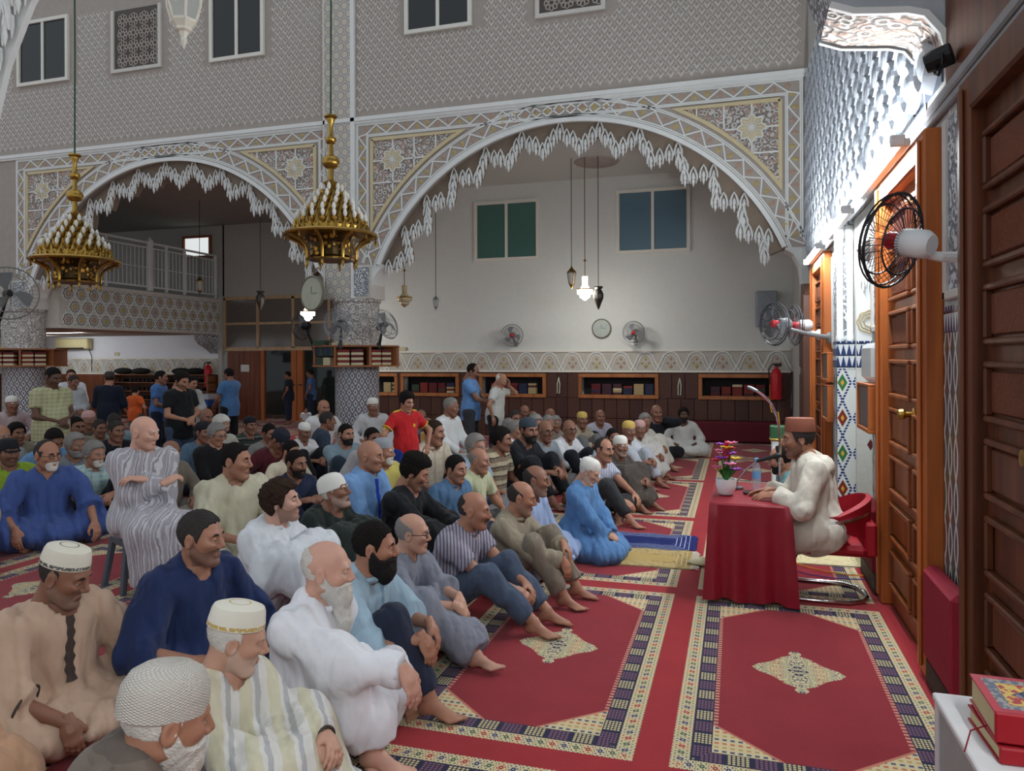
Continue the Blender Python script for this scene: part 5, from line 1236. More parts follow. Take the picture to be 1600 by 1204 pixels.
# ---------------------------------------------------------------- people: signed-distance bodies
def surface_nets(S, org, h):
    sg = S < 0
    c = np.zeros(np.array(S.shape) - 1, np.int8)
    for i in (0, 1):
        for j in (0, 1):
            for k in (0, 1): c += sg[i:i+c.shape[0], j:j+c.shape[1], k:k+c.shape[2]]
    act = (c > 0) & (c < 8); ijk = np.argwhere(act)
    if len(ijk) == 0: return np.zeros((0, 3)), np.zeros((0, 4), int)
    cor = np.array([[i, j, k] for i in (0, 1) for j in (0, 1) for k in (0, 1)])
    vals = np.stack([S[ijk[:, 0] + o[0], ijk[:, 1] + o[1], ijk[:, 2] + o[2]] for o in cor], 1)
    pos = np.zeros((len(ijk), 3)); cnt = np.zeros(len(ijk))
    for a in range(8):
        for b in range(a + 1, 8):
            if np.abs(cor[a] - cor[b]).sum() != 1: continue
            va, vb = vals[:, a], vals[:, b]; m = (va < 0) != (vb < 0)
            t = np.where(m, va / np.where(m, va - vb, 1), 0)
            pos += np.where(m[:, None], cor[a] + t[:, None] * (cor[b] - cor[a]), 0); cnt += m
    pos = (ijk + pos / cnt[:, None]) * h + np.array(org)
    idx = -np.ones(act.shape, np.int64); idx[act] = np.arange(len(ijk))
    Q = []
    for ax in range(3):
        sl0 = [slice(None)] * 3; sl1 = [slice(None)] * 3; sl0[ax] = slice(0, -1); sl1[ax] = slice(1, None)
        s0, s1 = sg[tuple(sl0)], sg[tuple(sl1)]; e = np.argwhere(s0 != s1); o1, o2 = [(1, 2), (2, 0), (0, 1)][ax]
        ok = (e[:, o1] > 0) & (e[:, o2] > 0) & (e[:, o1] < act.shape[o1]) & (e[:, o2] < act.shape[o2]); e = e[ok]
        if len(e) == 0: continue
        def cell(d1, d2):
            q = e.copy(); q[:, o1] -= d1; q[:, o2] -= d2; return idx[q[:, 0], q[:, 1], q[:, 2]]
        q = np.stack([cell(1, 1), cell(0, 1), cell(0, 0), cell(1, 0)], 1)
        fl = s1[e[:, 0], e[:, 1], e[:, 2]]; q[fl] = q[fl][:, ::-1]; Q.append(q)
    return pos, np.concatenate(Q)
class Grid:
    def __init__(s, lo, hi, h):
        s.h = h; s.lo = np.array(lo); n = np.ceil((np.array(hi) - s.lo) / h).astype(int) + 1
        ax = [(s.lo[i] + h * np.arange(n[i])).astype(np.float32) for i in range(3)]
        s.X, s.Y, s.Z = ax[0][:, None, None], ax[1][None, :, None], ax[2][None, None, :]
        s.shape = tuple(n)
    def cone(s, a, b, ra, rb):
        a = [float(v) for v in a]; b = [float(v) for v in b]; d = [b[i] - a[i] for i in range(3)]; l2 = sum(v * v for v in d) + 1e-9
        px, py, pz = s.X - a[0], s.Y - a[1], s.Z - a[2]
        t = np.clip((px * d[0] + py * d[1] + pz * d[2]) / l2, 0, 1)
        return np.sqrt((px - t * d[0]) ** 2 + (py - t * d[1]) ** 2 + (pz - t * d[2]) ** 2) - (ra + t * (rb - ra))
    def ell(s, c, r, R=None):
        px, py, pz = s.X - c[0], s.Y - c[1], s.Z - c[2]
        if R is not None:
            q = [R[0][i] * px + R[1][i] * py + R[2][i] * pz for i in range(3)]; px, py, pz = q
        k = np.sqrt((px / r[0]) ** 2 + (py / r[1]) ** 2 + (pz / r[2]) ** 2)
        return (k - 1) * min(r)
    def plane(s, p, n):
        return (s.X - p[0]) * n[0] + (s.Y - p[1]) * n[1] + (s.Z - p[2]) * n[2]
    def mesh(s, S): return surface_nets(S.astype(np.float32), s.lo, s.h)
def smin(a, b, k):
    h = np.maximum(k - np.abs(a - b), 0) / k; return np.minimum(a, b) - h * h * k * 0.25
def smax(a, b, k): return -smin(-a, -b, k)

# ---- head, with a face; +x forward, origin between the ears
HEADS = {}
def head_field(g, var):
    w_, nose, jaw, age = var
    S = g.ell((-0.014, 0, 0.032), (0.100, 0.079 * w_, 0.094))
    S = smin(S, g.ell((0.026, 0, -0.036), (0.066, 0.060 * w_, 0.084 + jaw)), 0.04)
    for sg in (-1, 1):
        S = smin(S, g.cone((-0.002, sg * 0.052 * w_, -0.058), (0.058, sg * 0.022, -0.106 - jaw), 0.020, 0.018), 0.035)
        S = smin(S, g.ell((0.062, sg * 0.041 * w_, -0.018), (0.025, 0.022, 0.020)), 0.03)
    S = smin(S, g.ell((0.074, 0, -0.108 - jaw), (0.020, 0.022, 0.018)), 0.03)
    S = smin(S, g.cone((0.080, -0.034, 0.026), (0.080, 0.034, 0.026), 0.013, 0.013), 0.022)
    for sg in (-1, 1): S = smax(S, -g.ell((0.101, sg * 0.031, 0.004), (0.022, 0.021, 0.013)), 0.018)
    S = smin(S, g.cone((0.090, 0, 0.018), (0.112 + nose, 0, -0.026), 0.009, 0.0125), 0.014)
    for sg in (-1, 1): S = smin(S, g.ell((0.101 + nose * 0.6, sg * 0.012, -0.034), (0.011, 0.009, 0.009)), 0.008)
    for sg in (-1, 1):                                 # eyelids
        lid = g.ell((0.0795, sg * 0.031, 0.003), (0.0150, 0.0165, 0.0135))
        S = smin(S, np.maximum(lid, -g.plane((0.0785, 0, 0.0072), (0.3, 0, 1))), 0.004); S = smin(S, np.maximum(lid, g.plane((0.0785, 0, -0.0050), (-0.2, 0, 1))), 0.004)
    for sg in (-1, 1):
        S = smin(S, g.cone((0.0955, 0, -0.0630), (0.088, sg * 0.019, -0.0715), 0.0062, 0.0045), 0.006); S = smin(S, g.cone((0.0935, 0, -0.0755), (0.087, sg * 0.016, -0.0800), 0.0072, 0.0055), 0.006)
    for sg in (-1, 1): S = smax(S, -g.cone((0.106, 0, -0.0690), (0.096, sg * 0.024, -0.0815), 0.0042, 0.0032), 0.004)
    for sg in (-1, 1):
        e = g.ell((-0.010, sg * 0.083 * w_, -0.006), (0.022, 0.009, 0.034)); e = smax(e, -g.ell((-0.006, sg * 0.093 * w_, -0.004), (0.013, 0.010, 0.022)), 0.006); S = smin(S, e, 0.008)
    S = smin(S, g.cone((-0.034, 0, -0.05), (-0.052, 0, -0.20), 0.055, 0.060), 0.03)
    return S
def skull_field(g): return smin(g.ell((-0.014, 0, 0.032), (0.100, 0.079, 0.094)), g.ell((0.026, 0, -0.036), (0.066, 0.062, 0.088)), 0.04)
HLO, HHI = (-0.135, -0.115, -0.215), (0.15, 0.115, 0.145)
def head_mesh(vi, near):
    key = (vi, near)
    if key in HEADS: return HEADS[key]
    var = [(1.0, 0.0, 0.0, 0), (1.06, 0.004, 0.004, 0), (0.95, 0.006, 0.008, 0), (1.10, 0.0, -0.004, 0)][vi]
    g = Grid(HLO, HHI, 0.0042 if near else 0.0085); v, f = g.mesh(head_field(g, var))
    keep = v[f].mean(1)[:, 2] > -0.20; f = f[keep]
    c = v[f].mean(1); mi = np.zeros(len(f), int)
    lips = (c[:, 0] > 0.086) & (np.abs(c[:, 1]) < 0.019) & (c[:, 2] + 0.35 * np.abs(c[:, 1]) > -0.0825) & (c[:, 2] + 0.40 * np.abs(c[:, 1]) < -0.0580); mi[lips] = 3
    ay = np.abs(c[:, 1]); brow = (c[:, 0] > 0.066) & (ay > 0.012) & (ay < 0.046) & (np.abs(c[:, 2] - (0.030 - 0.010 * ((ay - 0.030) / 0.02) ** 2)) < (0.0055 if near else 0.008)); mi[brow] = 4
    jawl = np.interp(c[:, 0], [-0.05, -0.012, 0.004, 0.016, 0.04, 0.07, 0.085, 0.13], [-0.2, -0.05, -0.004, -0.02, -0.05, -0.054, -0.044, -0.043])
    stub = (c[:, 2] < jawl) & (c[:, 2] > -0.132 + 0.1 * c[:, 0]) & (c[:, 0] > -0.012) & (mi == 0); mi[stub] = 5
    V, F, M = list(map(tuple, v)), list(map(tuple, f)), list(mi)
    e = MB(); 
    for sg in (-1, 1):
        e.mi = 1; e.sphere((0.0785, sg * 0.031, 0.0025), 0.0132, 12, 8); e.mi = 2; e.sphere((0.0850, sg * 0.0310, 0.0026), (0.0074, 0.0072, 0.0074), 10, 8)
    n = len(V); V += e.v; F += [tuple(i + n for i in q) for q in e.f]; M += e.m
    HEADS[key] = (np.array(V), F, M); return HEADS[key]
def zline(g, pts):
    xs, zs = zip(*pts); return np.interp(g.X, xs, zs).astype(np.float32)
ATT = {}
def attach(kind, near):
    """hair, beards: shells of the skull cut by a hairline, in head space"""
    key = (kind, near)
    if key in ATT: return ATT[key]
    g = Grid((-0.16, -0.13, -0.34), (0.16, 0.13, 0.175), 0.0055 if near else 0.0105)
    hd = skull_field(g); one = np.ones(g.shape, np.float32)
    nz = 0.003 * np.sin(g.X * 160 + 2 * np.sin(g.Y * 90)) * np.sin(g.Z * 130 + g.Y * 120)
    low = zline(g, [(-0.13, -0.075), (-0.05, -0.062), (-0.028, -0.04), (-0.02, 0.012), (0.012, 0.014), (0.02, -0.02), (0.036, 0.0), (0.050, 0.052), (0.072, 0.082), (0.12, 0.11)])
    low = low + 0.004 * np.sin(g.Y * 150) + 0.003 * np.sin(g.Y * 310 + 1) + 0.010 * np.clip(np.abs(g.Y) / 0.05 - 0.4, 0, 1) * (g.X > 0.03)
    if kind == 'short': S = smax(hd - 0.0075 + nz * 0.7, low - g.Z, 0.004)
    elif kind == 'full': S = smax(hd - 0.020 + nz, low - 0.006 - g.Z, 0.01)
    elif kind == 'wavy': S = smax(hd - 0.026 + nz * 1.3 + 0.004 * np.sin(g.X * 70 + 3 * np.sin(g.Z * 60)) * np.sin(g.Y * 75), low - 0.012 - g.Z, 0.012)
    elif kind == 'quiff':
        S = smax(hd - 0.016 + nz - 0.02 * np.clip((g.Z - 0.06) / 0.06, 0, 1), low - 0.01 - g.Z, 0.01)
    elif kind == 'receding': S = smax(smax(hd - 0.009 + nz * 0.5, low - g.Z, 0.006), np.minimum(g.Z - 0.050 + 0 * g.X, (g.X - 0.012) * 0.9 + 0 * g.Z), 0.012)
    elif kind == 'fringe': S = smax(smax(smax(hd - 0.006 + nz * 0.4, low - g.Z, 0.006), (g.Z - 0.052 + g.X * 0.5), 0.01), g.X - 0.020 + 0 * g.Z, 0.008)
    elif kind in ('beard', 'goatee', 'longbeard', 'stubble', 'roundbeard'):
        t = {'beard': 0.012, 'goatee': 0.009, 'longbeard': 0.016, 'stubble': 0.0035, 'roundbeard': 0.022}[kind]
        b = hd - t + nz * (0.6 if kind != 'stubble' else 0.1)
        b = smin(b, g.ell((0.074, 0, -0.108), (0.020 + t, 0.024 + t, 0.018 + t)), 0.03)
        top = zline(g, [(-0.05, -0.04), (-0.012, -0.03), (0.004, 0.0), (0.016, -0.018), (0.04, -0.048), (0.07, -0.052), (0.085, -0.043), (0.13, -0.042)])
        if kind == 'goatee': top = zline(g, [(-0.05, -0.2), (0.045, -0.12), (0.06, -0.06), (0.085, -0.043), (0.13, -0.042)])
        S = smax(b, g.Z - top, 0.005); S = smax(S, -(g.X + 0.015 + 0 * g.Z), 0.006)
        S = smax(S, -g.cone((0.10, -0.016, -0.068), (0.10, 0.016, -0.068), 0.0070, 0.0070), 0.003)
        S = smax(S, -(g.Z + 0.135 - g.X * 0.1), 0.01) if kind in ('beard', 'goatee', 'stubble') else S
        if kind == 'longbeard':
            S = smax(S, -(g.Z + 0.16), 0.01); L_ = g.cone((0.058, 0, -0.10), (0.082, 0.0, -0.235), 0.050, 0.034); L_ = smin(L_, g.cone((0.08, 0, -0.22), (0.088, 0.006, -0.30), 0.032, 0.008), 0.03); S = smin(S, L_ + nz * 1.6, 0.03)
            S = smax(S, -g.cone((0.11, -0.016, -0.068), (0.11, 0.016, -0.068), 0.009, 0.009), 0.005)
        if kind == 'roundbeard': S = smin(S, g.ell((0.062, 0, -0.135), (0.044, 0.05, 0.055)) + nz, 0.03)
    elif kind == 'moustache':
        S = one
        for sg in (-1, 1): S = smin(S, g.cone((0.104, sg * 0.003, -0.049), (0.089, sg * 0.030, -0.062), 0.0085, 0.005), 0.004)
    v, f = g.mesh(np.broadcast_to(S, g.shape) if S.shape != g.shape else S)
    me = bpy.data.meshes.new(kind); me.from_pydata(v.tolist(), [], f.tolist()); me.polygons.foreach_set('use_smooth', [True] * len(f)); me.update()
    ATT[key] = me; return me
def cap_mesh(kind):
    key = ('cap', kind)
    if key in ATT: return ATT[key]
    q = MB(); sx = 1.24
    if kind == 'kufi': q.lathe([(0.0865, 0.040), (0.0885, 0.055), (0.087, 0.085), (0.078, 0.113), (0.058, 0.132), (0.03, 0.141), (0.0, 0.143)], 28, (-0.014, 0, 0), sx)
    elif kind == 'round': q.lathe([(0.086, 0.048), (0.089, 0.052), (0.087, 0.075), (0.082, 0.115), (0.077, 0.128), (0.05, 0.140), (0.0, 0.143)], 28, (-0.014, 0, 0), sx)
    elif kind == 'knit': q.lathe([(0.0875, 0.018), (0.092, 0.022), (0.092, 0.06), (0.088, 0.095), (0.074, 0.125), (0.05, 0.143), (0.02, 0.151), (0.0, 0.152)], 32, (-0.016, 0, 0), sx)
    elif kind == 'fez': q.lathe([(0.090, 0.058), (0.091, 0.062), (0.083, 0.15), (0.080, 0.155), (0.0, 0.157)], 32, (-0.012, 0, 0), sx * 0.97)
    elif kind == 'ballcap':
        q.lathe([(0.088, 0.03), (0.0885, 0.06), (0.083, 0.10), (0.065, 0.13), (0.0, 0.142)], 24, (-0.014, 0, 0), sx)
        V = []; F = []
        for i in range(9):
            a = -1.0 + 2.0 * i / 8; V += [(-0.014 + 0.105 * cos(a), 0.088 * sin(a), 0.036), (0.075 + 0.075 * cos(a * 1.3), 0.082 * sin(a * 1.1), 0.026)]
        F = [(2*i, 2*i+1, 2*i+3, 2*i+2) for i in range(8)]; q.add(V, F); q.add([(x, y, z - 0.004) for x, y, z in V], [f_[::-1] for f_ in F])
    me = q.mesh(kind + '_cap', None, True); ATT[key] = me; return me
def glasses_mesh():
    if 'gl' in ATT: return ATT['gl']
    q = MB()
    for sg in (-1, 1):
        q.tube([(0.103, sg * 0.032 + 0.024 * cos(a), 0.002 + 0.018 * sin(a)) for a in [2 * pi * i / 18 for i in range(18)]], 0.0024, 5, True)
        q.tube([(0.102, sg * 0.056, 0.006), (0.07, sg * 0.074, 0.008), (0.0, sg * 0.084, 0.006), (-0.02, sg * 0.083, -0.006)], 0.0022, 5)
    q.tube([(0.104, -0.010, 0.006), (0.108, 0, 0.009), (0.104, 0.010, 0.006)], 0.0024, 5)
    ATT['gl'] = q.mesh('glasses', BLACK); return ATT['gl']
# ---- hands and feet as templates; hand: wrist at origin, fingers +x, back of the hand +z, thumb +y
LIMB = {}
def hand_mesh(curl, near):
    key = ('h', curl, near)
    if key in LIMB: return LIMB[key]
    g = Grid((-0.04, -0.065, -0.115), (0.215, 0.085, 0.04), 0.0042 if near else 0.0075)
    S = g.ell((0.048, 0, 0), (0.055, 0.040, 0.0155)); S = smin(S, g.cone((-0.03, 0, 0), (0.03, 0, 0), 0.024, 0.026), 0.02)
    S = np.maximum(S, np.abs(g.Z + 0 * S) - 0.024)
    for i, (y, l_) in enumerate(((0.028, 0.070), (0.009, 0.079), (-0.011, 0.073), (-0.029, 0.058))):
        c = curl + 0.06 * i; p = Vector((0.086 - 0.004 * abs(i - 1), y, 0.0)); a = 0.25 * c; d = [0.45, 0.30, 0.25]; r = 0.0092 if i < 3 else 0.008
        for k in range(3):
            a += c * (0.75, 0.85, 0.6)[k] * 0.8; q = p + Vector((cos(a), (y * 0.12), -sin(a))) * (l_ * d[k] * 1.12); S = smin(S, g.cone(p, q, r, r * 0.92), 0.005); r *= 0.93; p = q
    p0, p1, p2, p3 = Vector((0.015, 0.026, -0.006)), Vector((0.045, 0.050, -0.016)), Vector((0.072, 0.058, -0.024 - 0.008 * curl)), Vector((0.094, 0.054 - 0.01 * curl, -0.032 - 0.012 * curl))
    S = smin(S, g.cone(p0, p1, 0.017, 0.0125), 0.014); S = smin(S, g.cone(p1, p2, 0.0115, 0.0105), 0.006); S = smin(S, g.cone(p2, p3, 0.0105, 0.0085), 0.005)
    LIMB[key] = g.mesh(S); return LIMB[key]
def foot_mesh(near):
    key = ('f', near)
    if key in LIMB: return LIMB[key]
    g = Grid((-0.085, -0.06, -0.095), (0.215, 0.06, 0.07), 0.0065 if near else 0.011)
    S = g.cone((-0.004, 0, 0.0), (-0.01, 0, -0.03), 0.035, 0.034); S = smin(S, g.ell((-0.035, 0, -0.048), (0.034, 0.030, 0.034)), 0.03); S = smin(S, g.cone((0, 0, -0.02), (0.10, 0.006, -0.058), 0.034, 0.022), 0.03)
    S = smin(S, g.ell((0.10, 0.004, -0.064), (0.062, 0.042, 0.017)), 0.02)
    for i, y in enumerate((0.032, 0.012, -0.005, -0.020, -0.033)): S = smin(S, g.cone((0.135 - 0.008 * i, y, -0.066), (0.172 - 0.012 * i, y * 1.05, -0.068), 0.012 if i == 0 else 0.0085, 0.0125 if i == 0 else 0.008), 0.006)
    LIMB[key] = g.mesh(S); return LIMB[key]

def ik(S, T, l1, l2, hint):
    d = T - S; L = d.length
    if L > (l1 + l2) * 0.985: T = S + d.normalized() * (l1 + l2) * 0.985; d = T - S; L = d.length
    L = max(L, abs(l1 - l2) + 0.02); u = d.normalized(); a = (l1*l1 - l2*l2 + L*L) / (2 * L); h = math.sqrt(max(0.0, l1*l1 - a*a))
    n = hint - u * hint.dot(u)
    n = n.normalized() if n.length > 1e-4 else Vector((0, 0, -1)); return S + u * a + n * h, T
def frame(x, up):
    x = x.normalized(); z = (up - x * up.dot(x)); z = z.normalized() if z.length > 1e-4 else Vector((0, 1, 0)); y = z.cross(x); return Matrix((x, y, z)).transposed()

# leg layouts on the floor: hip height, knees, ankles, toe directions (y mirrored for the other leg)
V3 = Vector
POSES = {
 'cross': dict(pz=0.115, kn=[V3((.29, .34, .15)), V3((.29, -.34, .15))], an=[V3((.33, -.08, .085)), V3((.24, .10, .075))], toe=[V3((.3, -1, -.1)), V3((.3, 1, -.1))], hands=[V3((.30, .20, .25)), V3((.30, -.20, .25))], lean=12),
 'knees': dict(pz=0.115, kn=[V3((.36, .17, .45)), V3((.36, -.17, .45))], an=[V3((.60, .13, .085)), V3((.60, -.13, .085))], toe=[V3((1, .15, -.05)), V3((1, -.15, -.05))], hands=[V3((.54, .06, .38)), V3((.52, -.05, .36))], lean=14),
 'oneknee': dict(pz=0.115, kn=[V3((.29, .34, .14)), V3((.36, -.16, .45))], an=[V3((.40, -.05, .08)), V3((.56, -.14, .085))], toe=[V3((.6, -.8, -.1)), V3((1, -.1, -.05))], hands=[V3((.36, .16, .24)), V3((.46, -.14, .44))], lean=10),
 'kneel': dict(pz=0.215, kn=[V3((.40, .14, .085)), V3((.40, -.14, .085))], an=[V3((-.03, .12, .07)), V3((-.03, -.12, .07))], toe=[V3((-1, 0, .0)), V3((-1, 0, .0))], hands=[V3((.30, .10, .22)), V3((.30, -.10, .22))], lean=6),
 'stool': dict(pz=0.53, kn=[V3((.42, .14, .50)), V3((.42, -.14, .50))], an=[V3((.43, .13, .085)), V3((.40, -.12, .085))], toe=[V3((1, .15, 0)), V3((1, -.15, 0))], hands=[V3((.34, .13, .60)), V3((.34, -.13, .60))], lean=6),
 'stand': dict(pz=0.93, kn=[V3((.02, .11, .50)), V3((.02, -.11, .50))], an=[V3((.0, .11, .085)), V3((.0, -.11, .085))], toe=[V3((1, .15, 0)), V3((1, -.15, 0))], hands=[V3((.21, .04, 1.06)), V3((.20, -.05, 1.04))], lean=0),
}
def fabric(kind, c1, c2=None, c3=None, scale=1.0):
    key = ('fab', kind, c1, c2, c3, scale)
    if key in _mc: return _mc[key]
    m = Mat('cloth_%s_%d_%d_%d' % ((kind,) + c1), 0.85, 0, 0.15); x, y, z = m.coords('Object'); n = m.noise(7, 4)
    def ds(c):
        if c is None: return None
        l_ = 0.3 * c[0] + 0.59 * c[1] + 0.11 * c[2]; return tuple(int(v * 0.86 + l_ * 0.14) for v in c)
    c1, c2, c3 = ds(c1), ds(c2), ds(c3)
    dk = lambda c, k: tuple(max(0, min(255, int(v * k))) for v in c)
    if kind == 'plain': c = m.mix(n, dk(c1, 0.92), dk(c1, 1.06))
    elif kind == 'vstripe':                            # stripes that run down the body
        w_ = (y * 0.6 + x * 0.8 + (n - 0.5) * 0.05) / (0.075 * scale)
        t = w_.mod(1.0); c = m.mix(t.lt(0.42), c1, c2)
        if c3: c = m.mix((t.gt(0.55)) * (t.lt(0.72)), c, c3)
    elif kind == 'pinstripe': c = m.mix(((y * 0.5 + x * 0.85) / (0.022 * scale)).mod(1.0).lt(0.4), c1, c2)
    elif kind == 'hstripe':
        t = ((z + (n - 0.5) * 0.03) / (0.10 * scale)).mod(1.0); c = m.mix(t.lt(0.45), c1, c2); c = m.mix(t.gt(0.88), c, c3 or c2)
    elif kind == 'check':
        a = ((y * 0.6 + x * 0.8) / (0.05 * scale)).mod(1.0).lt(0.28); b = (z / (0.05 * scale)).mod(1.0).lt(0.28); c = m.mix(a * 0.55, c1, c2); c = m.mix(b * 0.55, c, c3 or c2)
    m.color(c); m.bump(m.noise(11, 1.5, 0.45, stretch=(1.5, 1.5, 0.7)), 0.45, 0.06); m.b.inputs['Sheen Weight'].default_value = 0.08
    _mc[key] = m.mat; return m.mat
def skin(c):
    key = ('skin', c)
    if key in _mc: return _mc[key]
    m = Mat('skin_%d_%d_%d' % c, 0.5, 0, 0.35); m.coords(); n = m.noise(14, 4); m.color(m.mix(n, tuple(int(v * .93) for v in c), tuple(min(255, int(v * 1.05)) for v in c)))
    m.b.inputs['Subsurface Weight'].default_value = 0.0; _mc[key] = m.mat; return m.mat
SK = {'l': (190, 146, 124), 'm': (164, 117, 94), 'd': (134, 92, 73), 'k': (92, 62, 48), 'p': (204, 158, 138)}
HAIRC = {'k': (26, 22, 20), 'b': (52, 38, 30), 'g': (128, 124, 120), 'w': (206, 202, 194), 's': (56, 52, 50)}
EYE = plain((168, 154, 144), 0.3); IRIS = plain((40, 26, 20), 0.2)
SPK = Vector((0.55, 6.0))
def npart(parent, name, V, F, mats, mi=None, smooth=True):
    me = bpy.data.meshes.new(name); me.from_pydata(np.asarray(V).tolist() if not isinstance(V, list) else V, [], F if isinstance(F, list) else F.tolist())
    for m in mats: me.materials.append(m)
    if mi is not None: me.polygons.foreach_set('material_index', mi)
    if smooth: me.polygons.foreach_set('use_smooth', [True] * len(me.polygons))
    me.update(); return ob(name, me, parent)

PLOG = []
def front_band(root, cv, nk, pel, up, mat, wd, length):
    """a strip of braid or a button placket lying on the front of the garment"""
    pts = []
    for t in np.linspace(0.02, length, 12):
        c = nk - up * t; m = (np.abs(cv[:, 1] - c.y) < 0.02) & (np.abs(cv[:, 2] - c.z) < 0.022) & (cv[:, 0] > c.x)
        if m.sum(): pts.append(V3((float(cv[m, 0].max()) + 0.004, float(c.y), float(c.z))))
    if len(pts) < 3: return
    for i in range(1, len(pts) - 1): pts[i].x = max(pts[i].x, (pts[i-1].x + pts[i+1].x) / 2 - 0.002)
    q = MB(); n = len(pts); V = []
    for i, p in enumerate(pts):
        w_ = wd * (1.25 if i % 2 else 0.85) if wd > 0.012 else wd
        V += [p + V3((-0.008, w_, 0)), p + V3((0.003, 0, 0)), p + V3((-0.008, -w_, 0))]
    q.add(V, [f_ for i in range(n - 1) for f_ in ((3*i, 3*i+1, 3*i+4, 3*i+3), (3*i+1, 3*i+2, 3*i+5, 3*i+4))]); q.build('placket', mat, root)
def person(label, px, py, pose='cross', hp=None, H=None, d=None, head=None, look=None, top=None, bottom=None, sleeve='short', robe=False, tone='m', hair='short', hc='k', beard=None, bc=None, cap=None, capm=None, glasses=False, hands=None, curl=(0.55, 0.55), lean=None, side=0.0, pitch=4, fat=1.0, hv=None, feet=True, near=None, handdir=None, twist=0.0, group=None, scale=None, legs=None, seat=None, collar=False, roll=0, z0=0.0, handup=None, placket=None, hood=None, neckd=0.0):
    """px,py: where the crown of the head is seen; d: distance; head: body heading in degrees (0 = toward the qibla wall)"""
    ps = dict(POSES[pose]); 
    if legs: ps.update(legs)
    if pose == 'stool' and seat is not None:
        dz = seat - 0.45; ps['pz'] += dz; ps['kn'] = [k + V3((0, 0, dz)) for k in ps['kn']]
    lean = ps['lean'] if lean is None else lean
    la = math.radians(lean); sa = math.radians(side)
    up = V3((sin(la), sin(sa), cos(la))).normalized(); fw = V3((cos(la), 0, -sin(la)))
    pel = V3((0, 0, ps['pz'])); ch = pel + up * 0.33; nk = pel + up * 0.51
    lat = V3((0, 1, 0)); tw = math.radians(twist); lat = Matrix.Rotation(tw, 3, 'Z') @ lat; fch = Matrix.Rotation(tw, 3, 'Z') @ V3((1, 0, 0))
    hcen = nk + up * (0.108 - neckd) + V3((0.045, 0, 0.052))
    topz = hcen.z + (0.128 if not cap else (0.157 if cap == 'fez' else 0.147))
    # distance and scale
    rr = ray(px, py)
    if d is None and hp: d = 0.245 * FPX / hp
    if d is not None:
        Hh = CAM_H + rr[2] * d; sc = Hh / topz if scale is None else scale
        if scale is None: sc = max(0.84 if pose != 'stand' else 0.6, min(1.18, sc))
    else:
        sc = scale or 1.0; Hh = H or (topz * sc + z0); d = (Hh - CAM_H) / rr[2]; sc = (Hh - z0) / topz
    W = Vector((rr[0] * d, rr[1] * d))
    to = math.degrees(math.atan2(SPK.y - W.y, SPK.x - W.x))
    if head is None: head = to * 0.45
    hd = math.radians(head)
    hx, hy = hcen.x * sc, hcen.y * sc
    root = empty('person', (W.x - hx * cos(hd) + hy * sin(hd), W.y - hx * sin(hd) - hy * cos(hd), z0), hd, label=label, cat='person', group=group); root.scale = (sc, sc, sc)
    if near is None: near = d < 6.6
    PLOG.append((label, px, py, d, sc, topz, W.x, W.y, pose, head, tuple(root.location)))
    if look is None: look = (to - head) * 0.75
    look = max(-75, min(75, look))
    if hv is None: hv = rnd.randrange(4)
    HM = Matrix.Translation(hcen) @ (Matrix.Rotation(math.radians(look), 4, 'Z') @ Matrix.Rotation(math.radians(pitch), 4, 'Y') @ Matrix.Rotation(math.radians(roll), 4, 'X'))
    # arms
    sh = [ch + up * 0.125 + lat * 0.185 * fat ** 0.4, ch + up * 0.125 - lat * 0.185 * fat ** 0.4]
    hnds = [Vector(h) for h in (hands or ps['hands'])]; el = []; wr_ = []
    for i, sg in enumerate((1, -1)):
        hint = V3((-0.25, sg * 0.75, -0.75)) if not (handup and handup[i]) else V3((0.1, sg * 0.9, -0.4))
        e, t = ik(sh[i], hnds[i], 0.285, 0.255, hint); el.append(e); wr_.append(t)
    hip = [pel + V3((0.01, 0.095, 0)), pel + V3((0.01, -0.095, 0))]; kn, an = ps['kn'], ps['an']
    pts = sh + el + wr_ + kn + an + [hcen, pel]
    ext = 0.24 * max(1, fat); lo = [min(p[i] for p in pts) - ext for i in range(3)]; hi = [max(p[i] for p in pts) + ext for i in range(3)]; lo[2] = -0.03; hi[2] = nk.z + 0.14
    h = (0.0098 if d < 4.7 else 0.0125) if near else (0.019 if d < 9.5 else 0.026)
    g = Grid(lo, hi, h)
    belly = 0.115 * fat
    Rt = [tuple(fw), tuple(V3((0, 1, 0))), tuple(up)]
    def torso(x):
        S = g.ell(pel + up * 0.03, (0.135 * (0.6 + 0.4 * fat) + x, 0.175 * (0.7 + 0.3 * fat) + x, 0.13 + x))
        S = smin(S, g.ell(pel + up * 0.17 + fch * (0.02 + 0.05 * (fat - 1)), (belly + x, 0.150 * (0.6 + 0.4 * fat) + x, 0.17 + x)), 0.08)
        S = smin(S, g.ell(ch + up * 0.03, (0.112 * (0.7 + 0.3 * fat) + x, 0.168 + x, 0.165 + x)), 0.08)
        S = smin(S, g.cone(sh[0] - lat * 0.03, sh[1] + lat * 0.03, 0.062 + x, 0.062 + x), 0.08)
        S = smin(S, g.cone(nk - up * 0.06, nk + up * 0.01 + V3((0.01, 0, 0)), 0.085 + x * 0.6, 0.058 + x * 0.4), 0.06); return S
    Lt = [g.cone(hip[i], kn[i], 0.088 * fat ** 0.3, 0.060) for i in (0, 1)]; Ls = [g.cone(kn[i], an[i], 0.058, 0.038) for i in (0, 1)]
    Au = [g.cone(sh[i], el[i], 0.052, 0.042) for i in (0, 1)]; Af = [g.cone(el[i], wr_[i], 0.042, 0.027) for i in (0, 1)]
    T0 = torso(0.0)
    B = smin(T0, g.cone(nk - up * 0.05, hcen + V3((-0.05, 0, -0.10)), 0.060, 0.056), 0.05)
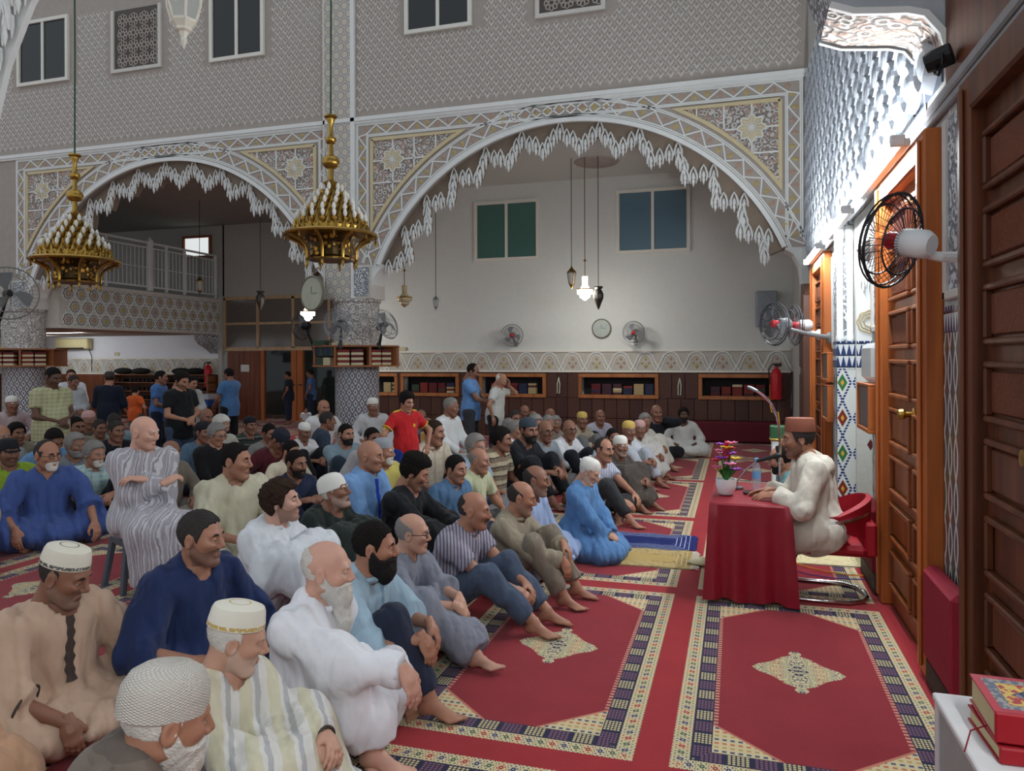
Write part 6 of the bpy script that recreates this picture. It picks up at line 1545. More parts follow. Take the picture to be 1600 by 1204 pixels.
    for i in (0, 1): B = smin(smin(B, Lt[i], 0.05), smin(Ls[i], smin(Au[i], Af[i], 0.02), 0.001), 0.03)
    v, f = g.mesh(B)
    V, F, M = list(map(tuple, v)), list(map(tuple, f)), [0] * len(f)
    def addpart(vv, ff, mat4, mm=None):
        a = np.asarray(vv); R = np.array(mat4.to_3x3()); p = a @ R.T + np.array(mat4.translation); n = len(V)
        V.extend(map(tuple, p)); F.extend(tuple(int(i) + n for i in q) for q in ff); M.extend(mm if mm is not None else [0] * len(ff))
    hv_, hf, hm = head_mesh(hv, near); addpart(hv_, hf, HM, hm)
    for i, sg in enumerate((1, -1)):
        fd = (wr_[i] - el[i]).normalized(); hdv = Vector(handdir[i]).normalized() if handdir else (fd + V3((0.25, -sg * 0.15, -0.25))).normalized()
        hv2, hf2 = hand_mesh(curl[i], near); R = frame(hdv, V3((0.35, sg * 0.35, 0.9)))
        Mm = R.to_4x4()
        if sg > 0: Mm = Mm @ Matrix.Scale(-1, 4, (0, 1, 0))
        Mm.translation = wr_[i] - hdv * 0.0; ff = [q[::-1] for q in hf2] if sg > 0 else hf2; addpart(hv2, ff, Mm)
    if feet:
        for i, sg in enumerate((1, -1)):
            fv, ff = foot_mesh(near); R = frame(Vector(ps['toe'][i]), V3((0, 0, 1)) if abs(ps['toe'][i].z) < 0.5 else V3((0, 0, 1)))
            if pose == 'kneel': R = frame(V3((-1, 0, 0.1)), V3((0, 0, -1)))
            elif pose == 'cross': R = frame(Vector(ps['toe'][i]), V3((0.7, 0, 0.7)))
            Mm = R.to_4x4(); Mm.translation = an[i] + V3((0, 0, 0.008))
            if sg > 0: Mm = Mm @ Matrix.Scale(-1, 4, (0, 1, 0)); ff = [q[::-1] for q in ff]
            addpart(fv, ff, Mm)
    sk = skin(SK[tone]) if isinstance(tone, str) else skin(tone); lipc = tuple(int(v * k) for v, k in zip(SK[tone] if isinstance(tone, str) else tone, (0.90, 0.83, 0.83)))
    hcm = plain(HAIRC[hc], 0.9, spec=0.15, var=0.22, bump=0.8, bscale=160)
    bs = SK[tone] if isinstance(tone, str) else tone; bh = HAIRC[bc or hc]
    stc = tuple(int(a * 0.66 + b * 0.34) for a, b in zip(bs, bh)) if beard == 'stubble' else tuple(int(a * 0.96) for a in bs)
    npart(root, 'body', V, F, [sk, EYE, IRIS, skin(lipc), hcm, skin(stc)], M)
    # clothes
    ph = [rnd.random() * 6.28 for _ in range(6)]
    def ridges(k, an_, w_, p1, p2): return 1.0 - 2.0 * np.abs(np.sin(k * (g.X * cos(an_) + g.Y * sin(an_)) + w_ * np.sin(g.Z * 6.0 + p1) + p2)) ** 0.8
    a1 = rnd.uniform(0.3, 1.2); a2 = a1 + rnd.uniform(0.9, 1.6)
    fold = (ridges(17, a1, 0.9, ph[0], ph[1]) * 0.75 + ridges(23, a2, 1.1, ph[2], ph[3]) * 0.35 + (ridges(43, a1 + 0.35, 1.2, ph[4], ph[0]) * 0.30 if near else 0.0) + 0.10 * np.sin(g.Z * 34 + 3 * np.sin(g.X * 12 + ph[4]) + 3 * np.sin(g.Y * 11 + ph[5]))) * (0.0105 if near else 0.007)
    topm = top or fabric('plain', (200, 200, 200)); neck = g.cone(nk - up * 0.05 + V3((0.02, 0, 0)), nk + up * 0.25 + V3((0.05, 0, 0)), 0.070, 0.085)
    x = 0.018
    C = torso(x)
    ends = {'short': (0.62, None), 'elbow': (1.0, 0.25), 'long': (1.0, 0.90), 'wide': (1.0, 0.62), 'none': (0.05, None)}[sleeve]
    for i in (0, 1):
        wd = 0.020 if sleeve in ('long', 'short') else 0.034
        a = sh[i]; b = sh[i].lerp(el[i], ends[0]); S = g.cone(a, b, 0.056 + wd * 0.7, 0.048 + wd)
        if ends[1] is None: S = smax(S, g.plane(b, (el[i] - sh[i]).normalized()), 0.004)
        else:
            e2 = el[i].lerp(wr_[i], ends[1]); S2 = g.cone(el[i], e2, 0.046 + wd, (0.036 if sleeve == 'long' else 0.05) + wd * 1.1); S2 = smax(S2, g.plane(e2, (wr_[i] - el[i]).normalized()), 0.004); S = smin(S, S2, 0.03)
        C = smin(C, S, 0.035)
    leg = None
    if robe:
        for i in (0, 1):
            C = smin(C, Lt[i] - 0.034, 0.10); C = smin(C, smax(Ls[i] - 0.036, g.plane(kn[i].lerp(an[i], 0.90), (an[i] - kn[i]).normalized()), 0.01), 0.09)
        mid = (kn[0] + kn[1]) / 2
        if pose in ('cross', 'oneknee'): C = smin(C, g.ell(mid * 0.72 + V3((0, 0, 0.02)), (0.26, 0.27, 0.085)), 0.10)
        elif pose == 'stand':
            C = smin(C, g.cone(pel + V3((0, 0, 0.05)), V3((0.01, 0, 0.16)), 0.17, 0.20), 0.10)
        elif pose == 'stool': C = smin(C, g.cone(pel + V3((0.1, 0, -0.03)), mid + V3((-0.02, 0, -0.02)), 0.15, 0.12), 0.08); C = smin(C, g.cone(mid, (an[0] + an[1]) / 2 + V3((0, 0, 0.1)), 0.13, 0.15), 0.08)
        elif pose == 'knees': C = smin(C, g.cone(mid, (an[0] + an[1]) / 2 * 0.9 + V3((0, 0, 0.08)), 0.09, 0.13), 0.12); C = smin(C, g.cone(pel, mid * 0.8, 0.14, 0.08), 0.1)
        elif pose == 'kneel': C = smin(C, g.ell(mid * 0.6 + V3((0, 0, 0.05)), (0.32, 0.26, 0.12)), 0.1)
        C = smax(C + fold * 1.35, -neck, 0.006); nm = 'robe'
    else:
        hem = -0.06 if pose != 'stand' else -0.16
        if pose == 'stand': C = smin(C, g.cone(pel + V3((0, 0, 0.1)), pel + V3((0, 0, -0.12)), 0.15 * fat, 0.165 * fat), 0.06)
        C = smax(C + fold, -neck, 0.006); C = smax(C, -g.plane(pel + up * hem, up), 0.01); nm = 'shirt'
        leg = smax(g.ell(pel - up * 0.0, (0.145 * (0.6 + 0.4 * fat), 0.182 * (0.7 + 0.3 * fat), 0.135)), g.plane(pel + up * 0.1, up), 0.01)
        for i in (0, 1):
            leg = smin(leg, Lt[i] - 0.020, 0.05); leg = smin(leg, smax(Ls[i] - 0.024, g.plane(kn[i].lerp(an[i], 0.86), (an[i] - kn[i]).normalized()), 0.008), 0.04)
        leg = leg + fold
    C = np.maximum(C, -g.Z + 0.004 + 0 * C)
    v, f = g.mesh(C); npart(root, nm, v, f, [topm]); cv = v
    if leg is not None:
        v, f = g.mesh(np.maximum(leg, -g.Z + 0.004 + 0 * leg)); npart(root, 'trousers', v, f, [bottom or fabric('plain', (40, 42, 50))])
    def att(name, me, mat, M2=None):
        o = ob(name, me, root, mat=mat); o.matrix_basis = HM @ (M2 or Matrix()); 
        return o
    if hair: att('hair', attach(hair, near), hcm)
    if beard and beard != 'stubble': att('beard' if beard != 'moustache' else 'moustache', attach(beard, near), plain(HAIRC[bc or hc], 0.75, var=0.15, bump=0.7, bscale=140))
    if cap: att('fez' if cap == 'fez' else 'cap', cap_mesh(cap), capm or plain((224, 222, 214), 0.85), Matrix.Rotation(math.radians(-6 if cap != 'ballcap' else 0), 4, 'Y'))
    if glasses: ob('glasses', glasses_mesh(), root).matrix_basis = HM
    if collar:
        q = MB(); c0 = nk + up * 0.0 + V3((0.02, 0, 0.0)); R = frame(fch, up); pts_ = [c0 + R @ V3((0.078 * cos(a), 0.082 * sin(a), 0.0)) for a in np.linspace(0.35, 2 * pi - 0.35, 20)]
        q.tube(pts_, 0.016, 6); q.build('collar', collar if not isinstance(collar, bool) else topm, root, smooth=True)
    if placket:
        front_band(root, cv, nk, pel, up, placket[0], placket[1], placket[2] if len(placket) > 2 else 0.30)
    if hood:
        q = MB(); q.sphere(tuple(nk - up * 0.045 + V3((-0.095, 0, 0))), (0.075, 0.135, 0.085), 16, 10); q.build('hood', topm if hood is True else hood, root, smooth=True)
    return root, dict(cv=cv, HM=HM, wr=wr_, el=el, nk=nk, ch=ch, up=up, pel=pel, sh=sh, kn=kn, an=an)
# ---------------------------------------------------------------- the congregation
F_ = fabric
def PL(*c): return fabric('plain', c)
JEANS = PL(58, 76, 104); DKJEANS = PL(38, 46, 66); BLK = PL(26, 27, 32); NAVYT = PL(34, 40, 62); KHAKI = PL(150, 138, 118); GREYT = PL(110, 110, 112); WHT = PL(222, 222, 224); CREAMC = PL(214, 204, 178); LBLUE = PL(150, 180, 206)
WCAP = plain((222, 220, 212), 0.9, var=0.03, bump=0.3, bscale=120); YCAP = plain((200, 172, 92), 0.85); GCAP = plain((150, 152, 158), 0.9); BCAP = plain((24, 24, 30), 0.8); PCAP = plain((190, 150, 146), 0.85)
def knit_mat():
    m = Mat('knitted_white', 0.95, 0, 0.1); x, y, z = m.coords('Object'); th = y.m('ARCTAN2', x)
    r_ = ((th * 40.0).sin() * (z * 900.0).sin()); m.color(m.mix(r_, (188, 182, 172), (226, 222, 214))); m.bump(r_, 0.6, 0.004); return m.mat
def band_cap(col, gold):
    m = Mat('embroidered_cap', 0.9, 0, 0.1); x, y, z = m.coords('Object'); n = m.noise(120, 2)
    rr = ((x + 0.014) * (x + 0.014) * 0.65 + y * y).sqrt(); b = z.lt(0.068) * z.gt(0.054); ring = (rr.gt(0.030) * rr.lt(0.034)) * z.gt(0.12)
    m.color(m.mix((b * n.gt(0.42)).max(ring), col, gold)); m.bump(n, 0.2, 0.003); return m.mat
KNIT = knit_mat(); GOLDCAP = band_cap((220, 216, 202), (186, 158, 92)); DARKRING = band_cap((220, 214, 198), (92, 92, 88))
L_low = dict(kn=[V3((.42, .17, .36)), V3((.42, -.17, .36))], an=[V3((.74, .12, .085)), V3((.74, -.12, .085))])
L_foot = dict(kn=[V3((.34, .30, .16)), V3((.40, -.19, .33))], an=[V3((.60, .0, .085)), V3((.72, -.13, .085))], toe=[V3((1, -.3, 0)), V3((1, -.2, .1))])
def trim_tube(root, name, pts, r, mat, closed=False):
    q = MB(); q.tube(pts, r, 6, closed); q.build(name, mat, root)
# --- nearest people
person('bearded man in a white knitted cap seen from behind at the bottom edge', 262, 1034, 'cross', d=2.08, hood=True, neckd=0.05, lean=20, head=24, look=28, pitch=14, robe=True, sleeve='wide', top=F_('hstripe', (96, 84, 76), (112, 98, 88), (70, 62, 58)), tone='m', hair='fringe', hc='w', beard='longbeard', cap='knit', capm=KNIT, hv=1, fat=1.1)
person('man in a peach robe at the left bottom corner, only hand and sleeve showing', -190, 950, 'oneknee', d=2.55, head=-6, robe=True, sleeve='long', top=PL(196, 148, 112), tone='d', hands=[V3((.36, .16, .3)), V3((.52, -.12, .36))], handdir=[(.7, 0, -.7), (.8, 0, -.6)])
BRAID = plain((66, 56, 52), 0.8)
r, k = person('man in a beige djellaba with dark braid trim and white cap, looking down', 102, 848, 'cross', d=3.38, head=-12, look=26, pitch=20, lean=16, robe=True, sleeve='elbow', top=PL(196, 164, 138), tone='d', hair='fringe', hc='s', beard='stubble', bc='g', cap='round', capm=DARKRING, hv=1, fat=1.18, hands=[V3((.40, .26, .24)), V3((.44, -.12, .20))], handdir=[(.6, .1, -.8), (.5, 0, -.9)], curl=(0.6, 0.7), placket=(BRAID, 0.022, 0.32))
for i in (0, 1): 
    e, w_ = k['el'][i], k['wr'][i]; dv = (w_ - e).normalized(); Rm = frame(dv, V3((0, 0, 1))); c = e.lerp(w_, 0.25)
    trim_tube(r, 'cuff_trim', [c + Rm @ V3((0, 0.090 * cos(a), 0.090 * sin(a))) for a in np.linspace(0, 2 * pi, 20, endpoint=False)], 0.006, BRAID, True)
person('man in a navy blue robe sitting behind the gold-banded cap', 315, 798, 'cross', d=3.85, head=-14, look=20, pitch=4, robe=True, sleeve='elbow', top=PL(34, 50, 92), tone='m', hair='short', hc='s', beard='stubble', bc='s', hv=1, hands=[V3((.34, .2, .27)), V3((.36, -.18, .27))])
r, k = person('man in a yellow and white striped djellaba and gold-banded cap, hands clasped', 371, 938, 'knees', d=2.72, head=6, look=24, pitch=16, lean=10, robe=True, sleeve='long', top=F_('vstripe', (214, 212, 204), (204, 199, 170), (176, 176, 178), 1.6), tone='l', hair='fringe', hc='w', beard='stubble', bc='w', cap='round', capm=GOLDCAP, hv=2, legs=dict(kn=[V3((.34, .22, .34)), V3((.34, -.20, .34))], an=[V3((.58, .12, .085)), V3((.58, -.12, .085))]), hands=[V3((.50, .05, .40)), V3((.50, -.05, .38))], handdir=[(.7, -.7, -.1), (.7, .7, -.2)], curl=(0.8, 0.8))
q = MB(); w_, e = k['wr'][0], k['el'][0]; dv = (w_ - e).normalized(); Rm = frame(dv, V3((0, 0, 1))); q.tube([w_ - dv * 0.005 + Rm @ V3((0, 0.034 * cos(a), 0.034 * sin(a))) for a in np.linspace(0, 2 * pi, 18, endpoint=False)], 0.007, 6, True); q.build('wristwatch', plain((60, 52, 44), 0.4), r)
HOOD_M = F_('vstripe', (212, 208, 190), (202, 196, 164), (176, 176, 174), 1.6)
q = MB(); q.sphere(tuple(k['nk'] - k['up'] * 0.02 + V3((-0.085, 0, 0))), (0.07, 0.12, 0.06), 14, 8); q.build('hood', HOOD_M, r, smooth=True)
person('bald man with long white beard in a white thobe, arm over his knee', 512, 845, 'oneknee', d=3.36, head=2, look=14, pitch=4, robe=True, sleeve='long', top=PL(226, 226, 232), tone='p', hair='fringe', hc='w', beard='longbeard', hv=3, fat=1.15, legs=dict(kn=[V3((.29, .34, .14)), V3((.30, -.17, .43))], an=[V3((.38, -.05, .08)), V3((.44, -.14, .085))]), hands=[V3((.38, .17, .32)), V3((.60, -.19, .45))], handdir=[(.6, -.4, -.7), (.45, .05, -.9)], curl=(0.6, 0.45), collar=True, feet=True, placket=(plain((188, 188, 198), 0.8), 0.014, 0.30))
person('black-bearded man in a light blue shirt leaning on his knee', 586, 815, 'oneknee', d=3.85, head=0, look=16, pitch=4, sleeve='elbow', top=PL(156, 186, 206), bottom=DKJEANS, tone='m', hair='short', hc='k', beard='roundbeard', hv=1, fat=1.15, hands=[V3((.46, .10, .36)), V3((.52, -.14, .38))], handdir=[(.6, -.2, -.8), (.5, 0, -.9)], collar=True, lean=14, placket=(plain((128, 158, 180), 0.8), 0.013, 0.34))
person('bald man with glasses in a grey gandoura, bare feet forward', 645, 802, 'knees', d=4.45, head=-4, look=14, pitch=3, lean=16, robe=True, sleeve='elbow', top=PL(128, 132, 146), tone='l', hair='fringe', hc='g', glasses=True, hv=0, legs=L_foot, hands=[V3((.54, .02, .37)), V3((.57, -.10, .36))], handdir=[(.6, -.6, -.5), (.6, .5, -.6)])
person('bald moustached man in a striped shirt and jeans hugging his shins', 741, 768, 'knees', d=4.96, head=-6, look=12, pitch=6, top=F_('pinstripe', (160, 156, 170), (96, 90, 112)), bottom=PL(70, 84, 106), tone='m', hair='fringe', hc='s', beard='moustache', bc='s', hv=3, fat=1.12, legs=L_low, hands=[V3((.64, .07, .24)), V3((.66, -.05, .22))], lean=20, collar=True, placket=(plain((120, 116, 132), 0.8), 0.012, 0.34))
person('man in a khaki shirt and trousers, arms over raised knees', 815, 752, 'knees', d=5.45, head=-8, look=16, pitch=10, sleeve='long', top=PL(150, 138, 116), bottom=PL(128, 116, 100), tone='m', hair='fringe', hc='s', beard='stubble', bc='g', hv=1, hands=[V3((.52, .07, .42)), V3((.58, -.10, .34))], handdir=[(.7, -.3, -.6), (.4, 0, -.9)], collar=True)
person('bald man in a pale blue robe behind the khaki shirt, hands folded', 838, 727, 'cross', d=6.07, head=-10, look=14, robe=True, sleeve='elbow', top=PL(150, 172, 214), tone='d', hair='fringe', hc='s', beard='stubble', bc='g', hv=1, hands=[V3((.34, .04, .26)), V3((.34, -.05, .25))], handdir=[(.7, -.6, -.3), (.7, .6, -.3)])
person('man in a bright blue robe and white cap kneeling with bowed head', 921, 714, 'kneel', d=6.51, head=-14, look=4, pitch=26, lean=12, robe=True, sleeve='long', top=PL(84, 132, 186), tone='l', hair='fringe', hc='w', beard='stubble', bc='w', cap='kufi', capm=WCAP, hv=2, hands=[V3((.44, .03, .20)), V3((.46, -.04, .19))], handdir=[(.7, -.6, -.3), (.7, .6, -.3)], fat=1.05, near=True)
# --- second row
person('man with wavy dark hair in a white kurta, looking up', 441, 752, 'knees', d=4.95, head=-2, look=16, pitch=-6, sleeve='long', robe=True, top=PL(216, 218, 224), tone='p', hair='wavy', hc='b', beard='stubble', bc='b', hv=0, hands=[V3((.44, .10, .42)), V3((.42, -.08, .40))], collar=True)
person('old man in a dark green robe and white cap, chin raised', 524, 738, 'knees', d=5.55, head=-8, look=10, pitch=-14, sleeve='long', robe=True, top=PL(36, 46, 42), tone='d', hair='fringe', hc='w', beard='stubble', bc='w', cap='knit', capm=WCAP, hv=2, near=True, hands=[V3((.50, .07, .42)), V3((.48, -.06, .40))])
ROYAL = PL(30, 66, 186)
r, k = person('bald heavy man in a light blue gandoura with royal blue placket', 579, 688, 'kneel', d=6.3, head=-6, look=8, pitch=4, robe=True, sleeve='elbow', top=PL(110, 152, 206), tone='m', hair=None, hc='s', hv=3, fat=1.06, near=True, hands=[V3((.32, .16, .25)), V3((.34, -.14, .25))], placket=(ROYAL, 0.026, 0.34))
trim_tube(r, 'neckband', [k['nk'] + V3((0.02 + 0.085 * cos(a), 0.085 * sin(a), -0.018 - 0.02 * cos(a))) for a in np.linspace(0, 2 * pi, 22, endpoint=False)], 0.013, ROYAL, True)
person('young man in black with thick black hair, head lowered', 648, 712, 'knees', d=6.12, head=-6, look=20, pitch=22, sleeve='long', top=BLK, bottom=PL(30, 30, 34), tone='m', hair='quiff', hc='k', beard='stubble', bc='b', hv=2, near=True, legs=L_low, hands=[V3((.56, .05, .36)), V3((.60, -.06, .30))])
person('young man in a denim blue shirt turning his face to the viewer', 713, 711, 'cross', d=6.71, head=-20, look=-2, pitch=6, sleeve='long', top=PL(78, 112, 150), bottom=DKJEANS, tone='m', hair='short', hc='k', hv=0, near=True, collar=True)
person('man in a pale yellow polo shirt with a paper tag', 749, 700, 'cross', d=7.3, head=-16, look=10, sleeve='short', top=PL(186, 190, 150), bottom=GREYT, tone='m', hair='fringe', hc='g', hv=1, near=True, hands=[V3((.36, .18, .26)), V3((.40, -.2, .24))], collar=True)
person('moustached man in a brown and cream striped polo shirt', 784, 668, 'cross', d=8.42, head=-12, look=10, sleeve='short', top=F_('hstripe', (120, 104, 84), (176, 162, 132), (60, 56, 54)), bottom=JEANS, tone='d', hair='full', hc='k', beard='moustache', hv=0)
person('bearded man in a dark navy t-shirt beside the white kurta', 463, 703, 'knees', d=7.0, head=-24, look=10, pitch=6, top=PL(34, 44, 70), bottom=NAVYT, tone='d', hair='short', hc='k', beard='beard', hv=1, near=True, hands=[V3((.44, .10, .46)), V3((.46, -.10, .46))])
person('man in a cream gandoura with short dark hair, leaning sideways', 369, 692, 'cross', d=6.14, head=-30, look=38, pitch=2, lean=6, robe=True, sleeve='elbow', top=PL(196, 190, 162), tone='m', hair='short', hc='k', hv=1, fat=1.1, near=True, hands=[V3((.34, .12, .28)), V3((.38, -.10, .28))])
r22, k22 = person('bald man in a grey striped djellaba sitting on a plastic stool, arms crossed', 226, 650, 'stool', d=5.69, head=-26, look=32, pitch=8, robe=True, sleeve='long', top=F_('vstripe', (190, 190, 196), (160, 154, 162), (140, 134, 142), 0.62), tone='p', hair=None, hc='w', hv=3, fat=1.12, near=True, hands=[V3((.25, -.07, .86)), V3((.27, .09, .82))], handdir=[(-.25, -1, .25), (-.1, 1, .45)], handup=(0, 0))
# --- left group
person('man in a lime green t-shirt and black cap near the left edge', 14, 683, 'cross', d=7.6, head=-30, look=10, top=PL(136, 170, 40), bottom=BLK, tone='d', hair='short', hc='k', beard='stubble', cap='ballcap', capm=BCAP, hv=1)
person('grey-bearded man with glasses in a royal blue robe, one foot forward', 74, 688, 'cross', d=6.98, head=-32, look=26, robe=True, sleeve='elbow', top=PL(62, 84, 150), tone='m', hair='receding', hc='s', beard='goatee', bc='w', glasses=True, hv=3, fat=1.2, near=True, hands=[V3((.46, .30, .20)), V3((.40, -.26, .20))], handdir=[(.6, .1, -.8), (.5, 0, -.9)])
person('white-bearded man in a pale checked shirt, arms on his knees', 148, 690, 'knees', d=7.72, head=-30, look=22, pitch=8, top=F_('check', (160, 192, 196), (110, 150, 170), (190, 204, 160)), bottom=BLK, tone='m', hair='full', hc='g', beard='goatee', bc='w', hv=1, collar=True)
person('grey-bearded man in a grey shirt behind the royal blue robe', 118, 677, 'cross', d=8.24, head=-26, top=PL(116, 120, 128), bottom=GREYT, tone='d', hair='full', hc='g', beard='beard', bc='g', hv=0)
person('man in a black jacket over a pale shirt in the left group', 182, 657, 'cross', d=9.54, head=-25, sleeve='long', top=PL(28, 30, 38), bottom=BLK, tone='d', hair='short', hc='s', hv=0)
person('man in a beige shirt behind the grey beard', 119, 651, 'cross', d=9.82, head=-25, top=PL(140, 132, 112), bottom=GREYT, tone='d', hair='short', hc='k', hv=1)
person('man in a light blue shirt bowing his head in the left group', 84, 669, 'cross', d=8.7, head=-25, pitch=34, lean=24, top=PL(92, 138, 186), bottom=NAVYT, tone='d', hair='short', hc='k', hv=0)
person('dark-haired man in a beige shirt behind the black cap', 26, 661, 'cross', d=9.62, head=-25, top=PL(138, 130, 112), bottom=GREYT, tone='d', hair='full', hc='k', hv=2)
person('bald man cut off by the left edge, behind the lime shirt', 2, 664, 'cross', d=8.82, head=-25, top=PL(150, 150, 150), bottom=GREYT, tone='m', hair='fringe', hc='g', hv=1)
person('man in a beige robe at the left edge, bare feet on the carpet', -92, 692, 'knees', d=6.32, head=-22, robe=True, sleeve='long', top=PL(170, 150, 128), tone='m', hair='short', hc='g', hv=1, near=True, legs=L_low, hands=[V3((.46, .06, .44)), V3((.50, -.08, .40))])
person('old man in a white cap and pink shirt far left by the tiled column', 19, 610, 'cross', d=13.0, head=-25, sleeve='long', top=PL(190, 170, 172), bottom=NAVYT, tone='d', cap='kufi', capm=WCAP, hair='fringe', hc='w', H=None, hv=1, scale=1.1, z0=0.12)
person('man in a white cap far behind the black jacket', 139, 640, 'cross', d=11.42, head=-25, top=PL(92, 84, 72), bottom=GREYT, tone='d', hair='fringe', hc='g', cap='kufi', capm=PCAP, hv=1)
person('man in a pale blue shirt bending forward behind the black jacket', 178, 646, 'cross', d=11.08, head=-40, pitch=28, lean=22, top=PL(120, 150, 160), bottom=GREYT, tone='d', hair='short', hc='s', hv=0)
person('man in a light green-grey shirt left of the black jacket', 156, 655, 'cross', d=10.46, head=-20, top=PL(140, 150, 142), bottom=GREYT, tone='d', hair='short', hc='s', hv=0)
person('dark-skinned man behind the standing checked shirt', 102, 637, 'cross', d=11.8, head=-25, top=PL(70, 64, 60), bottom=GREYT, tone='k', hair='short', hc='k', hv=1)
# standing at the left
person('standing man in a pale checked shirt and white trousers, hands folded', 83, 574, 'stand', d=9.18, head=-4, look=0, pitch=22, top=F_('check', (168, 166, 124), (140, 138, 100), (190, 188, 150)), bottom=PL(196, 190, 186), tone='k', hair='short', hc='k', hv=1, fat=1.3)
person('standing man in a white gandoura, hands folded, behind the checked shirt', 115, 586, 'stand', d=12.26, head=-6, look=0, pitch=18, robe=True, sleeve='long', top=PL(176, 182, 186), tone='d', hair='short', hc='s', hv=0)
person('standing man in white half hidden behind the white gandoura', 111, 577, 'stand', d=13.4, head=-40, look=0, sleeve='long', top=PL(196, 198, 206), bottom=NAVYT, tone='m', hair='short', hc='b', hv=0)
person('standing man in dark navy with a cap, back turned, by the shoe rack', 171, 579, 'stand', d=12.4, head=118, look=30, sleeve='long', top=PL(26, 32, 48), bottom=NAVYT, tone='m', hair='short', hc='b', cap='ballcap', capm=plain((60, 56, 52), 0.8), hv=0, fat=1.1)
person('boy in an orange t-shirt seen from behind at the shoe rack', 212, 604, 'stand', d=14.6, head=95, look=0, top=PL(210, 84, 30), bottom=PL(92, 96, 84), tone='m', hair='short', hc='k', hv=2, hands=[V3((.1, .26, .95)), V3((.1, -.26, .95))])
person('standing man in a blue t-shirt left of the black t-shirt', 252, 579, 'stand', d=12.6, head=20, look=10, top=PL(64, 106, 168), bottom=NAVYT, tone='d', hair='short', hc='k', hv=0)
person('standing man in a black t-shirt and jeans, looking down at his hands', 284, 580, 'stand', d=9.78, head=-10, look=0, pitch=26, top=PL(24, 26, 30), bottom=PL(56, 74, 100), tone='m', hair='full', hc='k', beard='stubble', hv=0, fat=1.2)
person('standing man in a pale grey shirt behind the black t-shirt', 300, 588, 'stand', d=12.2, head=-10, look=0, pitch=18, sleeve='long', top=PL(160, 160, 160), bottom=NAVYT, tone='m', hair='short', hc='k', hv=1)
person('standing man in a blue t-shirt reaching left by the wooden door', 357, 575, 'stand', d=13.6, head=172, look=0, top=PL(70, 112, 164), bottom=BLK, tone='d', hair='short', hc='k', hv=0, hands=[V3((.28, .15, .98)), V3((.42, -.10, 1.02))])
# middle-left seated group
person('grey-haired man with glasses in a black shirt', 339, 662, 'kneel', d=8.66, head=-22, look=14, pitch=14, sleeve='long', top=PL(24, 24, 28), bottom=BLK, tone='m', hair='full', hc='g', glasses=True, hv=0)
person('man in a blue-grey shirt and dark cap left of the black shirt', 319, 657, 'cross', d=9.54, head=-15, top=PL(72, 100, 124), bottom=NAVYT, tone='d', hair='short', hc='k', cap='kufi', capm=BCAP, hv=1)
person('grey-haired man in white behind the black shirt', 346, 649, 'cross', d=10.24, head=-20, look=20, pitch=18, sleeve='long', top=PL(186, 184, 168), bottom=GREYT, tone='m', hair='full', hc='w', hv=0)
person('bald man in pale blue near the drinks cooler', 323, 638, 'cross', d=11.4, head=-20, top=PL(150, 172, 180), bottom=GREYT, tone='d', hair='fringe', hc='s', hv=1)
person('man in a striped t-shirt and black cap before the wooden door', 391, 649, 'cross', d=10.92, head=-20, top=F_('hstripe', (40, 44, 48), (52, 66, 56), (130, 132, 130)), bottom=BLK, tone='d', hair='short', hc='k', cap='kufi', capm=BCAP, hv=1)
person('bald man in a grey-brown shirt behind the plastic stool', 268, 688, 'cross', d=8.0, head=-20, look=10, sleeve='long', top=PL(112, 104, 92), bottom=PL(128, 120, 108), tone='d', hair='fringe', hc='s', hv=1)
person('dark-clothed man half hidden behind the jeans of the black t-shirt', 294, 650, 'cross', d=10.6, head=-20, top=PL(30, 30, 42), bottom=BLK, tone='d', hair='short', hc='k', hv=0)
person('man in a maroon shirt and dark cap stooping forward', 437, 668, 'cross', d=9.2, head=-20, look=10, pitch=38, lean=34, top=PL(84, 28, 36), bottom=BLK, tone='d', hair='short', hc='k', cap='ballcap', capm=plain((30, 34, 46), 0.8), hv=1)
person('man in a cream shirt behind the navy t-shirt', 455, 688, 'cross', d=8.2, head=-20, pitch=14, sleeve='long', top=PL(206, 194, 168), bottom=GREYT, tone='m', hair='short', hc='k', hv=0)
person('man in a white t-shirt and white cap left of the column', 476, 659, 'knees', d=10.44, head=-20, pitch=16, top=PL(206, 204, 206), bottom=BLK, tone='d', hair='fringe', hc='s', cap='kufi', capm=WCAP, hv=1)
person('man in a dark blue t-shirt turned away beside the column', 512, 643, 'cross', d=11.0, head=40, look=0, top=PL(50, 62, 80), bottom=NAVYT, tone='d', hair='short', hc='s', hv=1)
person('dark-haired man in a grey-blue t-shirt, arm on his raised knee', 541, 662, 'knees', d=9.36, head=-36, look=10, pitch=4, top=PL(126, 148, 160), bottom=PL(44, 58, 72), tone='m', hair='short', hc='k', beard='beard', hv=1, hands=[V3((.46, .10, .50)), V3((.56, -.06, .38))])
person('balding man in white sitting against the glass door', 506, 632, 'cross', d=12.2, head=-40, top=PL(214, 214, 214), bottom=GREYT, tone='m', hair='fringe', hc='s', hv=1, scale=1.08, z0=0.1)
person('dark-haired seated man beside the striped t-shirt', 421, 662, 'cross', d=9.82, head=-20, pitch=14, sleeve='long', top=PL(120, 122, 116), bottom=GREYT, tone='d', hair='short', hc='k', hv=0)
person('man in a grey robe just right of the column foot', 582, 668, 'cross', d=8.8, head=-40, look=10, sleeve='long', robe=True, top=PL(170, 168, 172), tone='d', hair='short', hc='k', beard='stubble', hv=1)
person('grey-moustached man in a yellow robe and grey cap', 600, 682, 'cross', d=7.6, head=-26, look=22, robe=True, sleeve='elbow', top=PL(198, 182, 88), tone='m', hair='fringe', hc='w', beard='goatee', bc='w', cap='kufi', capm=GCAP, hv=2)
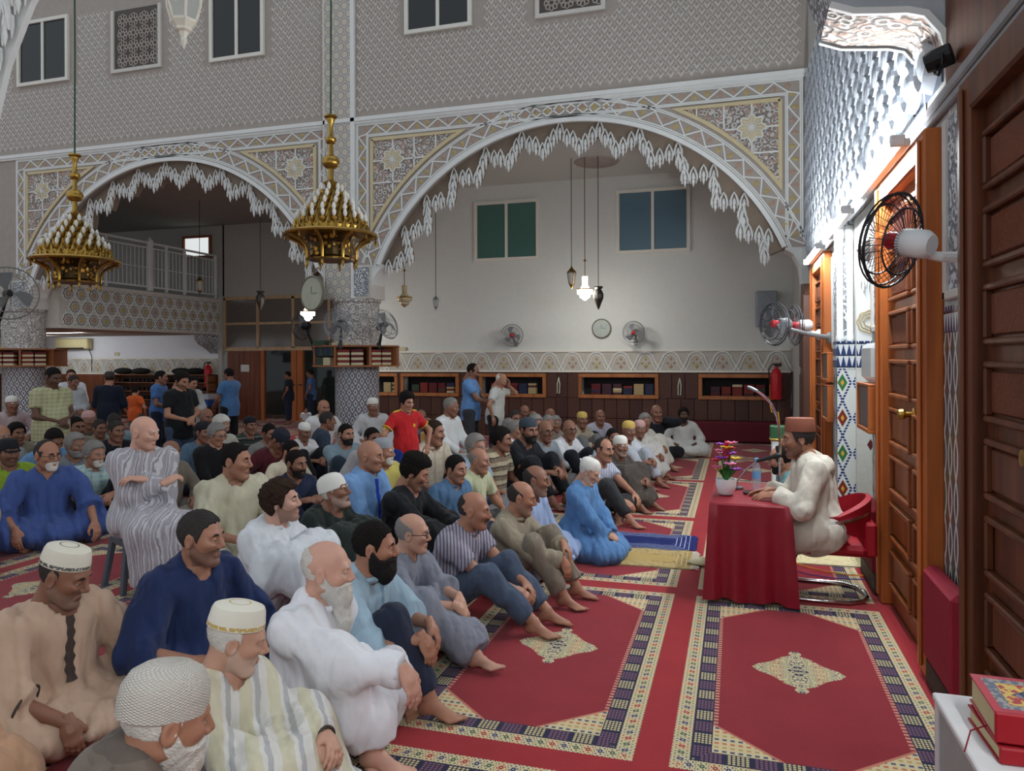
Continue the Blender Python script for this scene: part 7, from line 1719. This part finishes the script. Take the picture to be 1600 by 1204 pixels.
person('man in white robe and white cap sitting against the wainscot by the column', 583, 631, 'cross', d=12.6, head=-60, robe=True, sleeve='long', top=PL(196, 196, 198), tone='d', hair='fringe', hc='w', cap='kufi', capm=WCAP, hv=1, scale=1.08, z0=0.1)
# --- boy and people around the yellow chair
r, k = person('boy in a red and yellow football shirt and blue trousers, hand on hip', 636, 614, 'stand', d=8.14, head=-28, look=-2, pitch=12, top=PL(196, 28, 34), bottom=PL(34, 62, 160), tone='m', hair='quiff', hc='k', hv=2, hands=[V3((.16, .27, .98)), V3((-.05, -.24, .96))], handup=(1, 1), feet=True)
YEL = PL(222, 176, 40)
for i in (0, 1):
    a, b = k['sh'][i], k['el'][i]; trim_tube(r, 'yellow_stripe', [k['nk'] + (a - k['nk']) * 0.35 + V3((0, 0, 0.075)), a + V3((0, 0, 0.088)), a.lerp(b, 0.3) + (a - k['nk']).normalized() * 0.080, a.lerp(b, 0.6) + (a - k['nk']).normalized() * 0.074], 0.016, YEL)
    dv = (b - a).normalized(); Rm = frame(dv, V3((1, 0, 0))); c = a.lerp(b, 0.60); trim_tube(r, 'yellow_cuff', [c + Rm @ V3((0, 0.066 * cos(t), 0.066 * sin(t))) for t in np.linspace(0, 2 * pi, 18, endpoint=False)], 0.010, YEL, True)
q = MB(); q.sphere(tuple(k['ch'] + V3((0.128, 0.06, 0.02))), (0.008, 0.022, 0.03), 10, 6); q.build('shirt_badge', YEL, r)
person('man in a cream plaid shirt before the yellow chair', 679, 656, 'cross', d=8.68, head=-26, look=18, top=F_('check', (206, 194, 172), (168, 140, 116), (190, 174, 150), 1.4), bottom=NAVYT, tone='m', hair='short', hc='b', beard='moustache', hv=2, collar=True)
r25, k25 = person('grey-haired man in a white shirt sitting on a yellow plastic chair', 705, 621, 'stool', d=9.6, head=-12, look=10, pitch=8, sleeve='long', top=PL(206, 208, 208), bottom=PL(150, 154, 152), tone='d', hair='short', hc='g', beard='moustache', bc='g', hv=1, fat=1.1)
person('standing man in a light blue shirt, palms held open', 739, 568, 'stand', d=12.0, head=4, look=-4, pitch=24, top=PL(92, 138, 196), bottom=PL(60, 62, 66), tone='d', hair='receding', hc='k', beard='moustache', hv=2, hands=[V3((.34, .06, 1.06)), V3((.36, -.06, 1.05))], collar=True)
person('standing white-haired man in a white shirt with a hand on his face', 783, 583, 'stand', d=11.84, head=0, look=-6, pitch=30, lean=8, top=PL(196, 196, 188), bottom=PL(40, 40, 46), tone='m', hair='fringe', hc='w', hv=1, hands=[V3((.24, .10, 1.50)), V3((.06, -.26, .92))], handup=(0, 0), handdir=[(.1, -.2, 1), (.2, 0, -1)])
person('man with raised hand in blue-grey behind the boy', 657, 639, 'cross', d=11.4, head=-40, top=PL(86, 102, 128), bottom=GREYT, tone='d', hair='receding', hc='s', hv=0, hands=[V3((.2, .2, .3)), V3((.28, -.2, .72))], handup=(0, 1), handdir=[(.7, 0, -.6), (.2, 0, 1)])
person('man in maroon sitting behind the plaid shirt', 668, 652, 'cross', d=10.2, head=-30, sleeve='long', top=PL(96, 34, 48), bottom=BLK, tone='d', hair='fringe', hc='s', hv=1)
person('grey-haired man left of the pale yellow polo', 744, 679, 'cross', d=7.92, head=-22, top=PL(150, 170, 190), bottom=GREYT, tone='m', hair='full', hc='g', hv=0)
# --- right-hand rows in the distance
person('grey-haired man in a white shirt and trousers beside the striped polo', 806, 658, 'kneel', d=9.84, head=-18, look=6, sleeve='elbow', top=PL(212, 214, 216), bottom=PL(206, 206, 206), tone='m', hair='full', hc='g', beard='moustache', bc='w', hv=0)
person('black-bearded man in a black t-shirt and dark cap', 826, 651, 'knees', d=8.92, head=-22, top=PL(26, 28, 34), bottom=BLK, tone='d', hair='short', hc='k', beard='beard', cap='kufi', capm=plain((56, 66, 76), 0.8), hv=1)
person('grey-haired man in pale clothes behind the black t-shirt', 837, 648, 'cross', d=10.32, head=-25, sleeve='long', top=PL(196, 194, 190), bottom=WHT, tone='d', hair='full', hc='g', beard='stubble', bc='g', hv=0)
person('man with glasses in a grey shirt and goatee', 853, 657, 'cross', d=9.46, head=-30, top=PL(130, 138, 146), bottom=GREYT, tone='d', hair='fringe', hc='s', glasses=True, hv=1)
person('man in a brown shirt behind the glasses and goatee', 857, 648, 'cross', d=10.88, head=-25, top=PL(110, 104, 96), bottom=GREYT, tone='d', hair='short', hc='g', hv=1)
person('bald man with dark glasses in a white shirt and black track trousers', 890, 641, 'knees', d=9.98, head=-28, sleeve='long', top=PL(204, 206, 210), bottom=PL(26, 28, 36), tone='d', hair='fringe', hc='s', glasses=True, hv=1, scale=1.02)
person('man in a beige shirt and yellow cap', 910, 642, 'knees', d=12.02, head=-35, sleeve='long', top=PL(168, 154, 132), bottom=GREYT, tone='d', hair='fringe', hc='s', cap='kufi', capm=YCAP, hv=1)
person('man in a lilac shirt leaning on the wainscot', 938, 640, 'knees', d=12.66, head=-60, top=PL(168, 166, 184), bottom=BLK, tone='d', hair='fringe', hc='s', hv=1)
person('moustached man in a light striped shirt, arms stretched over his knee', 944, 684, 'oneknee', d=8.02, head=-26, look=-6, top=F_('pinstripe', (180, 184, 200), (140, 144, 166)), bottom=PL(48, 50, 52), tone='m', hair='receding', hc='s', beard='moustache', bc='s', hv=1, legs=dict(an=[V3((.46, -.05, .08)), V3((.66, -.14, .085))], kn=[V3((.30, .33, .15)), V3((.40, -.18, .40))]), hands=[V3((.60, .05, .30)), V3((.64, -.12, .22))], lean=18)
person('man in a dark brown robe and white cap', 970, 679, 'knees', d=8.7, head=-30, robe=True, sleeve='elbow', top=PL(70, 62, 56), tone='d', hair='fringe', hc='w', beard='stubble', bc='w', cap='kufi', capm=WCAP, hv=0)
person('man in pale grey peeping between the striped shirt and brown robe', 958, 669, 'cross', d=9.46, head=-40, top=PL(170, 176, 186), bottom=GREYT, tone='d', hair='short', hc='k', hv=0)
person('man in a white shirt and yellow cap, knees drawn up', 983, 656, 'knees', d=10.14, head=-28, sleeve='elbow', top=PL(196, 200, 208), bottom=PL(170, 176, 184), tone='d', hair='fringe', hc='g', cap='kufi', capm=YCAP, hv=1)
person('man in a pale robe and pink cap', 1000, 655, 'knees', d=10.8, head=-30, robe=True, sleeve='elbow', top=PL(186, 184, 178), tone='d', hair='fringe', hc='g', cap='kufi', capm=PCAP, hv=1)
person('grey-haired man in cream behind the pink cap', 1008, 646, 'knees', d=11.6, head=-35, robe=True, sleeve='elbow', top=PL(190, 186, 172), tone='d', hair='full', hc='g', hv=0)
person('bald man in a black shirt with a hand at his cheek', 1026, 636, 'cross', d=12.4, head=-45, sleeve='long', top=PL(30, 32, 38), bottom=BLK, tone='d', hair='fringe', hc='s', hv=1, hands=[V3((.20, .06, .66)), V3((.3, -.2, .25))], handup=(1, 0), handdir=[(.1, -.1, 1), (.7, 0, -.5)], scale=1.06)
person('dark-bearded man in a white thobe sitting apart against the wainscot', 1068, 637, 'cross', d=13.0, head=-75, look=0, robe=True, sleeve='long', top=PL(200, 200, 194), tone='k', hair='full', hc='k', beard='beard', hv=0, fat=1.1)
for i, (x_, y_, dd, c, t_, h_, lb) in enumerate(((820, 633, 13.24, (80, 96, 120), 'd', 'fringe', 'balding man in blue sitting against the wainscot behind the white shirt'), (805, 641, 11.42, (186, 184, 176), 'd', 'short', 'dark-haired man in pale clothes at the end of the wainscot row'), (833, 642, 12.08, (150, 120, 110), 'd', 'fringe', 'bald man peeping over the black t-shirt'), (860, 638, 12.7, (168, 150, 136), 'd', 'fringe', 'bald man in a tan shirt far back under the second niche'), (868, 650, 11.5, (140, 130, 120), 'd', 'full', 'grey-haired man leaning forward behind the goatee'), (795, 655, 10.78, (60, 62, 70), 'd', 'full', 'dark-haired man behind the standing white shirt'))):
    person(lb, x_, y_, 'cross', d=dd, head=-30, top=PL(*c), bottom=GREYT, tone=t_, hair=h_, hc='g' if h_ == 'full' else 's', hv=i % 4)
person('child in white looking out beside the wooden door post', 478, 636, 'stand', d=15.5, head=-60, scale=0.42, top=PL(196, 198, 204), bottom=BLK, tone='m', hair='short', hc='k', hv=2)
for (x_, y_, lb, c) in ((449, 580, 'dark figure standing outside behind the left glass door', (34, 38, 52)), (484, 577, 'figure in a blue shirt standing outside behind the right glass door', (66, 98, 150))):
    person(lb, x_, y_, 'stand', d=19.6, head=200, look=0, top=PL(*c), bottom=NAVYT, tone='d', hair='short', hc='k', hv=0, hands=[V3((.1, .26, .95)), V3((.1, -.26, .95))])
# --- the speaker and the man beside him
r, k = person('smiling speaker in a cream djellaba and brown fez at the red table', 1247, 652, 'stool', d=5.42, head=183, look=3, pitch=6, lean=12, robe=True, sleeve='long', top=PL(214, 206, 190), tone='m', hair='short', hc='s', beard='stubble', bc='k', cap='fez', capm=plain((140, 86, 68), 0.9, var=0.04), hv=2, near=True, fat=1.08, seat=0.42, hands=[V3((.34, .12, .76)), V3((.36, -.10, .755))], handdir=[(1, -.1, -.08), (1, .1, -.08)], curl=(0.2, 0.2), legs=dict(an=[V3((.36, .13, .085)), V3((.34, -.12, .085))]))
q = MB(); q.sphere(tuple(k['nk'] - k['up'] * 0.04 + V3((-0.10, 0, 0))), (0.075, 0.135, 0.085), 14, 8); q.build('hood', PL(216, 208, 192), r, smooth=True)
person('bearded man in a teal robe seated behind the speaker, looking down', 1219, 697, 'cross', d=7.1, head=186, look=-10, pitch=16, robe=True, sleeve='long', top=PL(86, 136, 140), tone='m', hair='receding', hc='k', beard='beard', hv=1)
# --- plastic stool and chair
def stool(root, k, label):
    p = root.matrix_basis @ (k['pel'] * 1.0); top = p.z - 0.105 * root.scale.x
    r = empty('plastic_stool', (p.x, p.y, 0), root.rotation_euler.z, label=label, cat='stool'); G = plain((78, 84, 92), 0.5)
    q = MB(); q.bbox(-0.15, 0.15, -0.15, 0.15, top - 0.03, top, 0.012); q.build('seat', G, r); q = MB(); q.bbox(-0.16, 0.16, -0.16, 0.16, top - 0.09, top - 0.03, 0.01); q.build('apron', G, r)
    for sx in (-1, 1):
        for sy in (-1, 1): q = MB(); q.tube([(sx * 0.14, sy * 0.14, top - 0.05), (sx * 0.19, sy * 0.19, 0.0)], [0.03, 0.026], 6); q.build('leg', G, r)
    return r
stool(r22, k22, 'grey plastic stool under the man in the striped djellaba')
p = r25.matrix_basis @ k25['pel']; YC = plain((196, 158, 92), 0.5); rc_ = empty('plastic_chair', (p.x, p.y, 0), r25.rotation_euler.z, label='yellow plastic chair under the man in the white shirt', cat='chair'); tz = p.z - 0.10
q = MB(); q.bbox(-0.2, 0.24, -0.22, 0.22, tz - 0.04, tz, 0.015); q.build('seat', YC, rc_)
q = MB(); q.bbox(-0.26, -0.2, -0.2, 0.2, tz, tz + 0.40, 0.02); q.build('backrest', YC, rc_)
for sx in (-1, 1):
    for sy in (-1, 1): q = MB(); q.tube([(sx * 0.19, sy * 0.19, tz - 0.02), (sx * 0.22, sy * 0.22, 0)], 0.022, 6); q.build('leg', YC, rc_)
